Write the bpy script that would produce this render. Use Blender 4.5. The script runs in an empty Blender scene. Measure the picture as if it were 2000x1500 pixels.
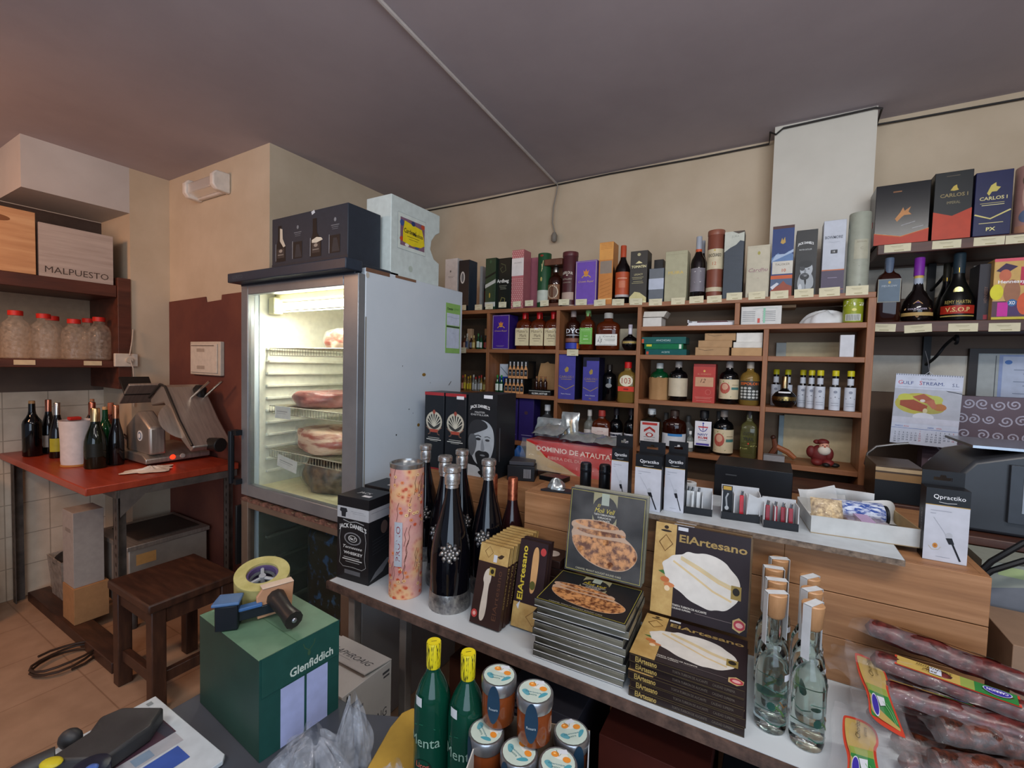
import bpy, math, random
from mathutils import Vector, Matrix
S = bpy.context.scene
COL = S.collection
random.seed(7)

# ---------------------------------------------------------------- camera
F, YAW, PITCH, ROLL, CZ = 874.0, math.radians(30.0), math.radians(-2.46), math.radians(1.5), 1.55
fw = Vector((-math.sin(YAW)*math.cos(PITCH), math.cos(YAW)*math.cos(PITCH), math.sin(PITCH)))
rt = Vector((math.cos(YAW), math.sin(YAW), 0.0)); up = rt.cross(fw)
rt, up = math.cos(ROLL)*rt + math.sin(ROLL)*up, -math.sin(ROLL)*rt + math.cos(ROLL)*up
EYE = Vector((0, 0, CZ))
cd = bpy.data.cameras.new('camera'); cam = bpy.data.objects.new('camera', cd); COL.objects.link(cam)
cd.sensor_width = 36; cd.lens = 36*F/2000; cd.clip_start = .02
cam.matrix_world = Matrix(((rt.x, up.x, -fw.x, 0), (rt.y, up.y, -fw.y, 0), (rt.z, up.z, -fw.z, CZ), (0, 0, 0, 1)))
S.camera = cam

# ---------------------------------------------------------------- world, lights, exposure
S.view_settings.view_transform = 'Standard'; S.view_settings.look = 'None'
S.view_settings.gamma = 1; S.view_settings.use_curve_mapping = False
S.view_settings.exposure = 0.0
W = bpy.data.worlds.new('world'); S.world = W; W.use_nodes = True
W.node_tree.nodes['Background'].inputs[0].default_value = (.62, .74, 1, 1)
W.node_tree.nodes['Background'].inputs[1].default_value = .30
def area(name, loc, aim, sx, sy, power, col):
    l = bpy.data.lights.new(name, 'AREA'); l.shape = 'RECTANGLE'; l.size = sx; l.size_y = sy
    l.energy = power; l.color = col
    o = bpy.data.objects.new(name, l); COL.objects.link(o); o.location = loc
    o.rotation_euler = (Vector(aim)-Vector(loc)).to_track_quat('-Z', 'Y').to_euler()
    return o
area('shopfront_daylight', (1.3, -2.2, 1.6), (-.9, 1.6, 1.3), 2.8, 1.9, 62, (.66, .81, 1))
area('ceiling_tube_light', (.55, .3, 2.6), (.3, 1.1, .6), 1.2, .12, 21, (1, .96, .9))
area('ceiling_fill_uplight', (.55, .2, 2.2), (.5, .5, 2.74), 1.2, .3, 12, (.96, .95, 1))  # fill lamp aimed up, added to brighten the ceiling
area('ceiling_fill_uplight', (-1.0, -.7, 2.2), (-1.0, -.4, 2.74), 1.2, .3, 11, (.92, .94, 1))  # second added upward fill, lightens the ceiling further left
area('ceiling_tube_light', (-1.0, -.7, 2.62), (-1.0, .6, .8), 1.2, .12, 11, (1, .95, .88))
area('warm_lamp_light', (-3.0, -.5, 2.3), (-3.7, 1.1, 1.0), .4, .4, 17, (1, .52, .28))

# ---------------------------------------------------------------- picture measurement -> room position
def at(u, v, ax, val):
    d = fw*F + rt*(u-1000) - up*(v-750); i = 'xyz'.index(ax); t = (val-EYE[i])/d[i]
    return EYE + d*t

# ---------------------------------------------------------------- materials
def lin(c): return c/12.92 if c <= .04045 else ((c+.055)/1.055)**2.4
def hexc(h):
    h = h.rstrip('!')
    if len(h) == 4: h = '#'+''.join(c*2 for c in h[1:])
    h = h.lstrip('#'); return tuple(lin(int(h[i:i+2], 16)/255) for i in (0, 2, 4)) + (1,)
MC = {}
def newmat(key):
    m = bpy.data.materials.new(key); m.use_nodes = True; MC[key] = m
    return m, m.node_tree.nodes, m.node_tree.links, m.node_tree.nodes['Principled BSDF']
def texc(n, l, scale=(1, 1, 1)):
    tc = n.new('ShaderNodeTexCoord'); mp = n.new('ShaderNodeMapping'); l.new(tc.outputs['Object'], mp.inputs[0])
    mp.inputs['Scale'].default_value = scale; return mp.outputs[0]
def noise(n, l, vec, sc, det=3, rough=.5):
    t = n.new('ShaderNodeTexNoise'); t.inputs['Scale'].default_value = sc; t.inputs['Detail'].default_value = det
    t.inputs['Roughness'].default_value = rough; l.new(vec, t.inputs['Vector']); return t.outputs['Fac']
def ramp(n, l, fac, stops):
    r = n.new('ShaderNodeValToRGB'); l.new(fac, r.inputs[0]); e = r.color_ramp.elements
    while len(e) < len(stops): e.new(.5)
    for i, (p, c) in enumerate(stops): e[i].position = p; e[i].color = hexc(c) if isinstance(c, str) else c
    return r.outputs[0]
def bump(n, l, b, h, st, dist=.002):
    k = n.new('ShaderNodeBump'); k.inputs['Strength'].default_value = st; k.inputs['Distance'].default_value = dist
    l.new(h, k.inputs['Height']); l.new(k.outputs[0], b.inputs['Normal'])
def mul(c, k): return tuple(min(1, x*k) for x in c[:3]) + (1,)
def mat(c, r=.45, m=0.0):
    """printed card, paint, plastic, metal foil: one hue with a faint fibre mottling; '!' = metallic foil"""
    if not isinstance(c, str): return c
    key = f'{c}_{r}_{m}'
    if key in MC: return MC[key]
    if c.endswith('!'): m, r = 1.0, .28
    M_, n, l, b = newmat(key); h = hexc(c.rstrip('!'))
    f = noise(n, l, texc(n, l), 35, 2)
    l.new(ramp(n, l, f, [(.3, mul(h, .93)), (.7, mul(h, 1.06))]), b.inputs['Base Color'])
    b.inputs['Roughness'].default_value = r; b.inputs['Metallic'].default_value = m
    if r > .1 and not m: b.inputs['Specular IOR Level'].default_value = .3
    return M_
def glass(key, c, rough=.03, tr=1.0, ior=1.45):
    if key in MC: return MC[key]
    M_, n, l, b = newmat(key); b.inputs['Base Color'].default_value = hexc(c)
    b.inputs['Roughness'].default_value = rough; b.inputs['Transmission Weight'].default_value = tr
    b.inputs['IOR'].default_value = ior
    return M_
def film(key, c, alpha, rough=.12, bs=.6, sc=25):
    if key in MC: return MC[key]
    M_, n, l, b = newmat(key); b.inputs['Base Color'].default_value = hexc(c)
    b.inputs['Roughness'].default_value = rough; b.inputs['Alpha'].default_value = alpha
    b.inputs['Specular IOR Level'].default_value = .9
    f = noise(n, l, texc(n, l), sc, 3); bump(n, l, b, f, bs, .01)
    a = n.new('ShaderNodeMapRange'); l.new(f, a.inputs[0]); a.inputs[1].default_value = .35; a.inputs[2].default_value = .75
    a.inputs[3].default_value = alpha*.5; a.inputs[4].default_value = min(1, alpha*2.0); l.new(a.outputs[0], b.inputs['Alpha'])
    return M_
def wood(key, c1, c2, c3, scale, r=.45, bs=.15, planks=None):
    if key in MC: return MC[key]
    M_, n, l, b = newmat(key); v = texc(n, l, scale)
    f = noise(n, l, v, 6, 6, .62)
    c = ramp(n, l, f, [(.28, c1), (.5, c2), (.72, c3)])
    l.new(c, b.inputs['Base Color']); b.inputs['Roughness'].default_value = r; bump(n, l, b, f, bs)
    return M_
def mottled(key, c1, c2, sc=3, r=.85, bs=.15, det=6, p=(.35, .68), m=0, scale=(1, 1, 1)):
    if key in MC: return MC[key]
    M_, n, l, b = newmat(key); f = noise(n, l, texc(n, l, scale), sc, det, .6)
    l.new(ramp(n, l, f, [(p[0], c1), (p[1], c2)]), b.inputs['Base Color'])
    b.inputs['Roughness'].default_value = r; b.inputs['Metallic'].default_value = m; bump(n, l, b, f, bs)
    return M_
def tiles(key, c1, c2, grout, w, h, vecswap=None, r=.35):
    if key in MC: return MC[key]
    M_, n, l, b = newmat(key)
    tc = n.new('ShaderNodeTexCoord'); v = tc.outputs['Object']
    if vecswap:
        s = n.new('ShaderNodeSeparateXYZ'); k = n.new('ShaderNodeCombineXYZ'); l.new(v, s.inputs[0])
        for i, a in enumerate(vecswap): l.new(s.outputs[a], k.inputs[i])
        v = k.outputs[0]
    t = n.new('ShaderNodeTexBrick'); l.new(v, t.inputs['Vector']); t.offset = 0; t.inputs['Scale'].default_value = 1
    t.inputs['Brick Width'].default_value = w; t.inputs['Row Height'].default_value = h
    t.inputs['Mortar Size'].default_value = .003; t.inputs['Color1'].default_value = hexc(c1)
    t.inputs['Color2'].default_value = hexc(c2); t.inputs['Mortar'].default_value = hexc(grout)
    f = noise(n, l, v, 9, 5); mx = n.new('ShaderNodeMix'); mx.data_type = 'RGBA'; mx.blend_type = 'MULTIPLY'
    mx.inputs[0].default_value = 1; l.new(t.outputs['Color'], mx.inputs[6])
    l.new(ramp(n, l, f, [(.3, (.82, .8, .78, 1)), (.65, (1, 1, 1, 1))]), mx.inputs[7])
    l.new(mx.outputs[2], b.inputs['Base Color']); b.inputs['Roughness'].default_value = r
    return M_
def emit(key, c, st):
    if key in MC: return MC[key]
    M_, n, l, b = newmat(key); b.inputs['Base Color'].default_value = hexc(c)
    b.inputs['Emission Color'].default_value = hexc(c); b.inputs['Emission Strength'].default_value = st
    return M_

# ---------------------------------------------------------------- lettering
TX = {}
def glyphs(s, style):
    k = (s, style)
    if k in TX: return TX[k]
    cu = bpy.data.curves.new('t', 'FONT'); cu.body = s; cu.resolution_u = 2; cu.fill_mode = 'FRONT'
    if 'b' in style: cu.offset = .022
    if 'i' in style: cu.shear = .35
    o = bpy.data.objects.new('t', cu); me = bpy.data.meshes.new_from_object(o)
    vs = [(v.co.x, v.co.y) for v in me.vertices]; fs = [tuple(p.vertices) for p in me.polygons]
    bpy.data.objects.remove(o); bpy.data.curves.remove(cu); bpy.data.meshes.remove(me)
    if not vs: vs = [(0, 0), (1, 0), (1, 1)]; fs = []
    x0 = min(v[0] for v in vs); x1 = max(v[0] for v in vs); y0 = min(v[1] for v in vs); y1 = max(v[1] for v in vs)
    TX[k] = (vs, fs, x0, x1, y0, y1); return TX[k]

# ---------------------------------------------------------------- mesh gatherer
class G:
    def __init__(s, T=None): s.v = []; s.f = []; s.m = []; s.ms = []; s.T = T or Matrix(); s.flatv = 0
    def mi(s, m):
        m = mat(m)
        if m not in s.ms: s.ms.append(m)
        return s.ms.index(m)
    def add(s, vs, fs, m):
        b = len(s.v); k = s.mi(m)
        s.v += [tuple(s.T @ Vector(p)) for p in vs]
        for f in fs: s.f.append(tuple(b+i for i in f)); s.m.append(k)
    def box(s, x0, y0, z0, x1, y1, z1, m):
        s.add([(x, y, z) for z in (z0, z1) for y in (y0, y1) for x in (x0, x1)],
              [(0, 2, 3, 1), (4, 5, 7, 6), (0, 1, 5, 4), (2, 6, 7, 3), (0, 4, 6, 2), (1, 3, 7, 5)], m); return s
    def prism(s, pts, a, b, m, ax='z'):
        o = {'z': lambda p, h: (p[0], p[1], h), 'y': lambda p, h: (p[0], h, p[1]), 'x': lambda p, h: (h, p[0], p[1])}[ax]
        n = len(pts)
        s.add([o(p, a) for p in pts]+[o(p, b) for p in pts],
              [tuple(range(n))[::-1], tuple(range(n, 2*n))]+[(i, (i+1) % n, n+(i+1) % n, n+i) for i in range(n)], m); return s
    def lathe(s, pr, m, seg=24, n=2, sx=1, sy=1, c=(0, 0, 0), cap=True):
        vs = []; fs = []
        for r, z in pr:
            for i in range(seg):
                t = 2*math.pi*i/seg+math.pi/seg; a, b = math.cos(t), math.sin(t)
                a = math.copysign(abs(a)**(2/n), a); b = math.copysign(abs(b)**(2/n), b)
                vs.append((c[0]+r*a*sx, c[1]+r*b*sy, c[2]+z))
        for j in range(len(pr)-1):
            for i in range(seg):
                k = (i+1) % seg; fs.append((j*seg+i, j*seg+k, (j+1)*seg+k, (j+1)*seg+i))
        if cap:
            fs.append(tuple(range(seg))[::-1]); fs.append(tuple((len(pr)-1)*seg+i for i in range(seg)))
        s.add(vs, fs, m); return s
    def tube(s, pts, r, m, seg=8, cap=True):
        pts = [Vector(p) for p in pts]; vs = []; fs = []; N = len(pts)
        rs = r if isinstance(r, (list, tuple)) else [r]*N
        u = None
        for i, p in enumerate(pts):
            d = (pts[min(i+1, N-1)]-pts[max(i-1, 0)]).normalized()
            if u is None: u = d.orthogonal().normalized()
            else: u = (u-d*u.dot(d)).normalized()
            w = d.cross(u)
            for k in range(seg):
                t = 2*math.pi*k/seg; vs.append(tuple(p+(u*math.cos(t)+w*math.sin(t))*rs[i]))
        for j in range(N-1):
            for k in range(seg): q = (k+1) % seg; fs.append((j*seg+k, j*seg+q, (j+1)*seg+q, (j+1)*seg+k))
        if cap: fs.append(tuple(range(seg))[::-1]); fs.append(tuple((N-1)*seg+k for k in range(seg)))
        s.add(vs, fs, m); return s
    def ball(s, c, r, m, seg=14, rings=8):
        rx, ry, rz = r if isinstance(r, tuple) else (r, r, r); vs = []; fs = []
        for j in range(rings+1):
            a = math.pi*j/rings
            for i in range(seg):
                t = 2*math.pi*i/seg
                vs.append((c[0]+rx*math.sin(a)*math.cos(t), c[1]+ry*math.sin(a)*math.sin(t), c[2]+rz*math.cos(a)))
        for j in range(rings):
            for i in range(seg): k = (i+1) % seg; fs.append((j*seg+i, (j+1)*seg+i, (j+1)*seg+k, j*seg+k))
        s.add(vs, fs, m); return s
    def poly(s, pts, m): s.add(pts, [tuple(range(len(pts)))], m); return s
    def grid(s, fn, nu, nv, m):
        s.add([fn(i/nu, j/nv) for j in range(nv+1) for i in range(nu+1)],
              [(j*(nu+1)+i, j*(nu+1)+i+1, (j+1)*(nu+1)+i+1, (j+1)*(nu+1)+i) for j in range(nv) for i in range(nu)], m); return s
    def dec(s, mp, items, e0=.0004):
        """print on a surface; mp(x,y,e) maps metres on the face, mp.W, mp.H its size; item units are fractions of W and H"""
        Wd, Hd = mp.W, mp.H; q = s
        for k, it in enumerate(items):
            e = e0+min(.00008*k, .0004+.00001*k); t = it[0]
            if t == 'r':
                _, x0, y0, x1, y1, c = it; n = mp.sub
                vs = [mp((x0+(x1-x0)*i/n)*Wd, y*Hd, e) for y in (y0, y1) for i in range(n+1)]
                q.add(vs, [(i, i+1, n+2+i, n+1+i) for i in range(n)], c)
            elif t == 'e':
                _, cx, cy, rx, ry, c = it; n = 10; vs = []
                for i in range(n+1):
                    a = -1+2*i/n; a = math.sin(a*math.pi/2); h = math.sqrt(max(0, 1-a*a))
                    vs += [mp((cx+rx*a)*Wd, (cy-ry*h)*Hd, e), mp((cx+rx*a)*Wd, (cy+ry*h)*Hd, e)]
                q.add(vs, [(2*i, 2*i+2, 2*i+3, 2*i+1) for i in range(n)], c)
            elif t == 'p':
                q.add([mp(x*Wd, y*Hd, e) for x, y in it[1]], [tuple(range(len(it[1])))], it[2])
            elif t == 's':
                pts = it[1]
                for _ in range(3): pts = [((a[0]*w0+b[0]*(1-w0)), (a[1]*w0+b[1]*(1-w0))) for a, b in zip(pts, pts[1:]+pts[:1]) for w0 in (.75, .25)]
                q.add([mp(x*Wd, y*Hd, e) for x, y in pts], [tuple(range(len(pts)))], it[2])
            elif t == 'l':
                pts = [Vector((x*Wd, y*Hd)) for x, y in it[1]]; w = it[2]*Wd/2; vs = []
                for i, p in enumerate(pts):
                    d = (pts[min(i+1, len(pts)-1)]-pts[max(i-1, 0)]).normalized(); nn = Vector((-d.y, d.x))*w
                    vs += [mp(p.x+nn.x, p.y+nn.y, e), mp(p.x-nn.x, p.y-nn.y, e)]
                q.add(vs, [(2*i, 2*i+1, 2*i+3, 2*i+2) for i in range(len(pts)-1)], it[3])
            elif t == 't':
                _, txt, cx, cy, h, c = it[:6]; mw = it[6] if len(it) > 6 else None; st = it[7] if len(it) > 7 else ''
                vs, fs, x0, x1, y0, y1 = glyphs(txt, ''.join(z for z in st if z in 'bi'))
                vert = 'v' in st or 'd' in st
                L1, L2 = (Hd, Wd) if vert else (Wd, Hd)
                sy_ = h*L2/max(y1-y0, .01); sx_ = sy_
                if mw: sx_ = mw*L1/(x1-x0) if 'f' in st else min(sy_, mw*L1/(x1-x0))
                o = []
                for x, y in vs:
                    a = (x-(x0+x1)/2)*sx_; b_ = (y-(y0+y1)/2)*sy_
                    if 'a' in st: b_ += -(abs(a)/(.5*(x1-x0)*sx_))**2*h*L2*.45   # arched
                    if 'u' in st: a, b_ = -a, -b_
                    if 'v' in st: a, b_ = -b_, a
                    if 'd' in st: a, b_ = b_, -a
                    o.append(mp(cx*Wd+a, cy*Hd+b_, e))
                q.add(o, fs, c)
        return s
    def build(s, name, parent=None, bevel=0, sharp=38, loc=None, rot=None, kind=None, subd=0):
        me = bpy.data.meshes.new(name); me.from_pydata(s.v, [], s.f)
        for m in s.ms: me.materials.append(m)
        me.polygons.foreach_set('material_index', s.m); me.polygons.foreach_set('use_smooth', [True]*len(s.f))
        me.update(); me.set_sharp_from_angle(angle=math.radians(sharp))
        o = bpy.data.objects.new(name, me); COL.objects.link(o)
        if parent is not None: o.parent = parent
        if loc is not None: o.location = loc
        if rot is not None: o.rotation_euler = rot
        if kind: o['kind'] = kind
        if bevel:
            b = o.modifiers.new('bevel', 'BEVEL'); b.width = bevel; b.segments = 2; b.limit_method = 'ANGLE'; b.angle_limit = .8
        return o
class Flat:
    """a flat face: origin lower-left, along u and v; print sits off it towards n"""
    def __init__(s, o, u, v, W, H): s.o, s.u, s.v, s.W, s.H, s.sub = Vector(o), Vector(u).normalized(), Vector(v).normalized(), W, H, 1; s.n = s.u.cross(s.v)
    def __call__(s, x, y, e): return tuple(s.o+s.u*x+s.v*y+s.n*e)
class Cyl:
    """part of an upright cylinder facing angle a (degrees); W is the arc length"""
    def __init__(s, r, z0, z1, a=-90, half=60, c=(0, 0)): s.r, s.z0, s.a, s.c = r, z0, math.radians(a), c; s.W = 2*math.radians(half)*r; s.H = z1-z0; s.half = math.radians(half); s.sub = 10
    def __call__(s, x, y, e):
        t = s.a-s.half+x/s.r; r = s.r+e; return (s.c[0]+r*math.cos(t), s.c[1]+r*math.sin(t), s.z0+y)

def tag(o, label, cat, group=None):
    o['label'] = label; o['category'] = cat
    if group: o['group'] = group
    return o
def thing(name, label, cat, loc=(0, 0, 0), rz=0, group=None, rot=None):
    o = bpy.data.objects.new(name, None); COL.objects.link(o); o.empty_display_size = .05
    o.location = loc; o.rotation_euler = rot or (0, 0, rz); return tag(o, label, cat, group)
def struct(name, g, **k): o = g.build(name, **k); o['kind'] = 'structure'; return o
def copy_tree(o, parent=None):
    c = o.copy(); COL.objects.link(c)
    if parent is not None: c.parent = parent
    for ch in list(o.children): copy_tree(ch, c)
    return c

# ---------------------------------------------------------------- shared builders
def carton_mesh(w, d, h, col, front=(), right=(), top=(), left=(), r=.4):
    """card box, base centre at origin, front towards -y"""
    g = G(); g.box(-w/2, -d/2, 0, w/2, d/2, h, mat(col, r))
    if front: g.dec(Flat((-w/2, -d/2, 0), (1, 0, 0), (0, 0, 1), w, h), front)
    if right: g.dec(Flat((w/2, -d/2, 0), (0, 1, 0), (0, 0, 1), d, h), right)
    if left: g.dec(Flat((-w/2, d/2, 0), (0, -1, 0), (0, 0, 1), d, h), left)
    if top: g.dec(Flat((-w/2, -d/2, h), (1, 0, 0), (0, 1, 0), w, d), top)
    return g
def carton(name, label, loc, w, d, h, col, rz=0, cat='box', group=None, bevel=.0015, rot=None, **k):
    o = carton_mesh(w, d, h, col, **k).build(name, bevel=bevel, loc=loc)
    o.rotation_euler = rot or (0, 0, rz); return tag(o, label, cat, group)
def pxbox(uL, uR, vB, vT, Y, z0):
    a = at(uL, vB, 'y', Y); b = at(uR, vB, 'y', Y); t = at((uL+uR)/2+(vB-vT)*.03, vT, 'y', Y)
    return a.x, b.x, t.z-z0
def scarton(name, label, uL, uR, vB, vT, Y, z0, dep, col, rz=0, cat='box', group=None, **k):
    x0, x1, h = pxbox(uL, uR, vB, vT, Y, z0)
    return carton(name, label, ((x0+x1)/2, Y+dep/2, z0), x1-x0, dep, h, col, rz, cat, group, **k)
PROF = {
 'wine': ([(.9, 0), (1, .015), (1, .58), (.9, .64), (.62, .70), (.42, .76), (.36, .82), (.34, .95)], (.80, 1, .39)),
 'champ': ([(.92, 0), (1, .02), (1, .36), (.95, .46), (.80, .56), (.6, .65), (.44, .73), (.36, .82), (.33, .95)], (.72, 1, .40)),
 'whisky': ([(.92, 0), (1, .02), (1, .58), (.93, .65), (.7, .70), (.45, .735), (.38, .78), (.36, .92)], (.84, 1, .42)),
 'stocky': ([(.88, 0), (1, .03), (1, .60), (.95, .67), (.78, .73), (.45, .77), (.36, .80), (.34, .92)], (.85, 1, .38)),
 'globe': ([(.5, 0), (.66, .02), (.72, .05), (.92, .14), (1, .26), (.95, .38), (.75, .48), (.4, .55), (.24, .6), (.22, .9)], (.62, 1, .25)),
 'bell': ([(.9, 0), (1, .03), (.98, .2), (.86, .36), (.62, .48), (.42, .58), (.33, .66), (.31, .92)], (.70, 1, .34)),
 'onion': ([(.8, 0), (.97, .05), (1, .18), (.9, .32), (.6, .43), (.36, .5), (.29, .6), (.27, .92)], (.62, 1, .3)),
}
def bottle(name, label, loc, H, R, prof, gl, capc, labels=(), n=2, sy=1.0, rz=0, group=None, cap=None, seg=24, cat='bottle', extra=None, nobase=False):
    t = thing(name, label, cat, loc, rz, group)
    pr, cp = PROF[prof]; cp = cap or cp
    g = G(); ring = [(r*R, z*H) for r, z in pr]
    g.lathe([(ring[0][0]*.3, 0)]+ring, gl, seg, n, 1, sy)
    g.build('bottle_body', t, sharp=50)
    if n == 2:
        g = G(); a, b, rr = cp
        g.lathe([(rr*R*1.02, a*H), (rr*R, (a+.02)*H), (rr*R, (b-.012)*H), (rr*R*.9, b*H)], capc, 16); g.build('cap', t, sharp=50)
    else:
        g = G(); a, b, rr = cp
        g.lathe([(rr*R*1.02, a*H), (rr*R, (b-.012)*H), (rr*R*.9, b*H)], capc, 16); g.build('cap', t, sharp=50)
    for za, zb, half, col, items in labels:
        g = G()
        # radius of the body at the label's middle height
        zm = (za+zb)/2; rr = 1
        for (r1, z1), (r2, z2) in zip(pr, pr[1:]):
            if z1 <= zm <= z2: rr = r1+(r2-r1)*(zm-z1)/max(z2-z1, 1e-6)
        if n == 2: mp = Cyl(rr*R+.0006, za*H, zb*H, -90, half)
        else:
            w = 2*R*half/90; mp = Flat((-w/2, -R*sy-.0008, za*H), (1, 0, 0), (0, 0, 1), w, (zb-za)*H)
        base = [('r', 0, 0, 1, 1, col)] if col else []
        g.dec(mp, base+list(items), 0.0002); g.build('label', t)
    if extra: extra(t, H, R)
    return t
def sbottle(name, label, uc, w, vB, vT, Y, z0, prof, gl, capc, labels=(), **k):
    sy = k.get('sy', 1.0)
    R = (at(uc+w/2, vB, 'y', Y).x-at(uc-w/2, vB, 'y', Y).x)/2
    p = at(uc, vB, 'y', Y+R*sy*.5); x = p.x
    H = at(uc+(vB-vT)*.03, vT, 'y', Y+R*sy).z-z0
    k.setdefault('rz', (.75 if k.get('n', 2) == 2 else .25)*math.atan2(-x, Y))
    return bottle(name, label, (x, Y+R*sy+.006+(.006 if k.get('n', 2) != 2 else 0), z0), H, R, prof, gl, capc, labels, **k)
CLEAR = glass('clear_glass', '#eef6f4'); DARK = mat('#120c0c', .06); BLACKG = mat('#07080a', .05)
AMBER = glass('amber_spirit', '#6e2c10', .03, .5); DAMBER = glass('dark_spirit', '#32140b', .04, .3)
GOLDL = glass('golden_spirit', '#d8b25a', .03, .75); GREENG = glass('green_glass', '#0f5a32', .05, .5)

# ================================================================ the room
CEIL = mottled('ceiling_paint', '#a59ba0', '#b3a9ae', 1.2, .9, .08)
PLAS = mottled('cream_plaster', '#bba98f', '#cbbaa1', 2.2, .9, .18)
PALE = mottled('pale_plaster', '#c9c5b9', '#d6d2c6', 2, .9, .12)
SOFF = mottled('white_soffit_paint', '#b9b2ac', '#c8c2bc', 2, .85, .05)
BROWNP = mottled('brown_wall_paint', '#5c2e26', '#74402f', 2.5, .8, .15)
BROWNG = mottled('grey_brown_wall_paint', '#5a4a40', '#6d5a4c', 2.5, .8, .15)
TILEW = tiles('white_wall_tiles', '#e2d2bc', '#dbcab3', '#b3a38f', .2, .2, (1, 2, 0))
FLOOR = tiles('terrazzo_floor_tiles', '#b08f74', '#b5957b', '#99785f', .4, .4, None, .4)
g = G(); g.box(-6.2, -3.4, -.06, 3.2, 2.9, 0, FLOOR); struct('floor', g)
g = G(); g.box(-6.2, -3.4, 2.74, 3.2, 2.9, 2.86, CEIL); struct('ceiling', g)
g = G(); g.box(-2.45, 2.7, 0, 3.2, 2.86, 2.74, PLAS)
g.box(.36, 2.694, 0, 3.2, 2.70, 2.08, BROWNG)
TP = mottled('old_cream_tile_remains', '#a49c8e', '#c6c0b2', 5, .5, .2)
for x0, x1, z0, z1 in ((.36, .74, 1.47, 1.64), (.36, .66, 1.90, 2.04), (.74, 1.6, 1.93, 2.03)):
    g.box(x0, 2.69, z0, x1, 2.694, z1, TP)
struct('wall_back', g)
g = G(); g.box(-.035, 2.56, 0, .36, 2.6999, 2.7399, PALE); struct('wall_pillar', g)
g = G(); g.box(-4.06, 1.5, 0, -2.45, 2.86, 2.7399, PLAS)
g.prism([(-3.6, 0), (-2.4501, 0), (-2.4501, 1.94), (-2.93, 1.932), (-2.935, 1.902), (-3.11, 1.895), (-3.12, 1.93), (-3.6, 1.92)], 1.494, 1.5, BROWNP, 'y')
struct('wall_nook', g)
g = G(); g.box(-4.06, 1.28, 0, -3.6, 1.4999, 2.7399, PLAS); struct('wall_column', g)
g = G(); g.box(-4.2, -3.4, 0, -4.05, 1.28, 2.74, PALE)
g.box(-4.05, -3.4, 0, -4.044, 1.28, 1.3, TILEW); g.box(-4.05, -3.4, 1.3, -4.045, 1.28, 1.50, BROWNG)
g.box(-4.05, -3.4, 1.5, -4.045, 1.28, 2.0, mat('#ab8f74', .8)); g.box(-4.05, -3.4, 2.0, -4.045, 1.28, 2.45, mat('#4a3f3a', .9))  # beige band behind the jars has the warm lamplight mixed into its colour
struct('wall_left', g)
g = G(); g.box(-4.05, .8, 2.455, -3.6, 1.2799, 2.7399, SOFF); struct('trim_soffit', g)
g = G(); g.box(3.05, -3.4, 0, 3.2, 2.7, 2.74, PLAS); struct('wall_right', g)
g = G(); g.box(-2.44, 1.47, 0, -2.2, 1.488, .07, mat('#a06a4c', .6)); g.box(-3.59, 1.482, 0, -2.44, 1.494, .07, mat('#a06a4c', .6)); struct('baseboard_nook', g)

# conduit across the ceiling, dangling cable, cable round the cornice
g = G(); g.tube([(-1.05, -.9, 2.733), (-1.165, 1.09, 2.733), (-1.26, 2.69, 2.733)], .008, mat('#b9b2ae', .6))
tag(g.build('ceiling_conduit'), 'thin pale cable conduit running straight across the ceiling', 'conduit')
t = thing('dangling_cable', 'grey cable hanging down the wall from the ceiling conduit with a loose connector', 'cable', (-1.26, 2.68, 2.38))
g = G(); g.tube([(.0, .008, .36), (.02, -.012, .33), (.012, -.01, .28), (-.008, -.006, .2), (-.012, -.006, .1), (.008, -.008, .03)], .0045, mat('#8e877c', .6)); g.build('cable', t)
g = G(); g.lathe([(.011, -.03), (.019, -.02), (.02, .01), (.01, .03)], mat('#7d766c', .5), 12, c=(.01, -.02, 0)); g.build('connector', t)
g = G(); pts = [(-2.42, 2.69, 2.72)]+[(x, 2.688, 2.722-.006*math.sin(x*9)) for x in (-1.9, -1.4, -.9, -.4)]+[(-.06, 2.685, 2.72), (-.055, 2.57, 2.725), (-.03, 2.55, 2.70), (.0, 2.548, 2.722), (.35, 2.548, 2.728), (.372, 2.55, 2.72), (.375, 2.68, 2.71), (.5, 2.688, 2.71), (1.2, 2.688, 2.70), (2.2, 2.688, 2.70)]
g.tube(pts, .0045, mat('#2a2725', .6)); tag(g.build('cornice_cable'), 'black cable following the top of the back wall and round the pillar', 'cable')

# emergency light, fuse panel, socket
t = thing('emergency_light', 'white emergency light with rounded ends high on the nook wall', 'lamp', (-3.02, 1.5, 2.585))
g = G(); g.box(-.17, -.03, -.055, .17, 0, .055, mat('#d2c8bc', .4)); g.build('backplate', t, bevel=.01)
g = G(); g.prism([(-.03, -.045), (-.085, -.03), (-.085, .03), (-.03, .045)], -.145, .145, glass('frosted_diffuser', '#e6ddd0', .35, .6), 'x'); g.build('diffuser', t, bevel=.006)
for s in (-1, 1):
    g = G(); g.prism([(0, -.06), (-.08, -.055), (-.1, -.03), (-.1, .03), (-.08, .055), (0, .06)], s*.16-.02, s*.16+.02, mat('#dcd2c6', .4), 'x'); g.build('end_cap', t, bevel=.008)
t = thing('fuse_panel', 'cream fuse box with hinged cover on the brown nook wall', 'fuse box', (-3.09, 1.494, 1.54))
g = G(); g.box(-.17, -.025, -.105, .19, 0, .105, mat('#c3b7a6', .5)); g.build('frame', t, bevel=.004)
g = G(); g.box(-.15, -.033, -.09, .165, -.0255, .09, mat('#cdc2b2', .45))
g.dec(Flat((-.15, -.033, -.09), (1, 0, 0), (0, 0, 1), .315, .18), [('r', .25, .12, .55, .24, '#a89a8a'), ('r', .25, .72, .55, .84, '#a89a8a'), ('r', .03, .92, .9, .95, '#6b5f54')])
g.build('door', t, bevel=.002)
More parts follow.
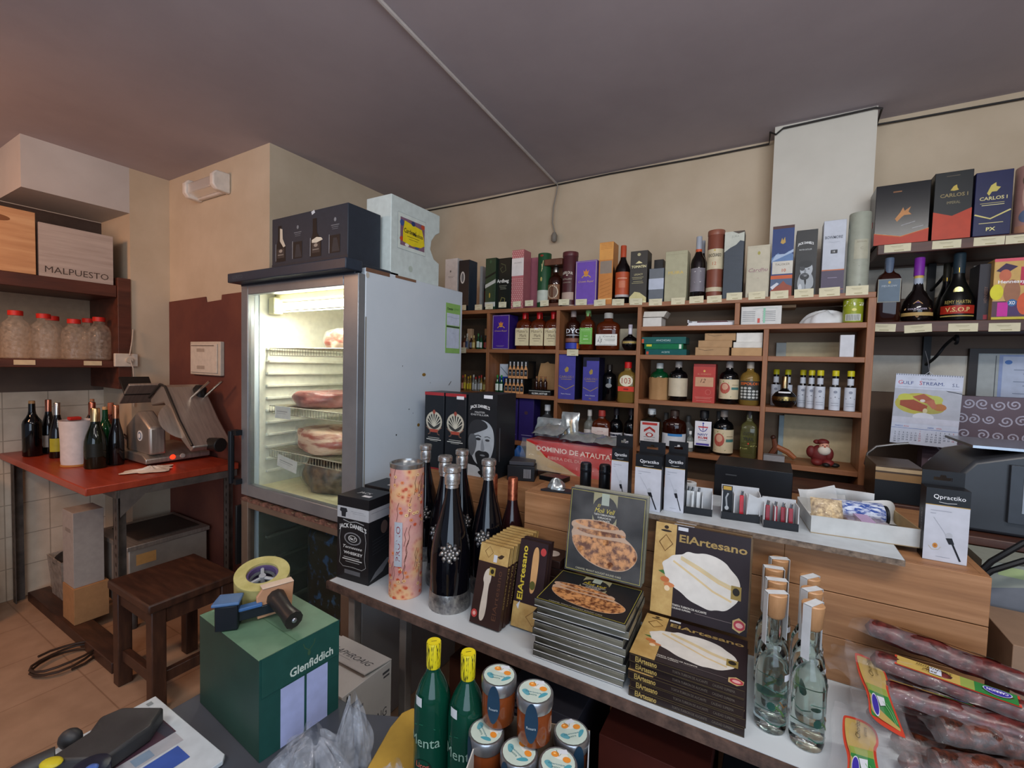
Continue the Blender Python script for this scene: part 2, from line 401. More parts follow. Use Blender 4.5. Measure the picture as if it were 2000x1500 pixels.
t = thing('wall_socket', 'white double socket with a cable plugged in on the column', 'socket', (-3.6, 1.245, 1.515))
g = G(); g.box(0.012, -.06, -.042, .035, .06, .042, mat('#cfc3b2', .4)); g.build('plate', t, bevel=.004)
g = G(); g.lathe([(.018, 0), (.018, .02)], mat('#bdb1a0', .4), 14, c=(0, 0, 0)); g.v = [(.035+z, y+.01, x) for x, y, z in g.v]; g.build('plug', t)
g = G(); g.tube([(.06, .01, 0), (.07, .02, -.05), (.03, .04, -.14), (.02, .04, -.3)], .004, mat('#b8ab9a', .5)); g.tube([(.05, .01, .03), (.03, .03, .12), (.02, .04, .2)], .004, mat('#b8ab9a', .5)); g.build('cable', t)

# ================================================================ left niche: board shelves, boxes, jars
DWOOD = wood('dark_red_stained_wood', '#3a1d14', '#532a1c', '#67382a', (2, .35, 3))
t = thing('niche_shelf', 'dark red stained board shelf in the left niche, upper and lower boards', 'shelf', (-3.6, 1.21, 1.5))
g = G(); g.box(-.44, -2.2, .41, 0, .0, .485, DWOOD); g.build('board', t, bevel=.003)
g = G(); g.box(-.44, -2.2, -.035, 0, .0, .012, DWOOD); g.build('board', t, bevel=.003)
g = G(); g.box(-.44, .001, -.17, .012, .068, .535, DWOOD); g.build('side_panel', t, bevel=.002)
CRATEW = wood('pale_pine_crate', '#b9855a', '#c99668', '#d8aa7c', (3, .4, 5), .6)
g = G(Matrix.Rotation(math.pi/2, 4, 'Z')); g.box(-.2, -.15, 0, .2, .15, .345, CRATEW)
g.dec(Flat((-.2, -.15, 0), (1, 0, 0), (0, 0, 1), .4, .345), [('e', .62, .82, .14, .05, '#8a5a38'), ('l', [(.1, .3), (.3, .3), (.3, .62), (.1, .62)], .03, '#5b4636'), ('t', '1', .2, .46, .22, '#5b4636')])
tag(g.build('wine_crate', loc=(-3.76, .655, 1.986), bevel=.002), 'plain pine wine crate with brown stamped marks beside the pale lettered crate', 'crate')
WW = wood('whitewashed_crate', '#a39285', '#b3a398', '#bfb0a4', (3, .4, 6), .7)
g = G(Matrix.Rotation(math.pi/2, 4, 'Z')); g.box(-.165, -.15, 0, .165, .15, .30, WW)
g.dec(Flat((-.165, -.15, 0), (1, 0, 0), (0, 0, 1), .33, .30), [('t', 'MALPUESTO', .5, .14, .12, '#4c3f38', .86, 'f')])
tag(g.build('wine_crate', loc=(-3.76, 1.032, 1.986), bevel=.002), 'pale whitewashed wine crate with thin dark lettering under the soffit', 'crate')
# plastic jars with red screw lids
JAR = film('clear_ribbed_plastic', '#d8c4ac', .15, .05, .35, 60)
JL = ['plastic jar with red lid at the far left, cut by the frame', 'plastic jar with red lid, second from the frame edge', 'plastic jar with red lid tight against the second jar', 'plastic jar with red lid standing alone mid shelf', 'plastic jar with red lid, rear of the close pair by the shelf side', 'plastic jar with red lid, front and rightmost of the close pair']
for i, (y, x, h) in enumerate(((.79, -3.70, .27), (.905, -3.71, .265), (.97, -3.82, .262), (1.028, -3.675, .245), (1.14, -3.83, .265), (1.151, -3.695, .27))):
    t = thing('plastic_jar', 'clear ribbed '+JL[i], 'jar', (x, y, 1.5125), 0, 'clear jars in the niche')
    g = G(); g.lathe([(.05, 0), (.058, .008), (.058, .17*h/.27), (.052, .2*h/.27), (.03, .225*h/.27), (.027, .245*h/.27)], JAR, 20); g.build('jar_body', t)
    g = G(); g.lathe([(.031, h-.028), (.031, h-.002), (.026, h)], mat('#c3291f', .4), 16); g.build('lid', t)
for i, y in enumerate((.80, 1.09)):
    g = G(); g.box(0, -.042, -.013, .0015, .042, .014, mat('#d8c39c', .7))
    tag(g.build('price_card', loc=(-3.5995, y, 1.492)), ['blank cream card on the lower niche board left of centre', 'blank cream card on the lower niche board by its right end'][i], 'card', 'niche cards')

# ================================================================ red-topped work table, slicer and bottles
RT = wood('red_table_top', '#8c2f1c', '#9c3a24', '#a8442c', (.6, 5, 1), .35, .05)
STEEL = mottled('brushed_steel', '#a39b92', '#bcb3a8', 6, .42, .03, m=.75, scale=(1, 12, 1))
IRON = mottled('dark_slotted_iron', '#46403c', '#6c625a', 9, .6, .2, m=.3)
t = thing('work_table', 'work table with red top on slotted iron legs by the left wall', 'table', (-3.3, 1.1, 0))
g = G(); g.prism([(-.745, -.315), (.6, -.315), (.6, .37), (-.298, .37), (-.298, .175), (-.745, .175)], .893, .93, RT); g.build('tabletop', t, bevel=.004)
def slot_leg(z0, z1):
    g = G(); g.box(0, 0, z0, .05, .004, z1, IRON); g.box(0, 0, z0, .004, .05, z1, IRON)
    z = z0+.03
    while z < z1-.03: g.dec(Flat((0, 0, 0), (1, 0, 0), (0, 0, 1), 1, 1), [('e', .028, z, .006, .011, '#17130f')]); z += .045
    return g
for x, y in ((.55, -.20), (.55, .31), (-.70, -.28)): slot_leg(0, .893).build('leg', t, loc=(x, y, 0))
g = G(); g.box(-.7, -.205, .855, .6, -.201, .893, IRON); g.build('rail', t)
g = G(); g.box(.5955, -.2, .855, .6, .36, .893, IRON); g.build('rail', t)
g = G(); g.prism([(-.19, .893), (-.05, .893), (-.19, .76)], .6005, .604, IRON, 'x'); g.build('gusset', t)
# slicer
t = thing('meat_slicer', 'steel meat slicer with tilted carriage and glowing red switch on the red table', 'slicer', (-2.98, 1.12, .93))
g = G(); g.prism([(-.5, .012), (0, .012), (0, .04), (-.05, .062), (-.46, .062), (-.5, .04)], .0, .33, STEEL, 'y')
for x in (-.45, -.06):
    for y in (.04, .28): g.lathe([(.015, 0), (.012, .014)], '#151312', 10, c=(x, y, 0))
g.build('base', t, bevel=.005)
g = G(); g.prism([(-.31, .06), (.0, .06), (-.005, .215), (-.155, .30), (-.31, .20)], .02, .1, STEEL, 'y'); g.build('motor_housing', t, bevel=.012)
g = G(); g.lathe([(.03, 0), (.03, .002)], '#dfe3e2', 18); g.lathe([(.022, .0021), (.022, .003)], '#6d7f92', 18); g.lathe([(.014, .0031), (.014, .004)], '#e4e6e4', 18); g.v = [(-.12+x, .0195-z, .16+y) for x, y, z in g.v]; g.build('badge', t)
g = G(Matrix.Translation((0, 0, 0))); g.prism([(-.20, .36), (-.06, .45), (.0, .44), (.16, .26), (.30, .13), (.27, .10), (.12, .18), (-.03, .35), (-.19, .32)], .10, .30, STEEL, 'y'); g.build('carriage', t, bevel=.008)
g = G(); g.lathe([(.0, 0), (.135, 0), (.135, .004), (.1, .014), (0, .016)], STEEL, 32, cap=False); R1 = Matrix.Translation((.06, .16, .22)) @ Matrix.Rotation(math.radians(48), 4, 'Y') @ Matrix.Translation((0, 0, .05)); g.v = [tuple(R1 @ Vector(p)) for p in g.v]; g.build('blade', t)
g = G(); R2 = Matrix.Translation((-.30, .08, .39)) @ Matrix.Rotation(math.radians(-40), 4, 'Y'); g.T = R2; g.box(-.09, -.07, -.008, .09, .10, .008, STEEL); g.T = Matrix.Translation((-.33, .08, .43)) @ Matrix.Rotation(math.radians(-128), 4, 'Y'); g.box(-.06, -.07, -.006, .07, .08, .006, mat('#1c1a19', .4)); g.build('pusher_plate', t, bevel=.003)
for y in (.2, .27):
    g = G(); g.tube([(.02, y, .36), (.20, y+.03, .48)], .007, mat('#cfcac4', .2, 1)); g.build('rod', t)
g = G(); g.tube([(.25, .2, .13), (.34, .22, .13)], [.035, .04], '#1b1a19', 14); g.build('thickness_knob', t, bevel=.004)
g = G(); g.lathe([(.03, .0), (.035, .05), (.02, .07)], '#1b1a19', 14, c=(.03, .26, .38)); g.build('knob', t)
g = G(); g.tube([(-.20, .095, .37), (-.06, .095, .455), (.0, .095, .445), (.16, .095, .265), (.30, .095, .14)], .007, '#2a2826', 8); g.build('edge_trim', t)
g = G(); g.lathe([(.0, 0), (.014, 0), (.012, .006), (0, .007)], emit('red_switch_glow', '#ff2a12', 3), 14, cap=False); g.v = [(-.0+z, .13+x, .035+y) for x, y, z in g.v]; g.build('red_switch', t)
g = G(); g.lathe([(.0, 0), (.014, 0), (.012, .006), (0, .007)], mat('#b9b2a6', .3), 14, cap=False); g.v = [(-.0+z, .18+x, .035+y) for x, y, z in g.v]; g.build('switch', t)
g = G(); g.tube([(-.31, .05, .10), (-.40, .045, .13)], .013, mat('#cfcac4', .2, 1), 12); g.build('feed_knob', t)
# crumpled tissue
g = G(); random.seed(3)
def tis(u, v):
    a = u*2*math.pi; r = (.10+.02*math.sin(3*a+1)+.012*math.sin(7*a))*v; return (r*math.cos(a)*.8, r*math.sin(a)*1.1, .004+.014*(1-v)*(1+.6*math.sin(5*a+9*v)))
g.grid(tis, 40, 8, mottled('white_tissue', '#d6cabc', '#e6dccf', 8, .9, .3))
tag(g.build('paper_tissue', loc=(-2.87, 1.10, .931)), 'crumpled white tissue lying in front of the slicer', 'tissue')
# bottles on the table
tb = [('wine_bottle', 'plain black wine bottle with a cork at the left edge of the red table', at(64, 890, 'z', .931).to_tuple()[:2], .33, .044, 'wine', BLACKG, '#b58a5a', (), (.90, 1, .33)),
 ('sparkling_bottle', 'dark sparkling bottle with pink foil and white label behind the black wine bottle', at(96, 884, 'z', .931).to_tuple()[:2], .33, .038, 'champ', DARK, '#c07a62!', [(.12, .34, 45, '#c7bcae', [])], None),
 ('sparkling_bottle', 'dark sparkling bottle with silver foil and yellow label left of the white canister', at(113, 893, 'z', .931).to_tuple()[:2], .325, .038, 'champ', DARK, '#c9c2bc!', [(.12, .36, 50, '#a8a22c', [])], None),
 ('sparkling_bottle', 'sparkling bottle with rose foil right behind the white canister, left one', (-3.44, 1.035), .335, .041, 'champ', DARK, '#b76f58!', (), None),
 ('rose_bottle', 'amber-pink corked bottle behind the white canister', (-3.345, 1.09), .335, .036, 'wine', AMBER, '#9a5b40', (), None),
 ('wine_bottle', 'green bottle with a pale cork behind the right rim of the white canister', (-3.27, 1.04), .32, .036, 'wine', GREENG, '#c39c6c', (), (.92, 1, .33)),
 ('sparkling_bottle', 'sparkling bottle with copper foil just left of the slicer', (-3.17, 1.055), .335, .036, 'champ', DARK, '#c08262!', (), None),
 ('clear_bottle', 'tall clear empty bottle at the back by the tiles', (-3.62, 1.09), .34, .036, 'wine', CLEAR, '#9a6a48', (), (.95, 1, .3)),
 ('sparkling_bottle', 'green sparkling bottle with gold foil in front of the white canister', (-3.165, .965), .325, .05, 'champ', mat('#10180f', .06), '#c9b184!', [(.2, .42, 40, '#1a1c14', [])], None)]
for nm, lb, (x, y), H, R, pf, gl, cc, lbs, cp in tb:
    bottle(nm, lb, (x, y, .931), H, R, pf, gl, cc, lbs, cap=cp, rz=math.radians(68), group='bottles on the red table')
t = thing('canister', 'white plastic canister with red strip inside its rim on a gold base', 'canister', (-3.325, .935, .931))
g = G(); g.lathe([(.066, .008), (.068, .03), (.068, .12), (.073, .235), (.076, .25), (.070, .25), (.066, .1)], mat('#cfc6c2', .4), 28, cap=False); g.lathe([(.0, .1), (.066, .1)], '#b8b0a8', 28, cap=False); g.build('canister_body', t)
g = G(); g.lathe([(.07, 0), (.07, .01)], '#b4793c', 28); g.build('base_ring', t)
g = G(); g.box(-.075, -.02, .245, -.03, .03, .262, '#b5281e'); g.build('red_strip', t, bevel=.003)

# ---- under the table
t = thing('steel_chest', 'low steel appliance with a black slot under the work table', 'appliance', (-3.04, 1.06, 0))
g = G(); g.box(-.45, 0, .12, 0, .40, .46, mottled('scuffed_steel_sheet', '#8f867c', '#aba195', 4, .5, .1, m=.4))
g.dec(Flat((0, 0, .12), (0, 1, 0), (0, 0, 1), .43, .34), [('r', .08, .72, .3, .9, '#b98a52'), ('r', .25, .12, .95, .42, '#0c0b0b')]); g.build('housing', t, bevel=.006)
g = G(); g.box(-.46, -.01, .46, .012, .41, .485, STEEL); g.box(-.4, .06, .4851, -.05, .38, .49, mat('#3a302a', .6)); g.build('lid', t, bevel=.004)
for x, y in ((-.47, .03), (-.03, .03), (-.47, .4), (-.03, .4)):
    g = G(); g.lathe([(.02, 0), (.02, .12)], IRON, 10, c=(x, y, 0)); g.build('leg', t)
t = thing('wooden_stool', 'low dark brown wooden stool in front of the steel appliance', 'stool', (-2.42, 1.0, 0))
SW = wood('dark_oiled_wood', '#2c1a12', '#40261a', '#553524', (1, 6, 1), .5)
g = G(); g.box(-.21, -.165, .46, .21, .20, .50, SW); g.build('seat', t, bevel=.008)
for sx in (-1, 1):
    for sy in (-1, 1):
        g = G(); g.box(sx*.17-.028, sy*.14-.01, 0, sx*.17+.028, sy*.14+.046, .46, SW); g.build('leg', t, bevel=.005)
for b_ in ((-.141, -.135, .12, .141, -.105, .17), (-.141, -.14, .39, .141, -.1, .455)):
    g = G(); g.box(*b_, SW); g.build('rail', t, bevel=.003)
for b_ in ((.155, -.093, .12, .185, .129, .17), (.15, -.093, .39, .19, .129, .455)):
    g = G(); g.box(*b_, SW); g.build('rail', t, bevel=.003)
# box bin, gas bottle, beam on the floor
t = thing('storage_bin', 'cloudy plastic bin with dark rags under the red table', 'bin', (-3.72, 1.03, .001))
g = G(); g.prism([(-.10, -.1), (.10, -.1), (.12, .12), (-.12, .12)], 0, .001, '#9d9185'); g.lathe([(.11, 0), (.14, .30), (.132, .30), (.104, .01)], film('cloudy_plastic', '#b3a698', .75, .3, .2), 4, cap=False, sx=1.2); g.build('bin_body', t)
g = G(); g.ball((0, 0, .27), (.11, .1, .06), mottled('dark_rag', '#14110f', '#2d2622', 9)); g.build('rag', t)
carton('stock_carton', 'tan carton under the pale upright carton beneath the red table', (-3.33, .965, .056), .17, .15, .2, '#a87c52', r=.8)
carton('stock_carton', 'pale upright carton with a faint mark standing on the tan one under the red table', (-3.34, .96, .2565), .16, .13, .42, '#a39a92', r=.8, front=[('r', .25, .72, .75, .77, '#8a8078')])
g = G(); g.box(-.5, -.05, 0, .75, .05, .055, SW); tag(g.build('floor_beam', loc=(-3.45, .92, 0), bevel=.004), 'dark timber beam lying under the table along its front', 'beam')
g = G(); g.box(-.09, -.2, 0, .11, .12, .36, mottled('peach_paper_bag', '#b98468', '#cfa084', 4, .8, .5)); tag(g.build('paper_sack', loc=(-3.81, .52, 0), bevel=.03), 'peach coloured sack on the floor at the left picture edge', 'sack')
t = thing('white_cupboard', 'low white cupboard behind the red table at the left edge', 'cupboard', (-4.04, .5, 0))
g = G(); g.box(.0, -.35, .0, .12, .2, .86, mat('#c2b5a4', .5)); g.build('cupboard_body', t, bevel=.004)
g = G(); g.box(.1205, -.34, .03, .132, -.08, .84, mat('#cbbfae', .45)); g.build('door', t, bevel=.003)
g = G(); g.box(.1205, -.07, .03, .132, .19, .84, mat('#cbbfae', .45)); g.build('door', t, bevel=.003)
g = G()
for k in range(60): 
    a = k/60*8*math.pi; 
g.tube([(.09*math.cos(k*.42)*(1+.1*math.sin(k)), .12*math.sin(k*.42), .008+.0012*k) for k in range(40)], .006, mat('#3b2a20', .5)); tag(g.build('coiled_cord', loc=(-2.98, .78, 0)), 'dark coiled cord lying on the tiled floor by the table leg', 'cord')

# ================================================================ glass-door fridge
FX0, FX1, FY0, FY1 = -2.185, -1.385, 1.2, 1.87
FRW = mottled('white_enamel_with_wear', '#bcc8d2', '#cad4dc', 1.4, .35, .05)
ALU = mottled('grey_aluminium_frame', '#82868b', '#94989c', 5, .35, .03, m=.55)
FIN = mat('#e0decf', .4)
t = thing('display_fridge', 'tall white glass-door display fridge with meat inside and a dark header band', 'fridge', (-1.785, 1.2, 0))
hx = .4
g = G()
g.box(hx-.045, .035, .0, hx, .67, 1.915, FRW); g.box(-hx, .035, 0, -hx+.045, .67, 1.915, FRW)
g.box(-hx+.045, .62, 0, hx-.045, .67, 1.915, FRW); g.box(-hx+.045, .035, 1.87, hx-.045, .62, 1.915, FRW)
g.dec(Flat((hx, .035, 0), (0, 1, 0), (0, 0, 1), .635, 1.915), [('e', .55, .78, .02, .004, '#8a6a2c'), ('e', .50, .66, .014, .004, '#8a6a2c'), ('e', .33, .80, .003, .0015, '#222222'), ('e', .40, .70, .004, .0015, '#222222'), ('e', .28, .645, .005, .002, '#333'), ('e', .44, .69, .003, .001, '#222222'), ('e', .62, .76, .003, .001, '#222222'), ('l', [(.84, .752), (.87, .762)], .006, '#4a4238'), ('r', 0, .992, .2, 1, '#6e5140'), ('r', .25, .994, .45, 1, '#7a5a46'), ('e', .015, .985, .014, .006, '#b9b4aa'), ('r', .0, .5, .01, .9, '#8b8a82')])
g.build('cabinet', t, bevel=.004)
g = G()
g.box(-hx+.0455, .06, .90, -hx+.05, .615, 1.865, FIN); g.box(hx-.05, .06, .90, hx-.0455, .615, 1.865, FIN)
g.box(-hx+.05, .61, .90, hx-.05, .6195, 1.865, FIN); g.box(-hx+.05, .04, .905, hx-.05, .61, .93, mat('#d6d2ae', .5)); g.box(-hx+.05, .06, 1.862, hx-.05, .61, 1.8695, FIN)
for z in (.99, 1.05, 1.11, 1.17, 1.23, 1.29, 1.35, 1.41, 1.47, 1.53, 1.59): g.box(-hx+.05, .09, z, -hx+.066, .6, z+.012, FIN); g.box(-hx+.06, .594, z, hx-.06, .6095, z+.008, FIN); g.box(hx-.066, .09, z, hx-.05, .6, z+.012, FIN)
g.build('liner', t, bevel=.002)
g = G(); g.box(-hx, .036, .852, hx, .62, .899, mat('#6a5848', .5)); g.build('divider', t)
g = G(); g.box(-hx+.0455, .06, .06, -hx+.05, .615, .85, mat('#5c6056', .6)); g.box(hx-.05, .06, .06, hx-.0455, .615, .85, mat('#5c6056', .6)); g.box(-hx+.05, .61, .06, hx-.05, .6195, .85, mat('#565a50', .6))
for z in (.3, .42, .54, .66, .78): g.box(-hx+.05, .09, z, -hx+.07, .6, z+.012, mat('#6c7064', .6))
g.build('lower_liner', t)
g = G(); g.box(-hx-.004, -.06, 1.893, hx-.0, .02, 1.935, mat('#2a3340', .35)); g.box(-hx-.004, .0, 1.885, hx-.02, .034, 1.93, mat('#30363f', .35)); g.box(-hx, .02, 1.9155, hx-.035, .25, 1.935, mat('#2b3139', .4))
g.dec(Flat((-hx, -.06, 1.893), (1, 0, 0), (0, 0, 1), .8, .042), [('t', 'CORECO', .1, .5, .4, '#4a535c', .1)]); g.build('header', t, bevel=.004)
def door(z0, z1, fr, name):
    g = G(); w = .055
    g.box(-hx, 0, z0, -hx+w, .034, z1, fr); g.box(hx-.085, 0, z0, hx, .034, z1, fr)
    g.box(-hx+w, 0, z0, hx-.085, .034, z0+w, fr); g.box(-hx+w, 0, z1-w+.012, hx-.085, .034, z1, fr)
    d = g.build(name, t, bevel=.003)
    g = G(); g.box(-hx+w-.004, .012, z0+w-.004, hx-.081, .017, z1-w+.016, glass('fridge_pane', '#f2f8f6', .0, 1, 1.05)); g.build('pane', d)
    return d
d1 = door(.893, 1.888, ALU, 'door')
g = G(); g.tube([(-hx-.03, -.03, 1.20), (-hx-.03, -.03, .95)], .014, mat('#16181c', .3), 10); g.box(-hx-.035, -.03, 1.18, -hx+.01, .0, 1.205, '#16181c'); g.box(-hx-.035, -.03, .945, -hx+.01, .0, .97, '#16181c'); g.build('handle', d1)
FR2 = mottled('rust_stained_steel', '#6a5a4e', '#82705f', 4, .45, .1, m=.3)
d2 = door(.08, .878, FR2, 'door')
g = G(); g.prism([(-hx, .865)]+[(-hx+.8*i/30, .885 if i % 3 else .872) for i in range(31)]+[(hx, .865)], -.002, .036, mottled('flaking_rust_strip', '#3c2620', '#8a6252', 40, .8), 'y'); g.build('rusty_strip', d2)
g = G(); g.box(-hx-.02, -.02, .55, -hx-.004, .01, .84, '#111214'); g.build('handle', d2, bevel=.004)
# fluorescent tube
g = G(); g.tube([(-.30, .12, 1.80), (.31, .12, 1.80)], .017, emit('lit_fluorescent_tube', '#fff8e6', 14), 14); tu = g.build('light_tube', t)
g = G(); g.box(-.345, .10, 1.765, -.30, .15, 1.845, '#d8d0a8'); g.box(-.345, .13, 1.83, .35, .17, 1.862, '#d8d0a8'); g.build('tube_holder', t, bevel=.005)
# rack shelves
CH = mat('#c9c5b4', .25, .6)
for z in (1.60, 1.32, 1.105):
    g = G(); x0, x1 = -hx+.07, hx-.07
    for y in (.10, .105): pass
    g.tube([(x0, .10, z), (x1, .10, z)], .003, CH, 6); g.tube([(x0, .10, z-.035), (x1, .10, z-.035)], .0025, CH, 6); g.tube([(x0, .57, z), (x1, .57, z)], .003, CH, 6)
    n = 34
    for i in range(n+1):
        x = x0+(x1-x0)*i/n; g.tube([(x, .10, z-.035), (x, .10, z), (x, .57, z)], .0014, CH, 4)
    g.build('wire_shelf', t)
lt = bpy.data.lights.new('fridge_tube_light', 'AREA'); lt.shape = 'RECTANGLE'; lt.size = .6; lt.size_y = .03; lt.energy = 4.5; lt.color = (1, .96, .84)
lo = bpy.data.objects.new('fridge_tube_light', lt); COL.objects.link(lo); lo.location = (-1.785, 1.32, 1.775)
# contents
MEAT = mottled('cured_red_meat', '#6e201c', '#b8746a', 7, .3, .3, 8, (.42, .72), scale=(1, 1, 4))
MEAT2 = mottled('marbled_orange_meat', '#a04630', '#e0c0a4', 6, .3, .3, 3, (.44, .58), scale=(1, 1.6, 5))
HAM = mottled('dark_ham_rind', '#1c1210', '#7c5a34', 16, .35, .5, 5, (.42, .7))
FILM = film('clear_vacuum_film', '#e8e6e2', .09, .06, .8, 30)
def lump(name, label, cat, loc, r, m, seed, wrap=True, flat=.25):
    random.seed(seed); ph = [random.random()*6 for _ in range(6)]
    def f(u, v, s=1.0):
        a = u*2*math.pi; b = v*math.pi; k = 1+.10*math.sin(2*a+ph[0])+.07*math.sin(3*a+ph[1])+.05*math.sin(5*a+4*b+ph[2])+.03*math.sin(9*a+ph[3])
        z = r[2]*1.15*math.cos(b); z = min(max(z, -r[2]*.75), r[2]*(.72+.1*math.sin(a*2+ph[4])))
        return (r[0]*s*k*abs(math.sin(b))**.45*math.cos(a), r[1]*s*k*abs(math.sin(b))**.45*math.sin(a), z*s+r[2]*.75*s)
    t = thing(name, label, cat, loc); g = G(); g.grid(f, 36, 14, m); g.build('meat', t)
    if wrap: g = G(); g.grid(lambda u, v: f(u, v, 1.09), 30, 10, FILM); g.build('plastic_wrap', t)
    return t
lump('cured_meat', 'flat slab of dark red cured meat on the second fridge rack', 'meat', (-1.88, 1.45, 1.325), (.18, .13, .048), MEAT, 2)
lump('cured_meat', 'thick marbled orange-pink cured meat on the third fridge rack', 'meat', (-1.87, 1.45, 1.11), (.2, .13, .07), MEAT2, 5)
lump('whole_ham', 'large dark ham wrapped in film on the fridge floor', 'ham', (-1.80, 1.46, .931), (.19, .15, .09), HAM, 8)
lump('packed_meat', 'small pink meat pack in crinkled film on the top fridge rack', 'meat', (-1.77, 1.46, 1.605), (.10, .09, .055), MEAT2, 11)
for i, (x, z, s) in enumerate(((-2.0, 1.295, .06), (-1.965, 1.055, .075))):
    g = G(); g.box(-s, -.001, -.03, s, .0, .028, mat('#d5d6d2', .3)); g.dec(Flat((-s, -.001, -.03), (1, 0, 0), (0, 0, 1), 2*s, .058), [('r', .12, .55, .8, .62, '#9a9c9c'), ('r', .12, .4, .7, .45, '#b0b2b2')])
    tag(g.build('shelf_ticket', loc=(x, 1.293, z), rot=(0, math.radians(8*i), 0)), ['faded ticket hanging on the second fridge rack', 'white printed ticket hanging crooked on the third fridge rack'][i], 'ticket')
g = G(); g.box(-.10, .0, 0, .30, .28, .70, mottled('blue_green_film_sacks', '#1c241d', '#2c5680', 22, .5, .4, 2, (.56, .66))); tag(g.build('packed_goods', loc=(-1.74, 1.29, .09), bevel=.05), 'dark green and blue wrapped packs inside the lower fridge door', 'packs')
# green note on the side
t = thing('green_notice', 'green notice sheet with two white panels taped to the fridge side', 'notice', (-1.3845, 1.735, 1.60))
g = G(); g.box(0, 0, 0, .0012, .115, .245, mat('#86b262', .6))
g.dec(Flat((.0012, 0, 0), (0, 1, 0), (0, 0, 1), .115, .245), [('t', 'Destin', .28, .89, .05, '#1c3a2a', .4, 'b'), ('t', 'green', .72, .89, .045, '#5c9a4a', .34), ('r', .05, .56, .95, .8, '#bfc8da'), ('r', .05, .52, .95, .545, '#2f3c34'), ('r', .05, .1, .95, .51, '#bcc6d8'), ('l', [(.1, .72), (.3, .73), (.6, .71), (.9, .73)], .012, '#7c8aa8'), ('l', [(.4, .4), (.5, .41), (.6, .39)], .01, '#7c8aa8')]); g.build('sheet', t)
# boxes on top of the fridge
z = 1.9155
g = G(); wB, dB, hB = .50, .17, .235
g.box(0, 0, 0, wB, dB, hB, mat('#2a303a', .5))
it = [('r', 0, .0, 1, .14, '#252b34')]
for k, x in enumerate((.06, .30, .54, .78)):
    if k % 2 == 0:
        it += [('p', [(x+.03, .85), (x+.08, .85), (x+.085, .6), (x+.14, .45), (x+.14, .18), (x-.0, .18), (x-.0, .45), (x+.03, .6)], '#101216'), ('r', x+.02, .25, x+.12, .42, '#3a3432'), ('e', x+.07, .38, .025, .03, '#9a8d80'), ('r', x+.03, .3, x+.11, .315, '#8b8278')]
    else: it += [('r', x, .2, x+.13, .5, '#14161a'), ('p', [(x+.05, .45), (x+.09, .45), (x+.125, .22), (x+.03, .22)], '#2c2f35'), ('r', x+.02, .66, x+.12, .675, '#6d7076'), ('r', x+.03, .63, x+.11, .64, '#6d7076'), ('r', x+.035, .6, x+.105, .608, '#6d7076'), ('e', x+.07, .76, .014, .035, '#7c7f84')]
    it += [('l', [(x, .2), (x, .52)], .004, '#b8bcc2')]
it += [('p', [(.12, .80), (.155, .78), (.16, .6), (.2, .46), (.17, .44), (.12, .56)], '#c8bca8'), ('p', [(.56, .48), (.62, .52), (.68, .50), (.70, .46), (.62, .42), (.56, .43)], '#d6ccb8'), ('p', [(.55, .98), (.59, 1.0), (.6, .95), (.56, .92)], '#c9cdd2')]
g.dec(Flat((0, 0, 0), (1, 0, 0), (0, 0, 1), wB, hB), it)
tag(g.build('spirits_carton', loc=(-1.965, 1.215, 1.936), bevel=.003), 'long charcoal carton printed with dark bottles, torn, on top of the fridge', 'carton')
t = thing('white_wine_carton', 'white carton with a yellow baroque label and torn finger hole on the fridge', 'carton', (-1.42, 1.40, z))
g = G(); g.prism([(0, 0), (.32, 0), (.32, .115), (.28, .13), (.255, .17), (.262, .21), (.29, .245), (.32, .262), (.32, .345), (0, .345)], -.15, 0, mat('#c2cdca', .5), 'x')
g.dec(Flat((0, 0, 0), (0, 1, 0), (0, 0, 1), .32, .345), [('r', .12, .37, .68, .82, '#c8d2cc'), ('l', [(.12, .37), (.68, .37), (.68, .82), (.12, .82), (.12, .37)], .006, '#8b9aa0'), ('r', .17, .42, .66, .77, '#7a5a6e'), ('e', .2, .5, .04, .03, '#b5482c'), ('e', .2, .7, .04, .04, '#38508a'), ('e', .62, .74, .04, .03, '#b5482c'), ('e', .3, .44, .04, .02, '#e0ddd0'), ('e', .5, .44, .04, .02, '#38508a'), ('p', [(.22, .47), (.4, .445), (.58, .46), (.66, .5), (.64, .6), (.6, .7), (.4, .72), (.25, .74), (.22, .6)], '#d9c51e'), ('e', .42, .735, .04, .03, '#2a3a6a'), ('t', 'Cardenal', .36, .62, .06, '#2c2418', .24, 'b'), ('t', 'Mendoza', .52, .605, .05, '#2c2418', .2, 'b'), ('r', .3, .55, .55, .557, '#6a5c20'), ('r', .34, .52, .52, .526, '#6a5c20'), ('e', .38, .15, .04, .04, '#aab6ac')], .0006)
g.build('carton_body', t, bevel=.003)

# ================================================================ the bottle shelving
SHW = wood('reddish_shelf_wood', '#7d4e30', '#8f5c39', '#a06b45', (.8, 6, 6), .5, .05)
SHV = wood('reddish_upright_wood', '#7d4e30', '#8f5c39', '#a06b45', (6, 6, .8), .5, .05)
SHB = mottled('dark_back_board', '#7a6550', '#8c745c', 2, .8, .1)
YS, YB = 2.25, 2.5
Z0, ZA, ZB, ZC = 1.875, 1.640, 1.382, 1.108
ZR1, ZR2, ZR3, ZR4 = 1.756, 1.617, 1.395, 1.155
t = thing('bottle_shelving', 'large reddish wooden bottle rack with square bays on the back wall', 'shelving', (0, 0, 0))
def board(x0, x1, z, th=.022): g = G(); g.box(x0, YS, z-th, x1, YB-.006, z, SHW); g.build('shelf_board', t, bevel=.0015)
def post(x, z0, z1, w=.02): g = G(); g.box(x-w/2, YS+.0005, z0, x+w/2, YB-.006, z1, SHV); g.build('upright', t, bevel=.0015)
board(-2.1, .345, Z0)
for x in (-1.475, -1.02): post(x, .3, Z0-.022)
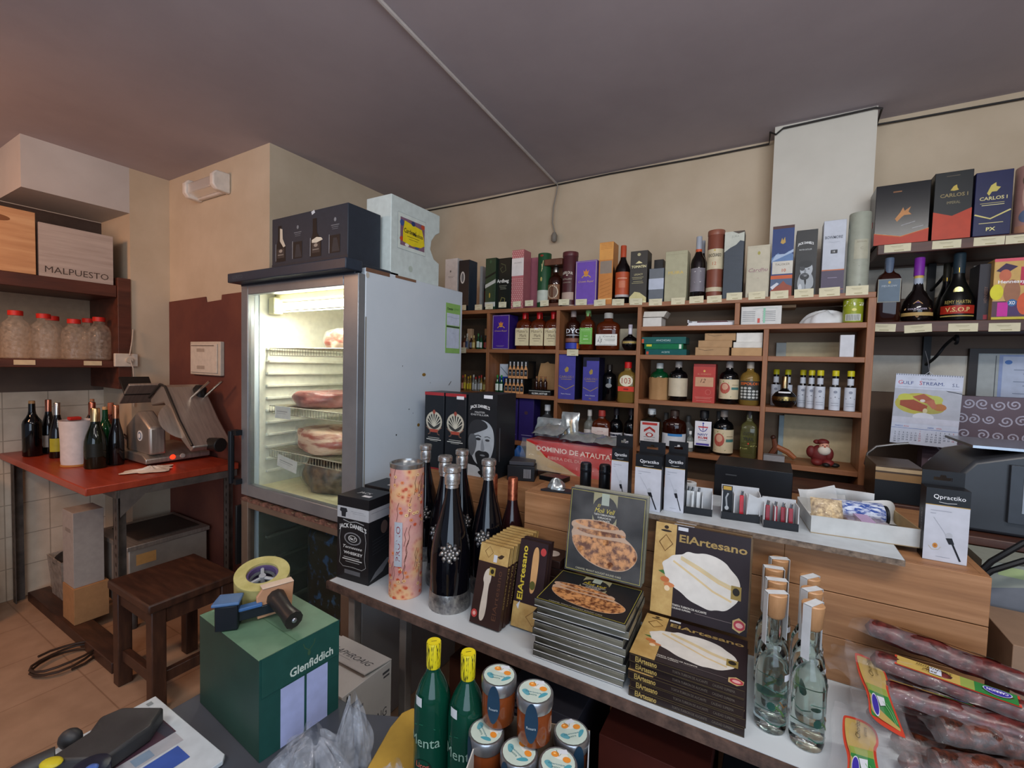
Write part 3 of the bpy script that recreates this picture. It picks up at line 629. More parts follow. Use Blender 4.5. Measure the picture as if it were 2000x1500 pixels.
post(-.578, .3, Z0-.022); post(.335, .3, Z0-.022, .026)
for x0, x1, zs in ((-1.95, -1.485, (ZA, ZB, ZC)), (-1.465, -1.03, (ZA, ZB, ZC)), (-1.01, -.588, (ZA-.003, ZB-.012, ZC))):
    for z in zs: board(x0, x1, z)
board(-.568, .322, ZR1)
post(-.143, ZR1, Z0-.022)
post(-.025, .9, ZR1-.022)
for z in (ZR2, ZR3, ZR4): board(-.568, -.035, z); board(-.015, .322, z)
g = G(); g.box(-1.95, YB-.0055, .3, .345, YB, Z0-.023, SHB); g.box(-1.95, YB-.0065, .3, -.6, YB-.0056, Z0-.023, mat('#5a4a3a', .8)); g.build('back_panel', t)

YG = YS+.012
GRP = 'bottles and cartons on the rack top'
# ---- row of cartons, tubes and bottles on top of the rack (front left px, front right px, base px, top px)
def T(*a): return ('t',)+a
def bars(x0, x1, ys, c, h=.008): return [('r', x0+.04*((k*7) % 3), y, x1-.04*((k*5) % 3), y+h, c) for k, y in enumerate(ys)]
scarton('gift_carton', 'plain white slim carton at the left end of the rack top behind the fridge', 868, 892, 600, 505, YG, Z0, .075, '#c9c4c0', group=GRP, front=[('e', .45, .76, .06, .02, '#6d6a68')]+bars(.25, .75, (.66, .64), '#9b9896'))
scarton('gift_carton', 'navy-black carton with a white oval mark on the rack top', 895, 915, 597, 508, YG, Z0, .085, '#141a22', group=GRP, front=[('e', .38, .66, .22, .12, '#d4d4d0'), ('e', .38, .66, .13, .09, '#6b6f72')]+bars(.2, .7, (.16, .13), '#4a3a30'), right=[('r', 0, 0, 1, 1, '#26323f')])
scarton('gift_carton', 'pale grey carton set back between the navy and green cartons', 936, 941, 594, 520, YG+.1, Z0, .07, '#a7a29c', group=GRP)
sbottle('whisky_bottle', 'dark bottle with red cap leaning behind the green carton', 950, 16, 593, 528, YG+.10, Z0, 'whisky', DARK, '#8a1f1c', [(.15, .5, 50, '#5a1a16', [])], group=GRP)
scarton('gift_carton', 'green carton with a slanting pale band on the rack top', 947, 967, 590, 504, YG, Z0, .085, '#28402c', group=GRP, front=[('p', [(0, .42), (1, .52), (1, .59), (0, .49)], '#b9bcb4'), ('r', 0, .06, 1, .15, '#c4c8c0'), ('p', [(0, .60), (1, .70), (1, .74), (0, .64)], '#111a14'), ('e', .45, .28, .06, .05, '#b59b3c'), ('e', .5, .93, .1, .03, '#3c5a3e')], right=[('r', 0, 0, 1, 1, '#1c2c20')])
scarton('gift_carton', 'black-green carton with scroll pattern and white lettering on the rack top', 969, 996, 592, 504, YG+.02, Z0, .075, '#151b17', group=GRP, front=[T('Ardbeg', .45, .55, .09, '#e2e2da', .85, 'fb'), ('l', [(.3, .9), (.6, .86), (.65, .76), (.4, .72), (.25, .8), (.42, .83)], .05, '#4c5238'), ('l', [(.3, .1), (.6, .12), (.62, .22), (.4, .24), (.3, .16)], .05, '#7a7440')]+bars(.2, .75, (.46, .43, .40), '#8d907c'))
PK = [('r', 0, .56, 1, .86, '#d9d2ce'), T('ORCHARD', .5, .78, .022, '#8a8280', .7)]+[('r', x/6+(.03 if y % 2 else .1), y/30, x/6+(.11 if y % 2 else .16), y/30+.014, '#d9b4ae') for y in range(30) if not 16 <= y <= 25 for x in range(6)]
scarton('gift_carton', 'tall pink patterned carton with a pale panel on the rack top', 998, 1021, 588, 488, YG, Z0, .085, '#b56a6c', group=GRP, front=PK, right=[('r', 0, 0, 1, 1, '#a8646a')])
scarton('gift_carton', 'second pink carton standing behind the tall pink one', 1034, 1050, 588, 503, YG+.1, Z0, .07, '#9a5a66', group=GRP)
def canister(name, label, uL, uR, vB, vT, Y, z0, col, items, lid=None, Yc=None, group=GRP, half=75):
    R = (at(uR, vB, 'y', Y).x-at(uL, vB, 'y', Y).x)/2; p = at((uL+uR)/2, vB, 'y', Y+R*.5)
    H = at((uL+uR)/2+3, vT, 'y', Y+R).z-z0
    t = thing(name, label, 'tube', (p.x, Y+R, z0), 0, group)
    g = G(); g.lathe([(R, 0), (R, H-.003), (R*.97, H)], mat(col, .4), 28); g.build('tube_body', t)
    g = G(); g.dec(Cyl(R, 0, H, -90+math.degrees(math.atan2(p.x, Y))*-0, half), items, .0005); g.build('printed_sleeve', t)
    if lid: g = G(); g.lathe([(R+.0008, 0), (R+.0012, .004), (R+.0012, .02), (R+.0002, .023), (R*.9, .0232)], mat(lid, .35), 28, c=(0, 0, H-.021)); g.build('lid', t)
    return t
canister('gift_tube', 'dark green tube with gold marks behind the open brown display case', 1047, 1071, 584, 497, YG, Z0, '#1f4a2c', [('r', 0, .1, 1, .32, '#b6bcae'), ('l', [(.55, .7), (.5, .8), (.6, .86), (.5, .66)], .03, '#cfc08a'), ('e', .5, .52, .06, .04, '#a89a5a'), ('e', .5, .95, .1, .02, '#8a2c20')])
# open wooden display case with bottle
x0, x1, h = pxbox(1062, 1094, 583, 505, YG, Z0)
t = thing('display_case', 'open brown wooden display case with a bottle inside on the rack top', 'display case', ((x0+x1)/2, YG, Z0), 0, GRP)
w = (x1-x0)/2; CW = wood('brown_case_wood', '#4d2a1a', '#633822', '#75442c', (4, 4, 1))
g = G(); g.box(-w, 0, 0, w, .1, .022, CW); g.build('case_base', t, bevel=.002)
g = G(); g.box(-w, .085, .022, w, .1, h-.03, CW); g.build('case_back', t)
g = G(); g.prism([(-w-.005, 0), (w+.005, 0), (w+.005, .1), (-w-.005, .1), (-w-.012, .05)], h-.035, h, CW); g.build('case_top', t, bevel=.003)
bottle('whisky_bottle', 'short round bottle inside the open brown display case', ((x0+x1)/2, YG+.045, Z0+.022), h-.06, w*.86, 'stocky', DAMBER, '#b9bbb8!', [(.1, .5, 55, '#7a5236', [('e', .5, .5, .4, .45, '#c9bba0'), ('e', .5, .5, .33, .38, '#5d3a26')])], group=GRP)
canister('gift_tube', 'burgundy tube with pale arched lettering on the rack top', 1095, 1123, 584, 495, YG, Z0, '#4a2226', [T('ABERLOUR', .48, .62, .05, '#cfc4b4', .62, 'fba'), T('DISTILLERY', .48, .5, .03, '#b9ac9a', .55), T('HIGHLAND', .48, .44, .022, '#a99c8a', .5), ('r', .12, .12, .85, .26, '#b39a8c'), ('e', .5, .57, .05, .012, '#cfc4b4'), ('r', .05, .0, .95, .03, '#b9a08c')], '#5a2c2e')
CRW = lambda c: [('r', 0, 0, 1, 1, c), ('l', [(.03, .02), (.97, .02), (.97, .98), (.03, .98), (.03, .02)], .03, '#b9a784'), ('e', .5, .70, .09, .045, '#c98a3c'), ('l', [(.3, .62), (.4, .67), (.5, .65), (.6, .67), (.72, .62)], .04, '#cfa24c'), ('p', [(.4, .70), (.6, .70), (.63, .79), (.55, .75), (.5, .82), (.45, .75), (.37, .79)], '#d98a3a'), T('Crown Royal', .5, .53, .055, '#d7b45c', .72, 'fi'), ('r', .25, .1, .72, .108, '#9a84a8'), ('r', .3, .075, .66, .082, '#9a84a8')]
scarton('gift_carton', 'squat lilac purple carton with gold crown print on the rack top', 1123, 1164, 582, 509, YG, Z0, .085, '#6a4aa0', group=GRP, front=CRW('#6f4dab'))
GOLD = [('r', 0, 0, 1, 1, '#c47f3e'), ('r', .08, .5, .92, .7, '#8f7f70'), ('r', 0, .72, 1, .99, '#d99a50')]+[('r', .1, .97-.025*k, .9, .975-.025*k, '#b36f34') for k in range(4)]+[('l', [(.1, .12+.06*k), (.9, .18+.06*k)], .03, '#a8682e') for k in range(5)]+[('r', 0, .08, 1, .1, '#e0b070')]
scarton('gift_carton', 'tall shiny copper-gold carton on the rack top', 1168, 1195, 583, 473, YG, Z0, .085, '#c98a48!', group=GRP, front=GOLD)
sbottle('whisky_bottle', 'dark bottle with orange wax cap and orange label on the rack top', 1212, 29, 582, 480, YG, Z0, 'wine', DARK, '#b5492a', [(.16, .54, 62, '#b5502c', [('r', .2, .7, .8, .74, '#d9a284'), ('r', .3, .3, .7, .6, '#c67250')]), (.12, .16, 62, '#b9b2b0', [])], group=GRP)
scarton('gift_carton', 'charcoal carton with cream lettering and pale hill foot on the rack top', 1229, 1262, 581, 490, YG, Z0, .085, '#37332f', group=GRP, front=[T('TOMATIN', .5, .70, .05, '#e6dca8', .86, 'fb'), ('p', [(.3, .76), (.42, .79), (.5, .81), (.6, .79), (.72, .76)], '#d8cc98'), T('LEGACY', .5, .55, .035, '#d8cc98', .5), ('p', [(0, 0), (1, 0), (1, .1), (.6, .2), (.3, .22), (0, .12)], '#c9bf8a'), ('p', [(0, 0), (1, 0), (1, .03), (0, .1)], '#e3dcb0'), ('e', .5, .93, .1, .03, '#b5ac84')]+bars(.12, .8, (.49, .46, .41, .38), '#b3a97c'), right=[('r', 0, 0, 1, 1, '#2a2724')])
scarton('gift_carton', 'steel blue gift box with a pale ribbon band on the rack top', 1266, 1295, 581, 524, YG, Z0, .07, '#4c5560', r=.25, group=GRP, front=[('r', 0, .38, 1, .7, '#b4bccb')])
scarton('gift_carton', 'black box standing behind the steel blue gift box', 1275, 1293, 580, 507, YG+.1, Z0, .07, '#231f1f', group=GRP)
scarton('gift_carton', 'plain khaki cream carton with gold lettering on the rack top', 1297, 1340, 578, 490, YG, Z0, .085, '#a6a284', group=GRP, front=[T('MUIRA', .5, .57, .06, '#d3b650', .68, 'f'), ('r', .04, .93, .96, .935, '#8f8b70')])
sbottle('whisky_bottle', 'second bottle with silver and orange neck hidden behind the crossed-label bottle', 1369, 20, 572, 470, YG+.12, Z0, 'wine', DARK, '#9a9fa8', group=GRP)
sbottle('whisky_bottle', 'dark bottle with a grey crossed label and silver-orange neck', 1360, 30, 575, 462, YG, Z0, 'wine', DARK, '#9fa4ad', [(.14, .50, 65, '#77737a', [('l', [(.32, .4), (.68, .85)], .09, '#ececea'), ('l', [(.68, .4), (.32, .85)], .09, '#ececea'), ('p', [(0, 0), (1, 0), (1, .2), (.5, .38), (0, .2)], '#b98f8c')]), (.74, .80, 179, '#c5532c', [])], group=GRP)
canister('gift_tube', 'brown tube with a cream band and black lettering on the rack top', 1377, 1410, 573, 453, YG, Z0, '#7a4434', [('r', 0, .44, 1, .73, '#c7bb9c'), T('KNOCKANDO', .5, .64, .05, '#2e2822', .62, 'fb'), T('12', .5, .52, .045, '#b3583c', .2), ('r', 0, .12, 1, .18, '#c3b79a'), ('e', .5, .71, .04, .012, '#b9a14c')], '#8a5442')
scarton('gift_carton', 'slate blue carton with a pale sky top on the rack top', 1411, 1449, 571, 452, YG, Z0, .085, '#39424c', group=GRP, front=[('p', [(0, .70), (.3, .76), (.6, .8), (.8, .86), (1, .84), (1, 1), (0, 1)], '#b9bcb0'), T('JURA', .55, .92, .04, '#8d9088', .6), ('p', [(.4, 1), (.7, .96), (1, .98), (1, 1)], '#4a3f36'), T('seven', .55, .05, .03, '#8f9aa4', .5)]+[('l', [(0, .3+.06*k), (.5, .34+.06*k), (1, .33+.06*k)], .012, '#454f59') for k in range(6)], right=[('r', 0, 0, 1, 1, '#14171a')])
scarton('gift_carton', 'low cream carton with thin script lettering on the rack top', 1456, 1501, 566, 479, YG, Z0, .085, '#b9b29c', group=GRP, front=[('e', .52, .85, .06, .035, '#a0984c'), T('Cardhu', .52, .53, .07, '#8b5a6c', .84, 'fi'), ('r', .2, .48, .8, .485, '#a59c90'), ('e', .52, .08, .07, .035, '#a09850'), T('15', .52, .37, .025, '#a88', .1), ('l', [(.04, .01), (.96, .01), (.96, .97), (.04, .97), (.04, .01)], .01, '#a39c86')])
scarton('gift_carton', 'carton with blue storm sky, red mountain foot and orange band', 1504, 1546, 565, 441, YG, Z0, .085, '#1e2f58', group=GRP, front=[('r', 0, .3, 1, .96, '#20386e'), ('r', 0, .96, 1, 1, '#4b2c2c'), ('p', [(0, .55), (.3, .62), (.5, .56), (.8, .64), (1, .58), (1, .5), (0, .48)], '#5b7aa6'), ('p', [(0, .5), (1, .62), (1, .66), (.6, .6), (.2, .6)], '#9fb2cc'), ('p', [(.38, .76), (.45, .83), (.5, .79), (.58, .84), (.62, .76), (.5, .74)], '#b8964a'), ('r', .05, .32, 1, .5, '#c6c2b6'), T('TALISKER', .52, .455, .03, '#6a6458', .8), T('10', .6, .37, .045, '#b55a34', .2, 'b'), ('r', 0, .25, 1, .30, '#c25a2a'), ('r', 0, 0, 1, .25, '#4a5a78'), ('p', [(0, .0), (1, 0), (1, .14), (.75, .17), (.6, .22), (.4, .16), (.15, .13), (0, .08)], '#8f4530'), ('p', [(0, .14), (.3, .2), (.4, .18), (.1, .1)], '#c8ccd4')])
def portrait(x, y, s, k=1.0):
    """bearded man in a wide hat, grey tones: generic stand-in portrait"""
    P = lambda pts: [(x+a*s, y+b*s*k) for a, b in pts]
    return [('s', P([(-.45, -.9), (.5, -.9), (.55, -.3), (.3, .1), (-.3, .1), (-.5, -.4)]), '#9aa0a4'), ('e', x+.05*s, y+.25*s*k, .4*s, .45*s*k, '#a9afb4'), ('e', x-.02*s, y+.55*s*k, .42*s, .22*s*k, '#1f2224'), ('e', x-.2*s, y+.3*s*k, .16*s, .12*s*k, '#3a3d40'), ('e', x+.2*s, y+.26*s*k, .07*s, .03*s*k, '#4a4e52'), ('e', x-.02*s, y+.12*s*k, .07*s, .14*s*k, '#7d8388'), ('e', x-.05*s, y-.15*s*k, .3*s, .2*s*k, '#2c2f32'), ('e', x-.02*s, y-.05*s*k, .22*s, .05*s*k, '#55595d'), ('e', x+.0*s, y-.12*s*k, .1*s, .03*s*k, '#8d9296'), ('s', P([(-.1, -.3), (.1, -.3), (.04, -.75)]), '#15181a'), ('l', P([(.02, -.6), (.03, -.9)]), .02, '#3a3d40'), ('s', P([(-.5, -.9), (-.12, -.9), (-.3, -.45)]), '#c3c8cb')]
JDM = [T("JACK DANIEL'S", .45, .80, .05, '#e6e8e8', .74, 'fba'), T('MASTER DISTILLER', .45, .70, .022, '#c8cccc', .6, 'f')]
scarton('gift_carton', 'black carton printed with a grey bearded portrait on the rack top', 1551, 1592, 563, 449, YG, Z0, .085, '#1a1c1f', group=GRP, front=portrait(.5, .33, .75, .36)+JDM)
scarton('gift_carton', 'pale grey carton with a purple foot and orange lines on the rack top', 1603, 1647, 559, 430, YG, Z0, .085, '#b3b9c4', group=GRP, front=[('r', 0, 0, 1, .32, '#4d4458'), ('r', 0, .32, 1, .335, '#b9683c'), ('r', 0, .06, 1, .066, '#b9683c'), T('BOWMORE', .47, .77, .04, '#5c6270', .78, 'fb'), ('r', .36, .55, .66, .60, '#2b2c30'), T('18', .5, .575, .025, '#d4d6d8', .1), ('r', .28, .22, .7, .226, '#9a90a8'), ('l', [(.25, .71), (.5, .70), (.75, .71)], .01, '#8a909c')])
canister('gift_tube', 'tall grey-green misty tube at the right end of the rack top', 1652, 1697, 557, 418, YG, Z0, '#9a9e90', [('p', [(0, .35), (.3, .38), (.5, .33), (.8, .4), (1, .34), (1, .45), (0, .42)], '#7f857a'), ('p', [(0, .75), (.4, .7), (1, .78), (1, .85), (0, .82)], '#878c80'), ('r', .3, .42, .8, .66, '#aaa894'), T('ARRAN', .55, .63, .022, '#85826e', .36), T('C', .55, .55, .03, '#8a8672', .1), ('e', .55, .1, .04, .015, '#777b6c')])
for i, (u, w_) in enumerate(((838, 18), (858, 17), (872, 12))):
    R = .026; p = at(u, 535+i*3, 'y', 2.4)
    g = G(); g.lathe([(R, 0), (R, .135-.008*i), (R*.92, .14-.008*i)], mat('#b3967a', .6), 20)
    tag(g.build('cork_lid_pot', loc=(p.x, 2.38, Z0)), ['tan round pot behind the white carton on the fridge, left one', 'tan round pot between the fridge carton and the white slim carton', 'small tan pot squeezed beside the white slim carton'][i], 'pot', 'tan pots on the rack top')

# ---- price cards
CARD = mat('#d6cfb0', .7)
def card(u, v, w, h, what, Y=YS, rz=0, tilt=0):
    p = at(u, v, 'y', Y-.003); g = G(); k = .0015
    g.box(-w/2, -k/2, -h/2, w/2, k/2, h/2, CARD)
    g.dec(Flat((-w/2, -k/2, -h/2), (1, 0, 0), (0, 0, 1), w, h), [('r', .25, .70, .7, .745, '#a39a78'), ('r', .3, .58, .65, .61, '#b3aa88'), ('r', .38, .14, .74, .26, '#b0a680')])
    o = g.build('price_card', loc=(p.x, Y-.0008, p.z), rot=(0, tilt, 0)); return tag(o, 'cream price card '+what, 'price card', 'price cards')
cards = [(903, 601, 'under the navy-black carton, beside the fridge'), (934, 600, 'under the gap right of the navy-black carton'), (955, 598.5, 'under the green banded carton'), (981, 595, 'under the black-green scroll carton'), (1009, 594, 'under the tall pink carton'), (1033, 592, 'under the second pink carton'), (1063, 592, 'under the open brown display case'), (1101, 590, 'under the burgundy tube'), (1135, 590, 'under the left half of the lilac carton'), (1171, 591, 'under the copper-gold carton'), (1207, 590, 'under the orange-capped bottle'), (1242, 589, 'with a white sticker under the charcoal carton'), (1280, 590, 'under the steel blue gift box'), (1324, 588, 'under the khaki cream carton'), (1360, 585, 'under the crossed-label bottle'), (1395, 584, 'under the brown cream-banded tube'), (1434, 578.5, 'under the slate blue carton'), (1478, 577, 'under the low cream script carton'), (1522, 575.5, 'under the storm sky carton'), (1570, 572.5, 'under the bearded portrait carton'), (1620, 570, 'under the pale grey and purple carton'), (1674, 567, 'larger, under the misty grey-green tube')]
for i, (u, v, wh) in enumerate(cards):
    s = 1+.18*max(0, (u-1400)/300)
    card(u, v, .062*s if u > 1090 else .052, .032*s, 'on the rack edge '+wh, tilt=math.radians(random.uniform(-2, 2)))
card(902, 684, .06, .034, 'on the second board beside the fridge side'); card(1118, 688.6, .065, .034, 'on the second board under the dark labelled bottle')

# ---- bays, upper row left
def mini(name, label, x, y, z, H, R, gl, capc, lab=None, grp='miniature bottles'):
    t = thing(name, label, 'miniature', (x, y, z), 0, grp)
    g = G(); g.lathe([(R*.9, 0), (R, .004), (R, .55*H), (R*.45, .72*H), (R*.38, .9*H)], gl, 12); g.build('bottle_body', t)
    g = G(); g.lathe([(R*.45, .84*H), (R*.45, H)], capc, 10); g.build('cap', t)
    if lab: g = G(); g.dec(Cyl(R, .12*H, .5*H, -90, 60), [('r', 0, 0, 1, 1, lab)], .0004); g.build('label', t)
    return t
CLM = glass('clear_spirit', '#e8efe9', .03, .85)
ms = [(-1.70, AMBER, '#c9b28a', '#8a5a44'), (-1.675, AMBER, '#8a7a6a', '#b08a70'), (-1.65, CLM, '#b9b2a4', '#3c4a6a'), (-1.625, DAMBER, '#c9b28a', '#6a6a78'), (-1.60, GOLDL, '#c8b56a', '#c8b878'), (-1.572, GREENG, '#3a7a3c', '#cfe0d4'), (-1.545, GREENG, '#2a2a2a', '#c9c9c0'), (-1.518, BLACKG, '#1a1a1a', '#8a2c28')]
for i, (x, gl, cc, lb) in enumerate(ms):
    mini('miniature_bottle', ['brown-labelled miniature nearest the fridge', 'tan-labelled miniature second from the fridge', 'clear blue-labelled miniature', 'dark miniature with grey label', 'golden miniature with yellow label', 'green miniature with mint label', 'green black-capped miniature with pale label', 'black miniature with red label by the upright'][i]+' on the upper left bay', x, 2.285+.008*(i % 2), ZA, .085+.012*(i % 3 == 2), .0115, gl, cc, lb, 'miniatures on the upper left bay')
for i, x in enumerate((-1.645, -1.535)):
    scarton('small_box', ['small orange-cream box behind the upper miniatures, left', 'small tan box behind the upper miniatures, right'][i], (912, 946)[i], (920, 953)[i], 672, 642, 2.38, ZA, .03, ('#c9a684', '#c08a5c')[i], group='small boxes behind miniatures')
capc = ['#e0ddd4', '#c0392c', '#c9a21f', '#c9a21f', '#c9a21f', '#d8d4c8', '#b52a22', '#b52a22', '#b52a22', '#c9c4b4']
for i in range(10):
    mini('miniature_bottle', 'yellow or clear miniature in the lower left bay, '+['white one at the fridge side', 'peach label next to the white one', 'first yellow one', 'second yellow one', 'third yellow one', 'clear one left of the red caps', 'first red cap', 'middle red cap', 'last red cap', 'rightmost by the upright'][i], -1.70+.0205*i, 2.283+.006*(i % 2), ZB, .088+.006*(i % 3), .0098, [CLM, AMBER, GOLDL, GOLDL, GOLDL, CLM, CLM, CLM, GOLDL, GOLDL][i], capc[i], ['#e2ded6', '#d99a7c', '#d2c33c', '#d9c63a', '#c9b42c', '#bfc3c3', '#bfc3c3', '#a9adad', '#cfd0c4', '#c9b86a'][i], 'miniatures in the lower left bay')
# bay 2 upper
scarton('gift_carton', 'deep violet carton with gold crown print in the upper second bay', 961, 994, 678, 615, YG+.01, ZA, .10, '#3c1f78', front=CRW('#46268c'), right=[('r', 0, 0, 1, 1, '#33206a')])
CREAM = '#d3c49c'
for i, u in enumerate((1019, 1047, 1075)):
    def wax(t, H, R):
        g = G(); g.lathe([(R*.40, .64*H), (R*.41, .75*H), (R*.40, .95*H), (R*.36, H)], mat('#c4161f', .2), 14)
        for k in range(4):
            a = -1.9+.7*k; g.tube([(R*.4*math.cos(a), R*.4*math.sin(a), .68*H), (R*.5*math.cos(a), R*.5*math.sin(a), (.60-.02*(k % 3))*H)], .0035, '#c4161f', 6)
        g.build('wax_seal', t)
    sbottle('bourbon_bottle', 'square-shouldered bourbon bottle with dripping red wax and cream label, '+('left', 'middle', 'right')[i]+' of three', u, 28, 678, 607, YG, ZA, 'stocky', AMBER, '#c4161f', [(.10, .54, 80, CREAM, [T("Maker's", .5, .82, .16, '#5d4a38', .8, 'f'), T('Mark', .58, .58, .18, '#5d4a38', .5, 'f'), ('r', .2, .38, .8, .42, '#8a7a60'), ('r', .3, .25, .7, .28, '#8a7a60'), ('r', .35, .93, .6, 1.0, '#f0eee8')])], n=4, extra=wax, group='red wax bottles')
# bay 3 upper
sbottle('whisky_bottle', 'dark bottle with white block lettering and blue-orange foot in the third bay', 1115, 27, 680, 608, YG+.01, ZA, 'stocky', DAMBER, '#9a8a84', [(.36, .6, 75, None, [T('DYC', .5, .5, .5, '#eef0f2', .8, 'fb'), ('r', .1, .02, .9, .12, '#b9bcc4')]), (.03, .18, 80, '#3340a8', [('r', .72, 0, 1, 1, '#d9792a')]), (.2, .3, 78, '#8a5a48', [])])
sbottle('whisky_bottle', 'bottle with bright green label and green cap in the third bay', 1143, 27, 681, 606, YG, ZA, 'stocky', AMBER, '#7fae6a', [(.14, .55, 80, '#6fb04c', [T("JACK DANIEL'S", .5, .88, .08, '#d8ecc8', .8, 'f'), ('l', [(.12, .1), (.88, .1), (.88, .8), (.12, .8), (.12, .1)], .02, '#b9dca0'), T('Apple', .5, .5, .09, '#d8ecc8', .5), ('r', .3, .3, .7, .33, '#d8ecc8')])], n=4)
sbottle('rum_bottle', 'broad amber bottle with a white rectangular label in the third bay', 1183, 45, 684, 611, YG, ZA, 'stocky', AMBER, '#a8a6a0', [(.12, .42, 82, '#e4e2da', [('l', [(.1, .3), (.2, .85), (.28, .3)], .02, '#2c2c2c'), ('l', [(.12, .5), (.22, .2), (.3, .6)], .02, '#2c2c2c'), T('Coruba', .62, .8, .14, '#3a3a38', .55, 'f'), ('r', .4, .55, .92, .58, '#77756e'), ('r', .45, .42, .9, .45, '#77756e'), ('r', .05, .06, .95, .09, '#4a4a46')])], n=3.2, sy=.6)
sbottle('liqueur_bottle', 'round purple-black liqueur bottle with white neck ticket in the third bay', 1227, 32, 686, 634, YG, ZA, 'globe', BLACKG, '#b9b2bc', [(.24, .36, 88, '#7a6a4c', [('r', .2, .3, .8, .7, '#c4a95a')]), (.66, .86, 60, '#e6e4ea', [])])
scarton('paper_card', 'cream card leaning behind the round liqueur bottle', 1206, 1246, 684, 642, 2.40, ZA, .004, '#c9bfa4', bevel=0)
# bay 2 lower
for i, u in enumerate((971, 979)):
    mini('miniature_bottle', ('left', 'right')[i]+' of two bright green miniatures by the printed bottle packs', at(u, 765, 'y', 2.29).x, 2.29, ZB, .105, .0125, GREENG, '#2c8a3c', '#e2ece2', 'green miniatures')
scarton('can_pack', 'blue and white pack behind the green miniatures', 975, 993, 765, 711, 2.36, ZB, .05, '#c9d2dc', front=[('r', 0, .15, 1, .55, '#2348b0'), ('l', [(.1, .9), (.9, .6)], .08, '#7a8a9a')])
def minipack(label, uL, uR, vB, vT, z0):
    it = [('r', 0, 0, 1, 1, '#16181a')]
    for k in range(5):
        a = .02+k*.195; m = a+.09
        it += [('p', [(a, .0), (a+.18, .0), (a+.18, .5), (m+.035, .68), (m+.03, .93), (m-.03, .93), (m-.035, .68), (a, .5)], '#d59a66'), ('r', m-.028, .72, m+.028, .95, '#c9cdd0'), ('e', m, .82, .012, .03, '#3a3c3e'), ('r', a+.015, .14, a+.165, .5, '#23262a'), ('r', a+.05, .3, a+.13, .36, '#9a9ea2'), ('r', a+.05, .22, a+.13, .25, '#777b80')]
    scarton('miniature_pack', label, uL, uR, vB, vT, YG+.02, z0, .1, '#111315', front=it, group='printed miniature packs')
minipack('lower black pack printed with five orange bottles', 984, 1023, 769, 739, ZB)
x0, x1, h = pxbox(984, 1023, 769, 739, YG+.02, ZB)
minipack('upper black pack printed with five orange bottles, stacked on its twin', 992, 1031, 737, 705, ZB+h+.0006)
t = thing('open_box', 'open brown cardboard flap box holding miniatures beside the printed packs', 'box', (at(1058, 770, 'y', 2.3).x, 2.3, ZB))
KRAFT = mottled('kraft_cardboard', '#9c7448', '#b48a5c', 5, .8, .1)
g = G(); g.box(-.07, -.03, 0, .07, .06, .03, mat('#141414')); g.dec(Flat((-.07, -.03, 0), (1, 0, 0), (0, 0, 1), .14, .03), [('r', .02, .72, .98, .8, '#cfcfc8'), T('GLOBAL BOTTLES', .5, .3, .34, '#e6e6e0', .7, 'fb')]); g.build('tray', t)
g = G(); g.T = Matrix.Translation((0, .06, .03)) @ Matrix.Rotation(math.radians(-12), 4, 'X'); g.prism([(-.065, .075), (.06, .075), (.065, .11), (.05, .15), (.0, .155), (-.01, .165), (-.03, .155), (-.055, .155)], -.002, .002, KRAFT, 'y'); g.box(-.065, 0, 0, .068, .003, .08, KRAFT); g.build('flap', t)
for k, x in enumerate((-.04, -.012, .016)):
    mini('miniature_bottle', ('left', 'middle', 'right')[k]+' dark miniature standing in the open cardboard box', t.location.x+x, 2.31, ZB+.0305, .075, .012, DAMBER, '#8a5a38', None, 'miniatures in the open box')
# bay 3 lower
CIM = lambda a, b, px=False: [('r', 0, 0, 1, 1, a), ('p', [(.38, .66), (.52, .73), (.62, .70), (.6, .62), (.45, .60)], b), T('CARLOS I', .5, .50, .05, b, .8, 'f'), ('r', .2, .44, .8, .45, b), ('l', [(.04, .30), (.5, .22), (.96, .32)], .035, b), T('Pedro Ximenez', .5, .12, .025, '#d6d6e0', .75)]+([T('PX', .5, .05, .03, b, .25, 'b')] if px else [])
scarton('gift_carton', 'blue-violet brandy carton at the left of the third bay, lower row', 1088, 1122, 778, 692, YG, ZB-.012, .09, '#3e3a86', front=CIM('#4a4698', '#a88f4a'), right=[('r', 0, 0, 1, 1, '#14142c')])
scarton('gift_carton', 'blue-violet brandy carton with dark top beside its twin in the third bay', 1137, 1168, 780, 698, YG, ZB-.012, .09, '#3e3a86', front=CIM('#4a4698', '#a88f4a', True)+[('r', 0, .92, 1, 1, '#12122a'), ('r', 0, .78, .22, .92, '#12122a')], right=[('r', 0, 0, 1, 1, '#14142c')])
sbottle('brandy_bottle', 'black round bottle in the shade behind the brandy cartons', 1186, 28, 776, 712, YG+.05, ZB-.012, 'stocky', BLACKG, '#1c1614', [(.35, .5, 40, None, [('e', .5, .5, .3, .4, '#8a8a88')])])
sbottle('brandy_bottle', 'golden bottle with red cap, round cream label and red band by the upright', 1221, 36, 790, 707, YG, ZB-.012, 'stocky', GOLDL, '#c41c1c', [(.40, .68, 72, None, [('e', .5, .5, .44, .5, '#e6dcc0'), T('103', .5, .5, .5, '#a83a26', .6, 'f')]), (.28, .40, 78, '#d63a22', [('r', .35, .3, .65, .6, '#8a1c12')])], n=4, sy=.8)
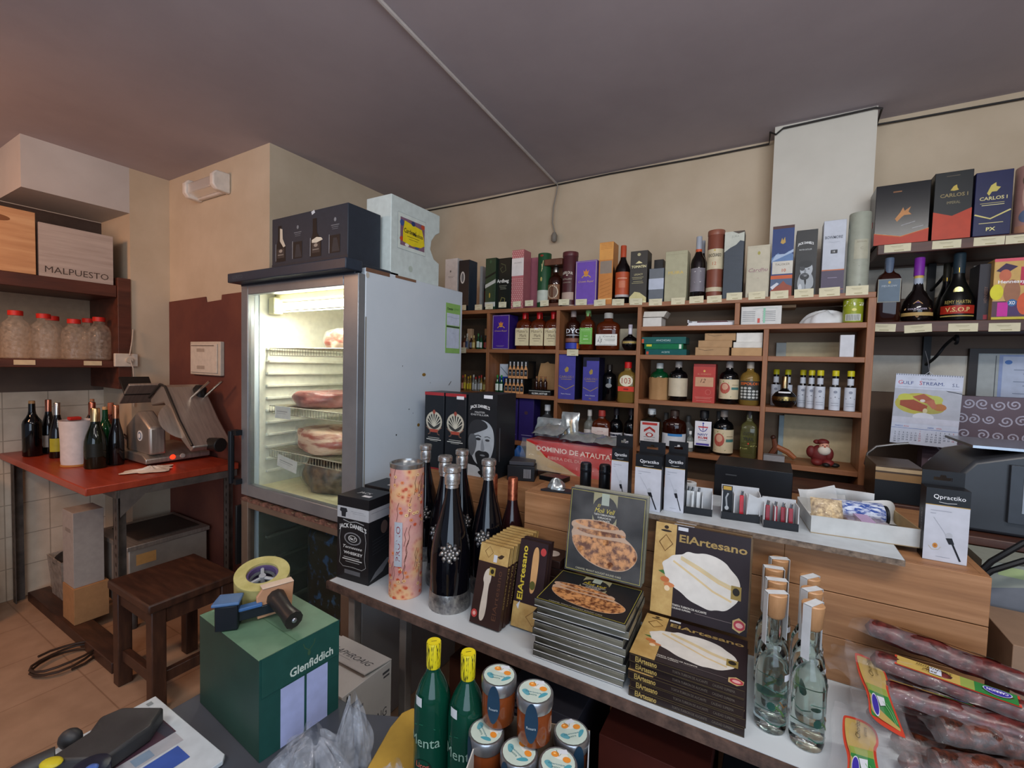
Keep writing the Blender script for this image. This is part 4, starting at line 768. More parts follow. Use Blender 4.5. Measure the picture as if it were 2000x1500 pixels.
# bay 2 / 3 bottom
for i, (a, b) in enumerate(((982, 1010), (1012, 1041))):
    scarton('gift_carton', ('left', 'right')[i]+' deep indigo carton of the pair in the bottom second bay', a, b, 856, 778, YG+.02, ZC, .085, '#241a52', front=[('r', .02, .01, .98, .99, '#2c2062'), ('e', .5, .66, .12, .04, '#4a3440'), ('r', .2, .13, .9, .145, '#8a84b0')], group='indigo cartons')
sbottle('spirit_bottle', 'clear bottle with a white cap at the right of the bottom second bay', 1064, 26, 862, 790, YG+.04, ZC, 'whisky', glass('smoky_glass', '#8a8e90', .05, .8), '#e8e8e8')
sbottle('gin_bottle', 'clear bottle with red dot label behind the silver snack bags', 1147, 20, 880, 800, YG+.02, ZC, 'whisky', CLM, '#c9c4bc', [(.12, .5, 70, '#d9d4d0', [('e', .4, .6, .16, .12, '#b8443a')])])
sbottle('whisky_bottle', 'flat-sided whisky bottle with pink label and red bird print', 1170, 35, 880, 801, YG, ZC, 'stocky', AMBER, '#a83a32', [(.18, .58, 84, '#e4cfc8', [('p', [(.4, .2), (.65, .25), (.75, .45), (.7, .6), (.6, .4), (.42, .35), (.3, .15)], '#a83c34'), ('e', .5, .85, .45, .16, '#ecdcd6'), T('GROUSE', .5, .75, .07, '#a85c50', .7), ('r', 0, 0, 1, .12, '#d08a84')])], n=4, sy=.7)
for i, u in enumerate((1199, 1228)):
    sbottle('liqueur_bottle', ('left', 'right')[i]+' of two black bottles with white labels beside the bird label bottle', u, 26, 884, 797, YG+.03-.02*i, ZC, 'whisky', BLACKG, '#2a2226', [(.12, .44, 75, '#d8d6da', [('r', 0, .75, .8, .9, '#2c3040'), ('r', .3, .35, .5, .45, '#8a8a90')])], group='black bottles with white labels')

# ---- right half of the rack
# top compartments
ZT = ZR1
t = thing('white_box', 'white carton with a torn flap at the left of the upper right compartment', 'box', (at(1280, 634, 'y', 2.3).x, 2.27, ZT))
g = G(); g.box(-.055, 0, 0, .035, .1, .045, mat('#d6d3cc', .6)); g.build('carton_body', t, bevel=.002)
g = G(); g.prism([(-.055, .048), (.045, .047), (.06, .074), (-.05, .076)], 0, .10, mat('#ccc8be', .6), 'y'); g.build('flap', t, bevel=.001)
t = thing('flat_tray', 'low white tray with dark printed packs in the upper right compartment', 'tray', (at(1388, 633, 'y', 2.3).x, 2.28, ZT))
g = G(); g.box(-.10, 0, 0, .095, .12, .006, mat('#e0e2e6', .5)); g.box(-.10, 0, .006, .095, .004, .016, mat('#e0e2e6', .5)); g.box(-.10, .116, .006, .095, .12, .034, mat('#e0e2e6', .5)); g.box(-.10, 0, .006, -.096, .12, .03, mat('#e0e2e6', .5)); g.build('tray_body', t)
g = G(); g.box(-.06, .02, .006, .07, .1, .024, mat('#5a3038', .4)); g.build('packs', t)
scarton('medicine_carton', 'white printed carton with red and green marks in the upper right compartment', 1447, 1526, 630, 598, YG+.01, ZT, .08, '#cfd0cc', front=[('r', .04+.5*(k % 2), .2+.1*(k//2), .36+.5*(k % 2), .23+.1*(k//2), '#85888a') for k in range(12)]+[('r', .42, .1, .48, .35, '#c9564c'), ('r', .56, .1, .61, .9, '#8fc4a8'), ('l', [(.3, .85), (.5, .9), (.9, .88)], .004, '#5ca07c')], rz=-.02)
g = G(); g.box(-.11, 0, 0, .11, .1, .012, mat('#a98a68', .6)); p = at(1500, 590, 'y', 2.38); tag(g.build('wooden_strip', loc=(p.x, 2.36, ZT+.082)), 'thin tan strip lying on top of the white printed carton', 'strip')
random.seed(5)
def cloth_fn(sx, sy, h, ph):
    def f(u, v):
        a = u*2*math.pi; r = math.sin(v*math.pi/2); k = 1+.12*math.sin(3*a+ph)+.08*math.sin(5*a-ph*2)+.05*math.sin(9*a)
        return (sx*k*r*math.cos(a), sy*k*r*math.sin(a), max(0.0005, h*math.cos(v*math.pi/2)*(1+.15*math.sin(4*a+6*v))))
    return f
g = G(); g.grid(cloth_fn(.095, .05, .055, 1), 40, 12, mottled('white_paper_cloth', '#c9ccce', '#dfe1e2', 9, .8, .5)); p = at(1612, 628, 'y', 2.33); tag(g.build('paper_bundle', loc=(p.x, 2.335, ZT)), 'crumpled white paper bundle left of the green can', 'paper')
t = thing('drink_can', 'lime green can with white lettering at the right of the upper compartment', 'can', (at(1665, 624, 'y', 2.29).x, 2.29, ZT))
g = G(); g.lathe([(.03, 0), (.034, .004), (.034, .096), (.03, .1)], mat('#8f9a2a', .3), 24); g.build('can_body', t)
g = G(); g.dec(Cyl(.034, 0, .1, -90, 85), [T('Eva', .5, .78, .2, '#eef0e0', .8, 'fi'), ('r', .2, .08, .75, .35, '#c9ccc4')]+[('r', .25+.05*k, .1, .27+.05*k, .33, '#5a5c58') for k in range(9)]+[('e', .5, .52, .08, .06, '#d8d27a')]); g.build('printed_sleeve', t)
# second row
z = ZR2
for i, (a, b, h, c, it) in enumerate(((1260, 1340, .028, '#1f5a58', [('r', .02, .1, .08, .6, '#c94a2c'), T('ACEITE', .5, .5, .3, '#b9d4d0', .5)]), (1257, 1333, .026, '#1c7048', [('r', .06, .5, .2, .9, '#d6c83a'), ('r', .9, .1, .96, .9, '#cfe0d0')]), (1252, 1338, .033, '#28605c', [('r', .0, .1, .05, .7, '#c9542c'), T('ANCHOAS', .5, .5, .3, '#c4dad6', .5)]))):
    x0, x1, _ = pxbox(a, b, 694, 690, YG, z)
    carton('tinned_fish_pack', ('bottom', 'middle', 'top')[i]+' of three stacked flat green packs wrapped in film', ((x0+x1)/2, YG+.06, z), x1-x0, .11, h, c, r=.15, front=it, group='flat green packs', cat='pack'); z += h+.0006
for i, (a, b, u0, h) in enumerate(((1358, 1424, 0, .038), (1362, 1428, 1, .032), (1373, 1434, 2, .034))):
    zz = ZR2+(0, .0385, .071)[i]; x0, x1, _ = pxbox(a, b, 694, 690, YG, ZR2)
    carton('kraft_box', ('bottom', 'middle', 'top')[i]+' tan cardboard box of the left pile beside the green packs', ((x0+x1)/2, YG+.05+.012*i, zz), x1-x0, .1, h, '#b08e68', rz=.03*(i-1), r=.8, front=[('l', [(.1, .8), (.3, .6), (.55, .72)], .01, '#3c2c20')] if i != 1 else [], group='cardboard boxes')
for i, (a, b, c) in enumerate(((1428, 1490, '#b9946a'), (1431, 1489, '#d6d4cc'), (1436, 1492, '#dddbd4'))):
    zz = ZR2+(0, .0365, .063)[i]; x0, x1, _ = pxbox(a, b, 694, 690, YG, ZR2); x1 = min(x1, -.038)
    carton('small_white_box', ('tan cardboard box under two white ones', 'middle white box on the tan one', 'topmost white box')[i]+' in the right pile by the upright', ((x0+x1)/2, YG+.05+.01*i, zz), x1-x0, .1, (.036, .026, .042)[i], c, r=.8, group='cardboard boxes')
scarton('white_box', 'upright small white box by the right upright', 1640, 1668, 695, 654, YG+.01, ZR2, .05, '#c9cbd0', rz=-.05)
g = G(); g.box(-.11, 0, 0, .11, .004, .072, mat('#bfb291', .7)); g.box(-.15, .001, 0, -.1101, .004, .07, mat('#a4aaa6', .6)); p = at(1590, 690, 'y', 2.47); tag(g.build('backing_card', loc=(p.x, 2.47, ZR2)), 'low cream card strip leaning at the back of the second right compartment', 'card')
# third row left: bottles
sbottle('spirit_bottle', 'bottle wrapped in brown paper with only its glass neck showing', 1284, 37, 781, 709, YG+.02, ZR3, 'stocky', GREENG, '#b9bcb8', [])
pw = bpy.context.scene.objects
def paperwrap(root, H, R):
    g = G(); g.grid(lambda u, v: ((R+.004+.002*math.sin(9*u*6.28+v*4))*(1 if v < .85 else 1-.5*(v-.85)/.15)*math.cos(u*2*math.pi), (R+.004+.002*math.sin(7*u*6.28))*(1 if v < .85 else 1-.5*(v-.85)/.15)*math.sin(u*2*math.pi), v*.70*H), 36, 12, KRAFT); g.build('paper_wrap', root)
rt0 = [o for o in bpy.data.objects if o.get('label', '').startswith('bottle wrapped in brown paper')][0]
b0 = rt0.children[0]; paperwrap(rt0, max(v.co.z for v in b0.data.vertices)/.92, max(v.co.x for v in b0.data.vertices))
CAPT = [('r', 0, 0, 1, 1, '#d2c2a0'), ('e', .35, .55, .2, .28, '#b5584a'), ('e', .36, .62, .12, .16, '#d8a88c'), ('l', [(.2, .1), (.4, .3), (.6, .12)], .05, '#5d7a3c'), ('l', [(.15, .8), (.3, .9), (.5, .82)], .04, '#8a9a4c'), ('r', .6, .48, .95, .6, '#4a7a74'), ('r', .62, .7, .9, .73, '#9a8a68')]
sbottle('rum_bottle', 'black rum bottle with a faded cream label and red tab beside the paper-wrapped bottle', 1321, 37, 782, 706, YG, ZR3, 'stocky', BLACKG, '#8f8a86', [(.12, .58, 80, '#cdbfa4', [('l', [(.2, .3), (.5, .5), (.3, .7), (.6, .3), (.2, .2)], .02, '#9a8468'), ('p', [(.75, .75), (1, .95), (1, .45)], '#b3374a')])])
scarton('gift_carton', 'red rum carton with a gold panel in the third right compartment', 1352, 1395, 786, 711, YG, ZR3, .09, '#8f2f2c', front=[('r', 0, 0, 1, .93, '#b34038'), ('r', .1, .42, .92, .66, '#c79a78'), T('12', .45, .57, .10, '#5a2c20', .3, 'i'), ('e', .5, .82, .05, .03, '#d9a85c'), T('EL DORADO', .5, .74, .04, '#cf8a6a', .6), ('e', .7, .28, .13, .07, '#c46a5c'), ('e', .7, .28, .11, .06, '#b34038')]+bars(.1, .9, (.14, .11, .05), '#d08878'))
sbottle('rum_bottle', 'black rum bottle with a colourful figure label left of the skeleton-print bottle', 1421, 39, 788, 706, YG, ZR3, 'stocky', BLACKG, '#8f8a86', [(.12, .58, 80, None, CAPT)])
sbottle('tequila_bottle', 'golden tequila bottle with orange lettering and black-white print', 1462, 40, 790, 707, YG, ZR3, 'stocky', GOLDL, '#a39a8c', [(.12, .56, 80, '#3a3c38', [T('ESPOLON', .5, .86, .14, '#e06a24', .72, 'fb')]+[('e', .2+.15*(k % 5), .15+.16*(k//5), .06, .06, '#c4c6c0') for k in range(18)])])
# third row right: globe liqueur, bitters
sbottle('liqueur_bottle', 'spherical black liqueur bottle with gold belt in the right bay', 1531, 50, 796, 735, YG, ZR3-.003, 'globe', BLACKG, '#9a8a6a!', [(.24, .36, 89, '#9c8450!', []), (.44, .52, 40, '#e6e6e6', [])])
def bitters(u, vB, Y, hk=1.0, lbl=''):
    x = at(u, vB, 'y', Y).x; t = thing('bitters_bottle', lbl, 'bottle', (x, Y+.022, ZR3-.002), 0, 'bitters bottles')
    g = G(); g.lathe([(.0165, 0), (.0185, .004), (.0185, .085*hk), (.011, .108*hk), (.0105, .15*hk)], BLACKG, 16); g.build('bottle_body', t)
    g = G(); g.lathe([(.0192, .003), (.0192, .098*hk), (.0188, .099*hk)], mat('#c6ccd6', .6), 20, cap=False); g.dec(Cyl(.0192, .003, .098*hk, -90, 80), [('e', .5, .8, .12, .06, '#8a90a0'), ('l', [(.2, .52), (.5, .58), (.8, .52)], .05, '#3c4250'), ('r', .25, .3, .75, .32, '#9aa0ac'), ('r', .25, .2, .75, .22, '#9aa0ac')], .0006); g.build('paper_wrap', t)
    g = G(); g.lathe([(.0112, .108*hk), (.0112, .135*hk)], mat('#c6ccd6', .6), 14, cap=False); g.build('neck_label', t)
    g = G(); g.lathe([(.0125, .145*hk), (.0125, .166*hk), (.011, .168*hk)], mat('#c2b81f', .35), 14); g.build('cap', t)
for i, (u, Y) in enumerate(((1600, 2.275), (1630, 2.272), (1660, 2.268), (1583, 2.31), (1566, 2.35), (1536, 2.37), (1513, 2.37))):
    bitters(u, 800, Y, 1, ['front bitters bottle with yellow cap, left of the front three', 'front bitters bottle with yellow cap, middle of the front three', 'front bitters bottle with yellow cap, next to the right upright', 'bitters bottle with yellow cap half behind the front left one', 'bitters bottle with yellow cap further back by the round liqueur', 'bitters bottle at the back directly behind the round liqueur', 'bitters bottle at the back left corner of the right bay'][i])
# bottom row left: bottles
sbottle('gin_bottle', 'clear square gin bottle with red and white guardsman label at the bottom row left', 1267, 41, 884, 798, YG, ZR4, 'stocky', CLEAR, '#c8ccce', [(.1, .68, 80, '#d8d4d4', [('r', .1, .84, .9, .95, '#c23a34'), ('p', [(.2, .5), (.5, .68), (.8, .5), (.8, .62), (.5, .78), (.2, .62)], '#b3332e'), ('e', .5, .4, .2, .1, '#b3332e'), ('e', .5, .4, .12, .07, '#e6e2e0'), ('l', [(.2, .3), (.8, .3)], .02, '#55565a'), T('LONDON', .5, .18, .07, '#44464a', .7)])], n=4)
sbottle('brandy_bottle', 'wide dark round bottle with white and blue label behind the hanging-hole boxes', 1313, 48, 886, 801, YG+.01, ZR4, 'stocky', DAMBER, '#3a2a24', [(.1, .42, 70, '#d8dade', [('r', .3, .8, .8, 1, '#3f86c4')])], sy=.7)
sbottle('miniature_bottle', 'tiny clear bottle with white cap left of the navy anchor bottle', 1346, 13, 884, 842, YG+.01, ZR4, 'whisky', CLM, '#e0e0dc', [(.2, .5, 60, '#e6e6e0', [])])
sbottle('rum_bottle', 'square black rum bottle with white anchor label', 1371, 36, 884, 802, YG, ZR4, 'stocky', BLACKG, '#15161a', [(.18, .76, 80, '#e6e4ea', [('l', [(.5, .62), (.5, .9)], .05, '#3a3f9a'), ('l', [(.25, .72), (.35, .62), (.5, .58), (.65, .62), (.75, .72)], .05, '#3a3f9a'), ('r', .2, .74, .8, .79, '#c23a44'), ('e', .5, .92, .06, .03, '#3a3f9a'), T('NAVY', .5, .46, .10, '#3a3f8a', .62, 'fb'), T('RUM', .5, .33, .10, '#b8323c', .56, 'fb'), ('r', .25, .22, .75, .24, '#66688a'), ('r', .1, .02, .9, .1, '#4a3f9a')])], n=5, cap=(.82, 1, .5))
sbottle('rum_bottle', 'black rum bottle with a colourful figure label right of the anchor bottle', 1410, 40, 887, 801, YG, ZR4, 'stocky', BLACKG, '#7a726c', [(.06, .58, 80, None, CAPT)])
sbottle('spirit_bottle', 'yellowish ridged glass bottle with dark stencil lettering in the bottom row', 1460, 34, 892, 803, YG, ZR4, 'stocky', glass('olive_glass', '#9a9a60', .04, .8), '#3a3430', [(.3, .62, 70, None, [T('CUTTY', .5, .7, .22, '#2c2c26', .8, 'fb'), T('TRAIL', .5, .35, .22, '#2c2c26', .8, 'fb'), ('e', .5, .05, .06, .06, '#c23c2c')])], n=5)
for i, (u, hh, c) in enumerate(((1297, 806, '#8f8a84'), (1341, 812, '#a2a4a4'), (1400, 803, '#77726a'))):
    sbottle('spirit_bottle', ['frosted bottle standing in the shade behind the square gin bottle', 'pale bottle in the shade behind the anchor bottle, left side', 'dim bottle at the back between the anchor and figure bottles'][i], u, 24, 878, hh, YG+.12, ZR4, 'wine', glass(f'shade_glass_{i}', c, .15, .6), '#5a5652', group='bottles at the back of the bottom row')
# bottom row right: santa, small box, figures
g = G(); g.box(-.145, 0, 0, .15, .004, .195, mat('#b8aa88', .7)); g.box(-.165, .001, 0, -.1451, .004, .19, mat('#8fa0a4', .6)); p = at(1600, 905, 'y', 2.46); tag(g.build('backing_card', loc=(p.x-.0, 2.46, ZR4)), 'cream board leaning behind the red-coated figurine', 'board')
p = at(1600, 915, 'y', 2.32)
t = thing('father_christmas_figurine', 'painted figurine in red coat and hat with white beard, seated', 'figurine', (p.x, 2.32, ZR4), 0)
RED = mottled('faded_red_paint', '#5c1817', '#7a2422', 8, .6, .3)
g = G(); g.ball((0, 0, .045), (.038, .03, .042), RED); g.ball((-.033, -.008, .055), (.018, .018, .026), RED); g.ball((.03, -.012, .05), (.017, .018, .028), RED); g.ball((-.012, -.026, .016), (.022, .026, .016), RED); g.ball((.028, -.024, .016), (.022, .026, .015), RED); g.build('coat', t)
g = G(); g.ball((.012, -.014, .083), (.019, .018, .02), mat('#cf9880', .6)); g.ball((.013, -.033, .083), (.004, .005, .004), mat('#b8604c', .6), 8, 6); g.ball((.006, -.0305, .089), (.0022, .002, .0022), '#1c1410', 6, 4); g.ball((.02, -.0305, .089), (.0022, .002, .0022), '#1c1410', 6, 4); g.build('face', t)
g = G(); g.ball((.012, -.024, .066), (.024, .017, .02), mottled('cream_beard', '#d2c9ba', '#e6dfd2', 20, .8)); g.ball((.012, -.032, .075), (.012, .006, .004), mat('#cfc5b5', .8), 8, 6); g.build('beard', t)
g = G(); g.ball((.008, -.008, .1), (.022, .02, .014), RED); g.ball((-.012, .0, .098), (.015, .014, .01), RED); g.build('hat', t)
g = G(); g.ball((.05, -.03, .01), (.018, .014, .009), '#1c1c1a'); g.ball((.02, -.045, .01), (.014, .012, .009), '#1c1c1a'); g.build('boots', t)
scarton('small_box', 'small grey open box at the left of the lowest right bay', 1490, 1532, 904, 890, YG+.005, ZR4, .05, '#8a8a8c')
p = at(1515, 880, 'y', 2.36)
g = G(); g.tube([(-.02, 0, .012), (.0, 0, .05), (-.01, 0, .09)], [.012, .014, .009], mat('#6a3c28', .5)); g.tube([(.0, .0, .055), (.045, 0, .035), (.075, 0, .01)], [.012, .013, .01], mat('#9a5a34', .5)); g.ball((-.012, 0, .095), .011, '#3a2018'); tag(g.build('wooden_figure', loc=(p.x, 2.36, ZR4)), 'brown carved wooden figure lying behind the small grey box', 'figure')

# ================================================================ right wall shelf
YR = 2.40
t = thing('wall_shelf', 'two dark brown plank shelves on black scroll brackets right of the pillar', 'shelf', (0, 0, 0))
for z, th in ((2.09, .042), (1.77, .044)):
    g = G(); g.box(.3625, YR, z-th, 1.7, 2.6895, z, wood('dark_brown_plank', '#3a2119', '#4d2d22', '#5c382b', (.7, 5, 5), .5)); g.build('shelf_board', t, bevel=.003)
BLK = mat('#0d0e12', .5)
for x in (.60, 1.35):
    g = G(); g.box(x-.013, 2.665, 1.50, x+.013, 2.688, 1.725, BLK)
    br = g.build('bracket', t)
    g = G(); g.box(x-.013, 2.665, 1.7705, x+.013, 2.688, 2.047, BLK); g.build('bracket', t)
    for zz in (1.60, 1.93):
        pts = [(x+.004*k, 2.66-.012*k-.02*math.sin(k*.5), zz+.009*k) for k in range(14)]
        pts += [(x+.05, 2.50+.016*math.cos(a*.7), zz+.10+.016*math.sin(a*.7)) for a in range(0, 8)]
        g = G(); g.tube(pts, .006, BLK, 8); g.build('scroll', t)
scarton('gift_carton', 'wide black carton in film with a gold rider and orange foot, upper wall shelf', 1706, 1812, 472, 358, YR+.01, 2.09, .13, '#15171c', r=.2, group='cartons on the upper wall shelf', front=[('p', [(0, 0), (1, 0), (1, .22), (.5, .12), (0, .2)], '#b3391f'), ('l', [(0, .2), (.5, .12), (1, .22)], .012, '#d8883a'), ('p', [(.38, .42), (.47, .52), (.52, .60), (.55, .54), (.66, .60), (.62, .52), (.68, .47), (.55, .47), (.5, .44), (.42, .37)], '#b9804a'), ('r', .32, .86, .48, .88, '#8a5a34'), ('l', [(.5, .3), (.75, .35)], .006, '#c9ced4'), ('l', [(.7, .24), (.9, .27)], .006, '#c9ced4')], left=[('r', .3, .35, .7, .45, '#b83030')])
scarton('gift_carton', 'black brandy carton with gold lettering and plain orange lower third, upper wall shelf', 1819, 1894, 467, 335, YR, 2.09, .10, '#16191b', group='cartons on the upper wall shelf', front=[('p', [(0, 0), (1, 0), (1, .44), (.5, .34), (0, .42)], '#b33d22'), ('p', [(.42, .72), (.5, .78), (.58, .8), (.6, .75), (.64, .72), (.52, .71)], '#b9a24a'), T('CARLOS I', .52, .65, .055, '#8a7a52', .72, 'fb'), T('IMPERIAL', .52, .54, .04, '#8a8060', .35), ('r', .3, .93, .65, .94, '#5a5244')])
scarton('gift_carton', 'navy brandy carton with gold chevron and gold lettering, upper wall shelf', 1899, 1972, 460, 334, YR, 2.09, .10, '#1b1f48', group='cartons on the upper wall shelf', front=[('p', [(.32, .66), (.42, .78), (.55, .82), (.56, .76), (.68, .74), (.58, .68), (.45, .68), (.38, .62)], '#c2b35c'), T('CARLOS I', .5, .58, .055, '#cfc48a', .74, 'fb'), ('r', .15, .50, .8, .51, '#a89f70'), ('r', .2, .47, .8, .48, '#d8cf9a'), ('l', [(.02, .34), (.45, .26), (.98, .38)], .05, '#cfc27a'), ('r', .15, .19, .8, .2, '#cfc48a'), T('PX', .48, .1, .055, '#e0d890', .25, 'fb')])
canister('gift_tube', 'wide round tube with painted portraits at the right picture edge, upper shelf', 1981, 2060, 458, 325, YR, 2.09, '#a88078', [('e', .35, .55, .2, .25, '#c4a092'), ('e', .3, .78, .16, .1, '#6a5a4c'), ('r', 0, 0, 1, .12, '#b08068'), ('e', .3, .25, .2, .1, '#5c6a86')], group='cartons on the upper wall shelf')
sbottle('cognac_bottle', 'square-shouldered dark bottle with a blue-grey label on the lower wall shelf', 1733, 52, 630, 503, YR, 1.77, 'stocky', DAMBER, '#59677c', [(.30, .66, 78, '#5a6c7c', [('l', [(.02, .02), (.98, .02), (.98, .98), (.02, .98), (.02, .02)], .02, '#b5a06a'), T('MEUKOW', .5, .7, .08, '#aeb8c0', .7), ('e', .5, .85, .06, .06, '#b89a4c')])], n=4, sy=.7, cap=(.72, 1, .36))
sbottle('cognac_bottle', 'onion-shaped black bottle with purple neck and diamond label on the lower wall shelf', 1793, 66, 630, 503, YR, 1.77, 'onion', DARK, '#7a2c9a', [(.06, .32, 70, None, [('r', 0, .1, 1, .3, '#b8985c'), ('p', [(.15, .5), (.5, .98), (.85, .5), (.5, .02)], '#4c2c6c'), ('l', [(.15, .5), (.5, .98), (.85, .5), (.5, .02), (.15, .5)], .03, '#c9a070'), T('COURVOISIER', .5, .5, .1, '#d8cce0', .55)]), (.56, .68, 179, '#a7b0c0', []), (.68, .72, 179, '#cfae5c', [])], cap=(.72, 1, .33))
sbottle('cognac_bottle', 'taller shadowed neck of a black bottle behind the red-banded cognac', 1848, 50, 628, 514, YR+.13, 1.77, 'bell', BLACKG, '#2c2a22', [(.70, .76, 179, '#9a8034!', [])])
sbottle('cognac_bottle', 'black frosted bell-shaped bottle with red band lettering on the lower wall shelf', 1872, 74, 630, 494, YR, 1.77, 'bell', mat('#0b0c0b', .3), '#20303a', [(.10, .22, 62, '#a82a1c', [T('V.S.O.P', .5, .5, .55, '#d8b878', .7, 'b')]), (.22, .32, 50, None, [T('REMY MARTIN', .5, .5, .5, '#b8a45c', .9, 'f')]), (.36, .50, 24, None, [('e', .5, .5, .45, .45, '#b3b07a!')]), (.06, .075, 60, '#b8a45c', []), (.70, .78, 179, '#b09034!', [])])
scarton('gift_carton', 'bright yellow pink and blue painted cognac carton on the lower wall shelf', 1935, 2010, 627, 504, YR, 1.77, .12, '#c9a25a', r=.3, group='cartons on the lower wall shelf', front=[('r', 0, .95, 1, 1, '#d85a6a'), ('r', 0, .0, 1, .04, '#c9b83a'), ('r', 0, .04, 1, .3, '#5a3c4a'), ('p', [(.05, .8), (.3, .92), (.62, .86), (.4, .78), (.3, .76)], '#3c2448'), ('e', .3, .72, .16, .1, '#c46a4a'), ('e', .1, .45, .18, .13, '#d8d02a'), ('e', .5, .45, .22, .2, '#9c6a4c'), ('r', .14, .05, .42, .28, '#c82c9a'), ('r', .42, .06, .72, .3, '#4c3460'), ('e', .85, .25, .2, .18, '#cf5a34'), ('r', .7, .55, .8, .85, '#b8304c'), ('r', .86, .35, 1, .7, '#5aa0c4'), T('Hennessy', .48, .61, .07, '#f0ecec', .72, 'fb'), ('e', .52, .27, .12, .06, '#3c6a9c'), T('XO', .52, .27, .06, '#f0f0f0', .16, 'b')])
scarton('gift_carton', 'narrow dark carton with bronze side lettering left of the bright painted carton', 1906, 1932, 627, 515, YR+.03, 1.77, .1, '#241f26', group='cartons on the lower wall shelf', front=[T('HENNESSY', .6, .45, .25, '#7a5a4c', .6, 'v'), ('r', .5, .02, .8, .1, '#8a2430')])
for i, (u, v, z, tx) in enumerate(((1753, 484, 2.07, 'on the upper plank under the wide black carton'), (1849, 477, 2.07, 'on the upper plank under the orange-footed carton'), (1932, 470.5, 2.07, 'on the upper plank under the navy carton'), (1996, 466, 2.07, 'on the upper plank at the right picture edge'), (1724, 640, 1.75, 'on the lower plank under the blue-grey labelled bottle'), (1793, 641.5, 1.75, 'hanging crooked on the lower plank under the onion-shaped bottle'), (1881, 639.5, 1.75, 'on the lower plank under the red-banded bottle'), (1962, 639, 1.75, 'on the lower plank under the bright painted carton'))):
    card(u, v, .085, .032, tx, Y=YR, tilt=math.radians((0, 1, 1, 0, 2, -4, 0, 0)[i]))
# calendar hung from the bracket
YC = 2.37
a, b, c_, d_ = at(1746, 729, 'y', YC), at(1878, 732, 'y', YC), at(1753, 864, 'y', YC), at(1896, 873, 'y', YC)
wc, hc = (b-a).length, (a-c_).length
t = thing('wall_calendar', 'spiral-topped wall calendar with a plate of food picture hanging under the wall shelf', 'calendar', (a.x, YC, a.z-hc))
it = [('r', 0, 0, 1, 1, '#c8cede'), T('DESTILERIAS', .5, .935, .02, '#5a5f70', .5), T('G', .08, .88, .055, '#c23040'), T('ULF', .20, .875, .045, '#2c3c80', .16, 'f'), T('S', .39, .88, .055, '#c23040'), T('TREAM.', .57, .875, .045, '#2c3c80', .33, 'f'), T('S.L.', .90, .87, .045, '#3a4470', .1, 'f'), ('r', .04, .815, .95, .82, '#a8aec0'), ('r', .0, .38, 1, .79, '#b3b6c0'), ('e', .38, .585, .36, .15, '#b9b04a'), ('e', .18, .66, .12, .06, '#c4c44c'), ('e', .62, .65, .12, .06, '#bcc05c'), ('e', .55, .52, .22, .07, '#a8a050'), ('e', .7, .55, .1, .05, '#b0703c'), ('p', [(.1, .62), (.3, .64), (.52, .56), (.5, .47), (.3, .49), (.1, .55)], '#9c4a2e'), ('p', [(.28, .68), (.45, .73), (.62, .64), (.58, .58), (.4, .62)], '#a85a3e'), ('p', [(.48, .62), (.6, .66), (.66, .55), (.6, .52)], '#b56a50'), ('e', .49, .49, .035, .035, '#cfc49a'), ('e', .44, .63, .04, .02, '#dcd0c8'), ('p', [(.76, .79), (1, .76), (1, .75), (.8, .775)], '#2a2e38'), ('e', .47, .40, .16, .06, '#d4d6e0'), ('r', 0, .30, 1, .385, '#c8cad8'), ('r', .0, .225, 1, .229, '#3a62b0'), T('MARZO', .12, .255, .02, '#3a62b0', .12, 'f'), T('2026', .23, .255, .016, '#c24450', .08, 'f'), T('ABRIL', .6, .255, .02, '#3a62b0', .1, 'f'), T('2026', .72, .255, .016, '#c24450', .08, 'f')]
for m, x0, off, n in ((0, .06, 6, 31), (1, .55, 2, 30)):
    for dn in range(1, n+1):
        k = dn-1+off; cx, cy = x0+.063*(k % 7), .195-.033*(k//7)
        it.append(T(str(dn), cx+.01, cy, .019, '#c24450' if k % 7 == 6 else '#3c4458'))
g = G(); g.box(0, 0, 0, wc, .004, hc, mat('#b9bfcc', .6)); g.dec(Flat((0, 0, 0), (1, 0, 0), (0, 0, 1), wc, hc), it); o = g.build('pages', t); 
g = G()
for k in range(28): g.lathe([(.0022, 0), (.0022, .006)], '#9aa0ac', 6, c=(wc*(k+.5)/28, .0, hc-.005))
g.build('wire_binding', t)['kind'] = 'stuff'
g = G(); g.tube([(wc*.5-.012, .0, hc), (wc*.5, .0, hc+.012), (wc*.5+.012, .0, hc)], .0012, '#c9ccd2', 6); g.tube([(wc*.5, .0, hc+.012), (wc*.5+.005, .06, hc+.06), (wc*.5+.01, .13, hc+.10)], .001, '#8a8c92', 6); g.build('hanger', t)
t.rotation_euler = (0, math.radians(1.5), 0)
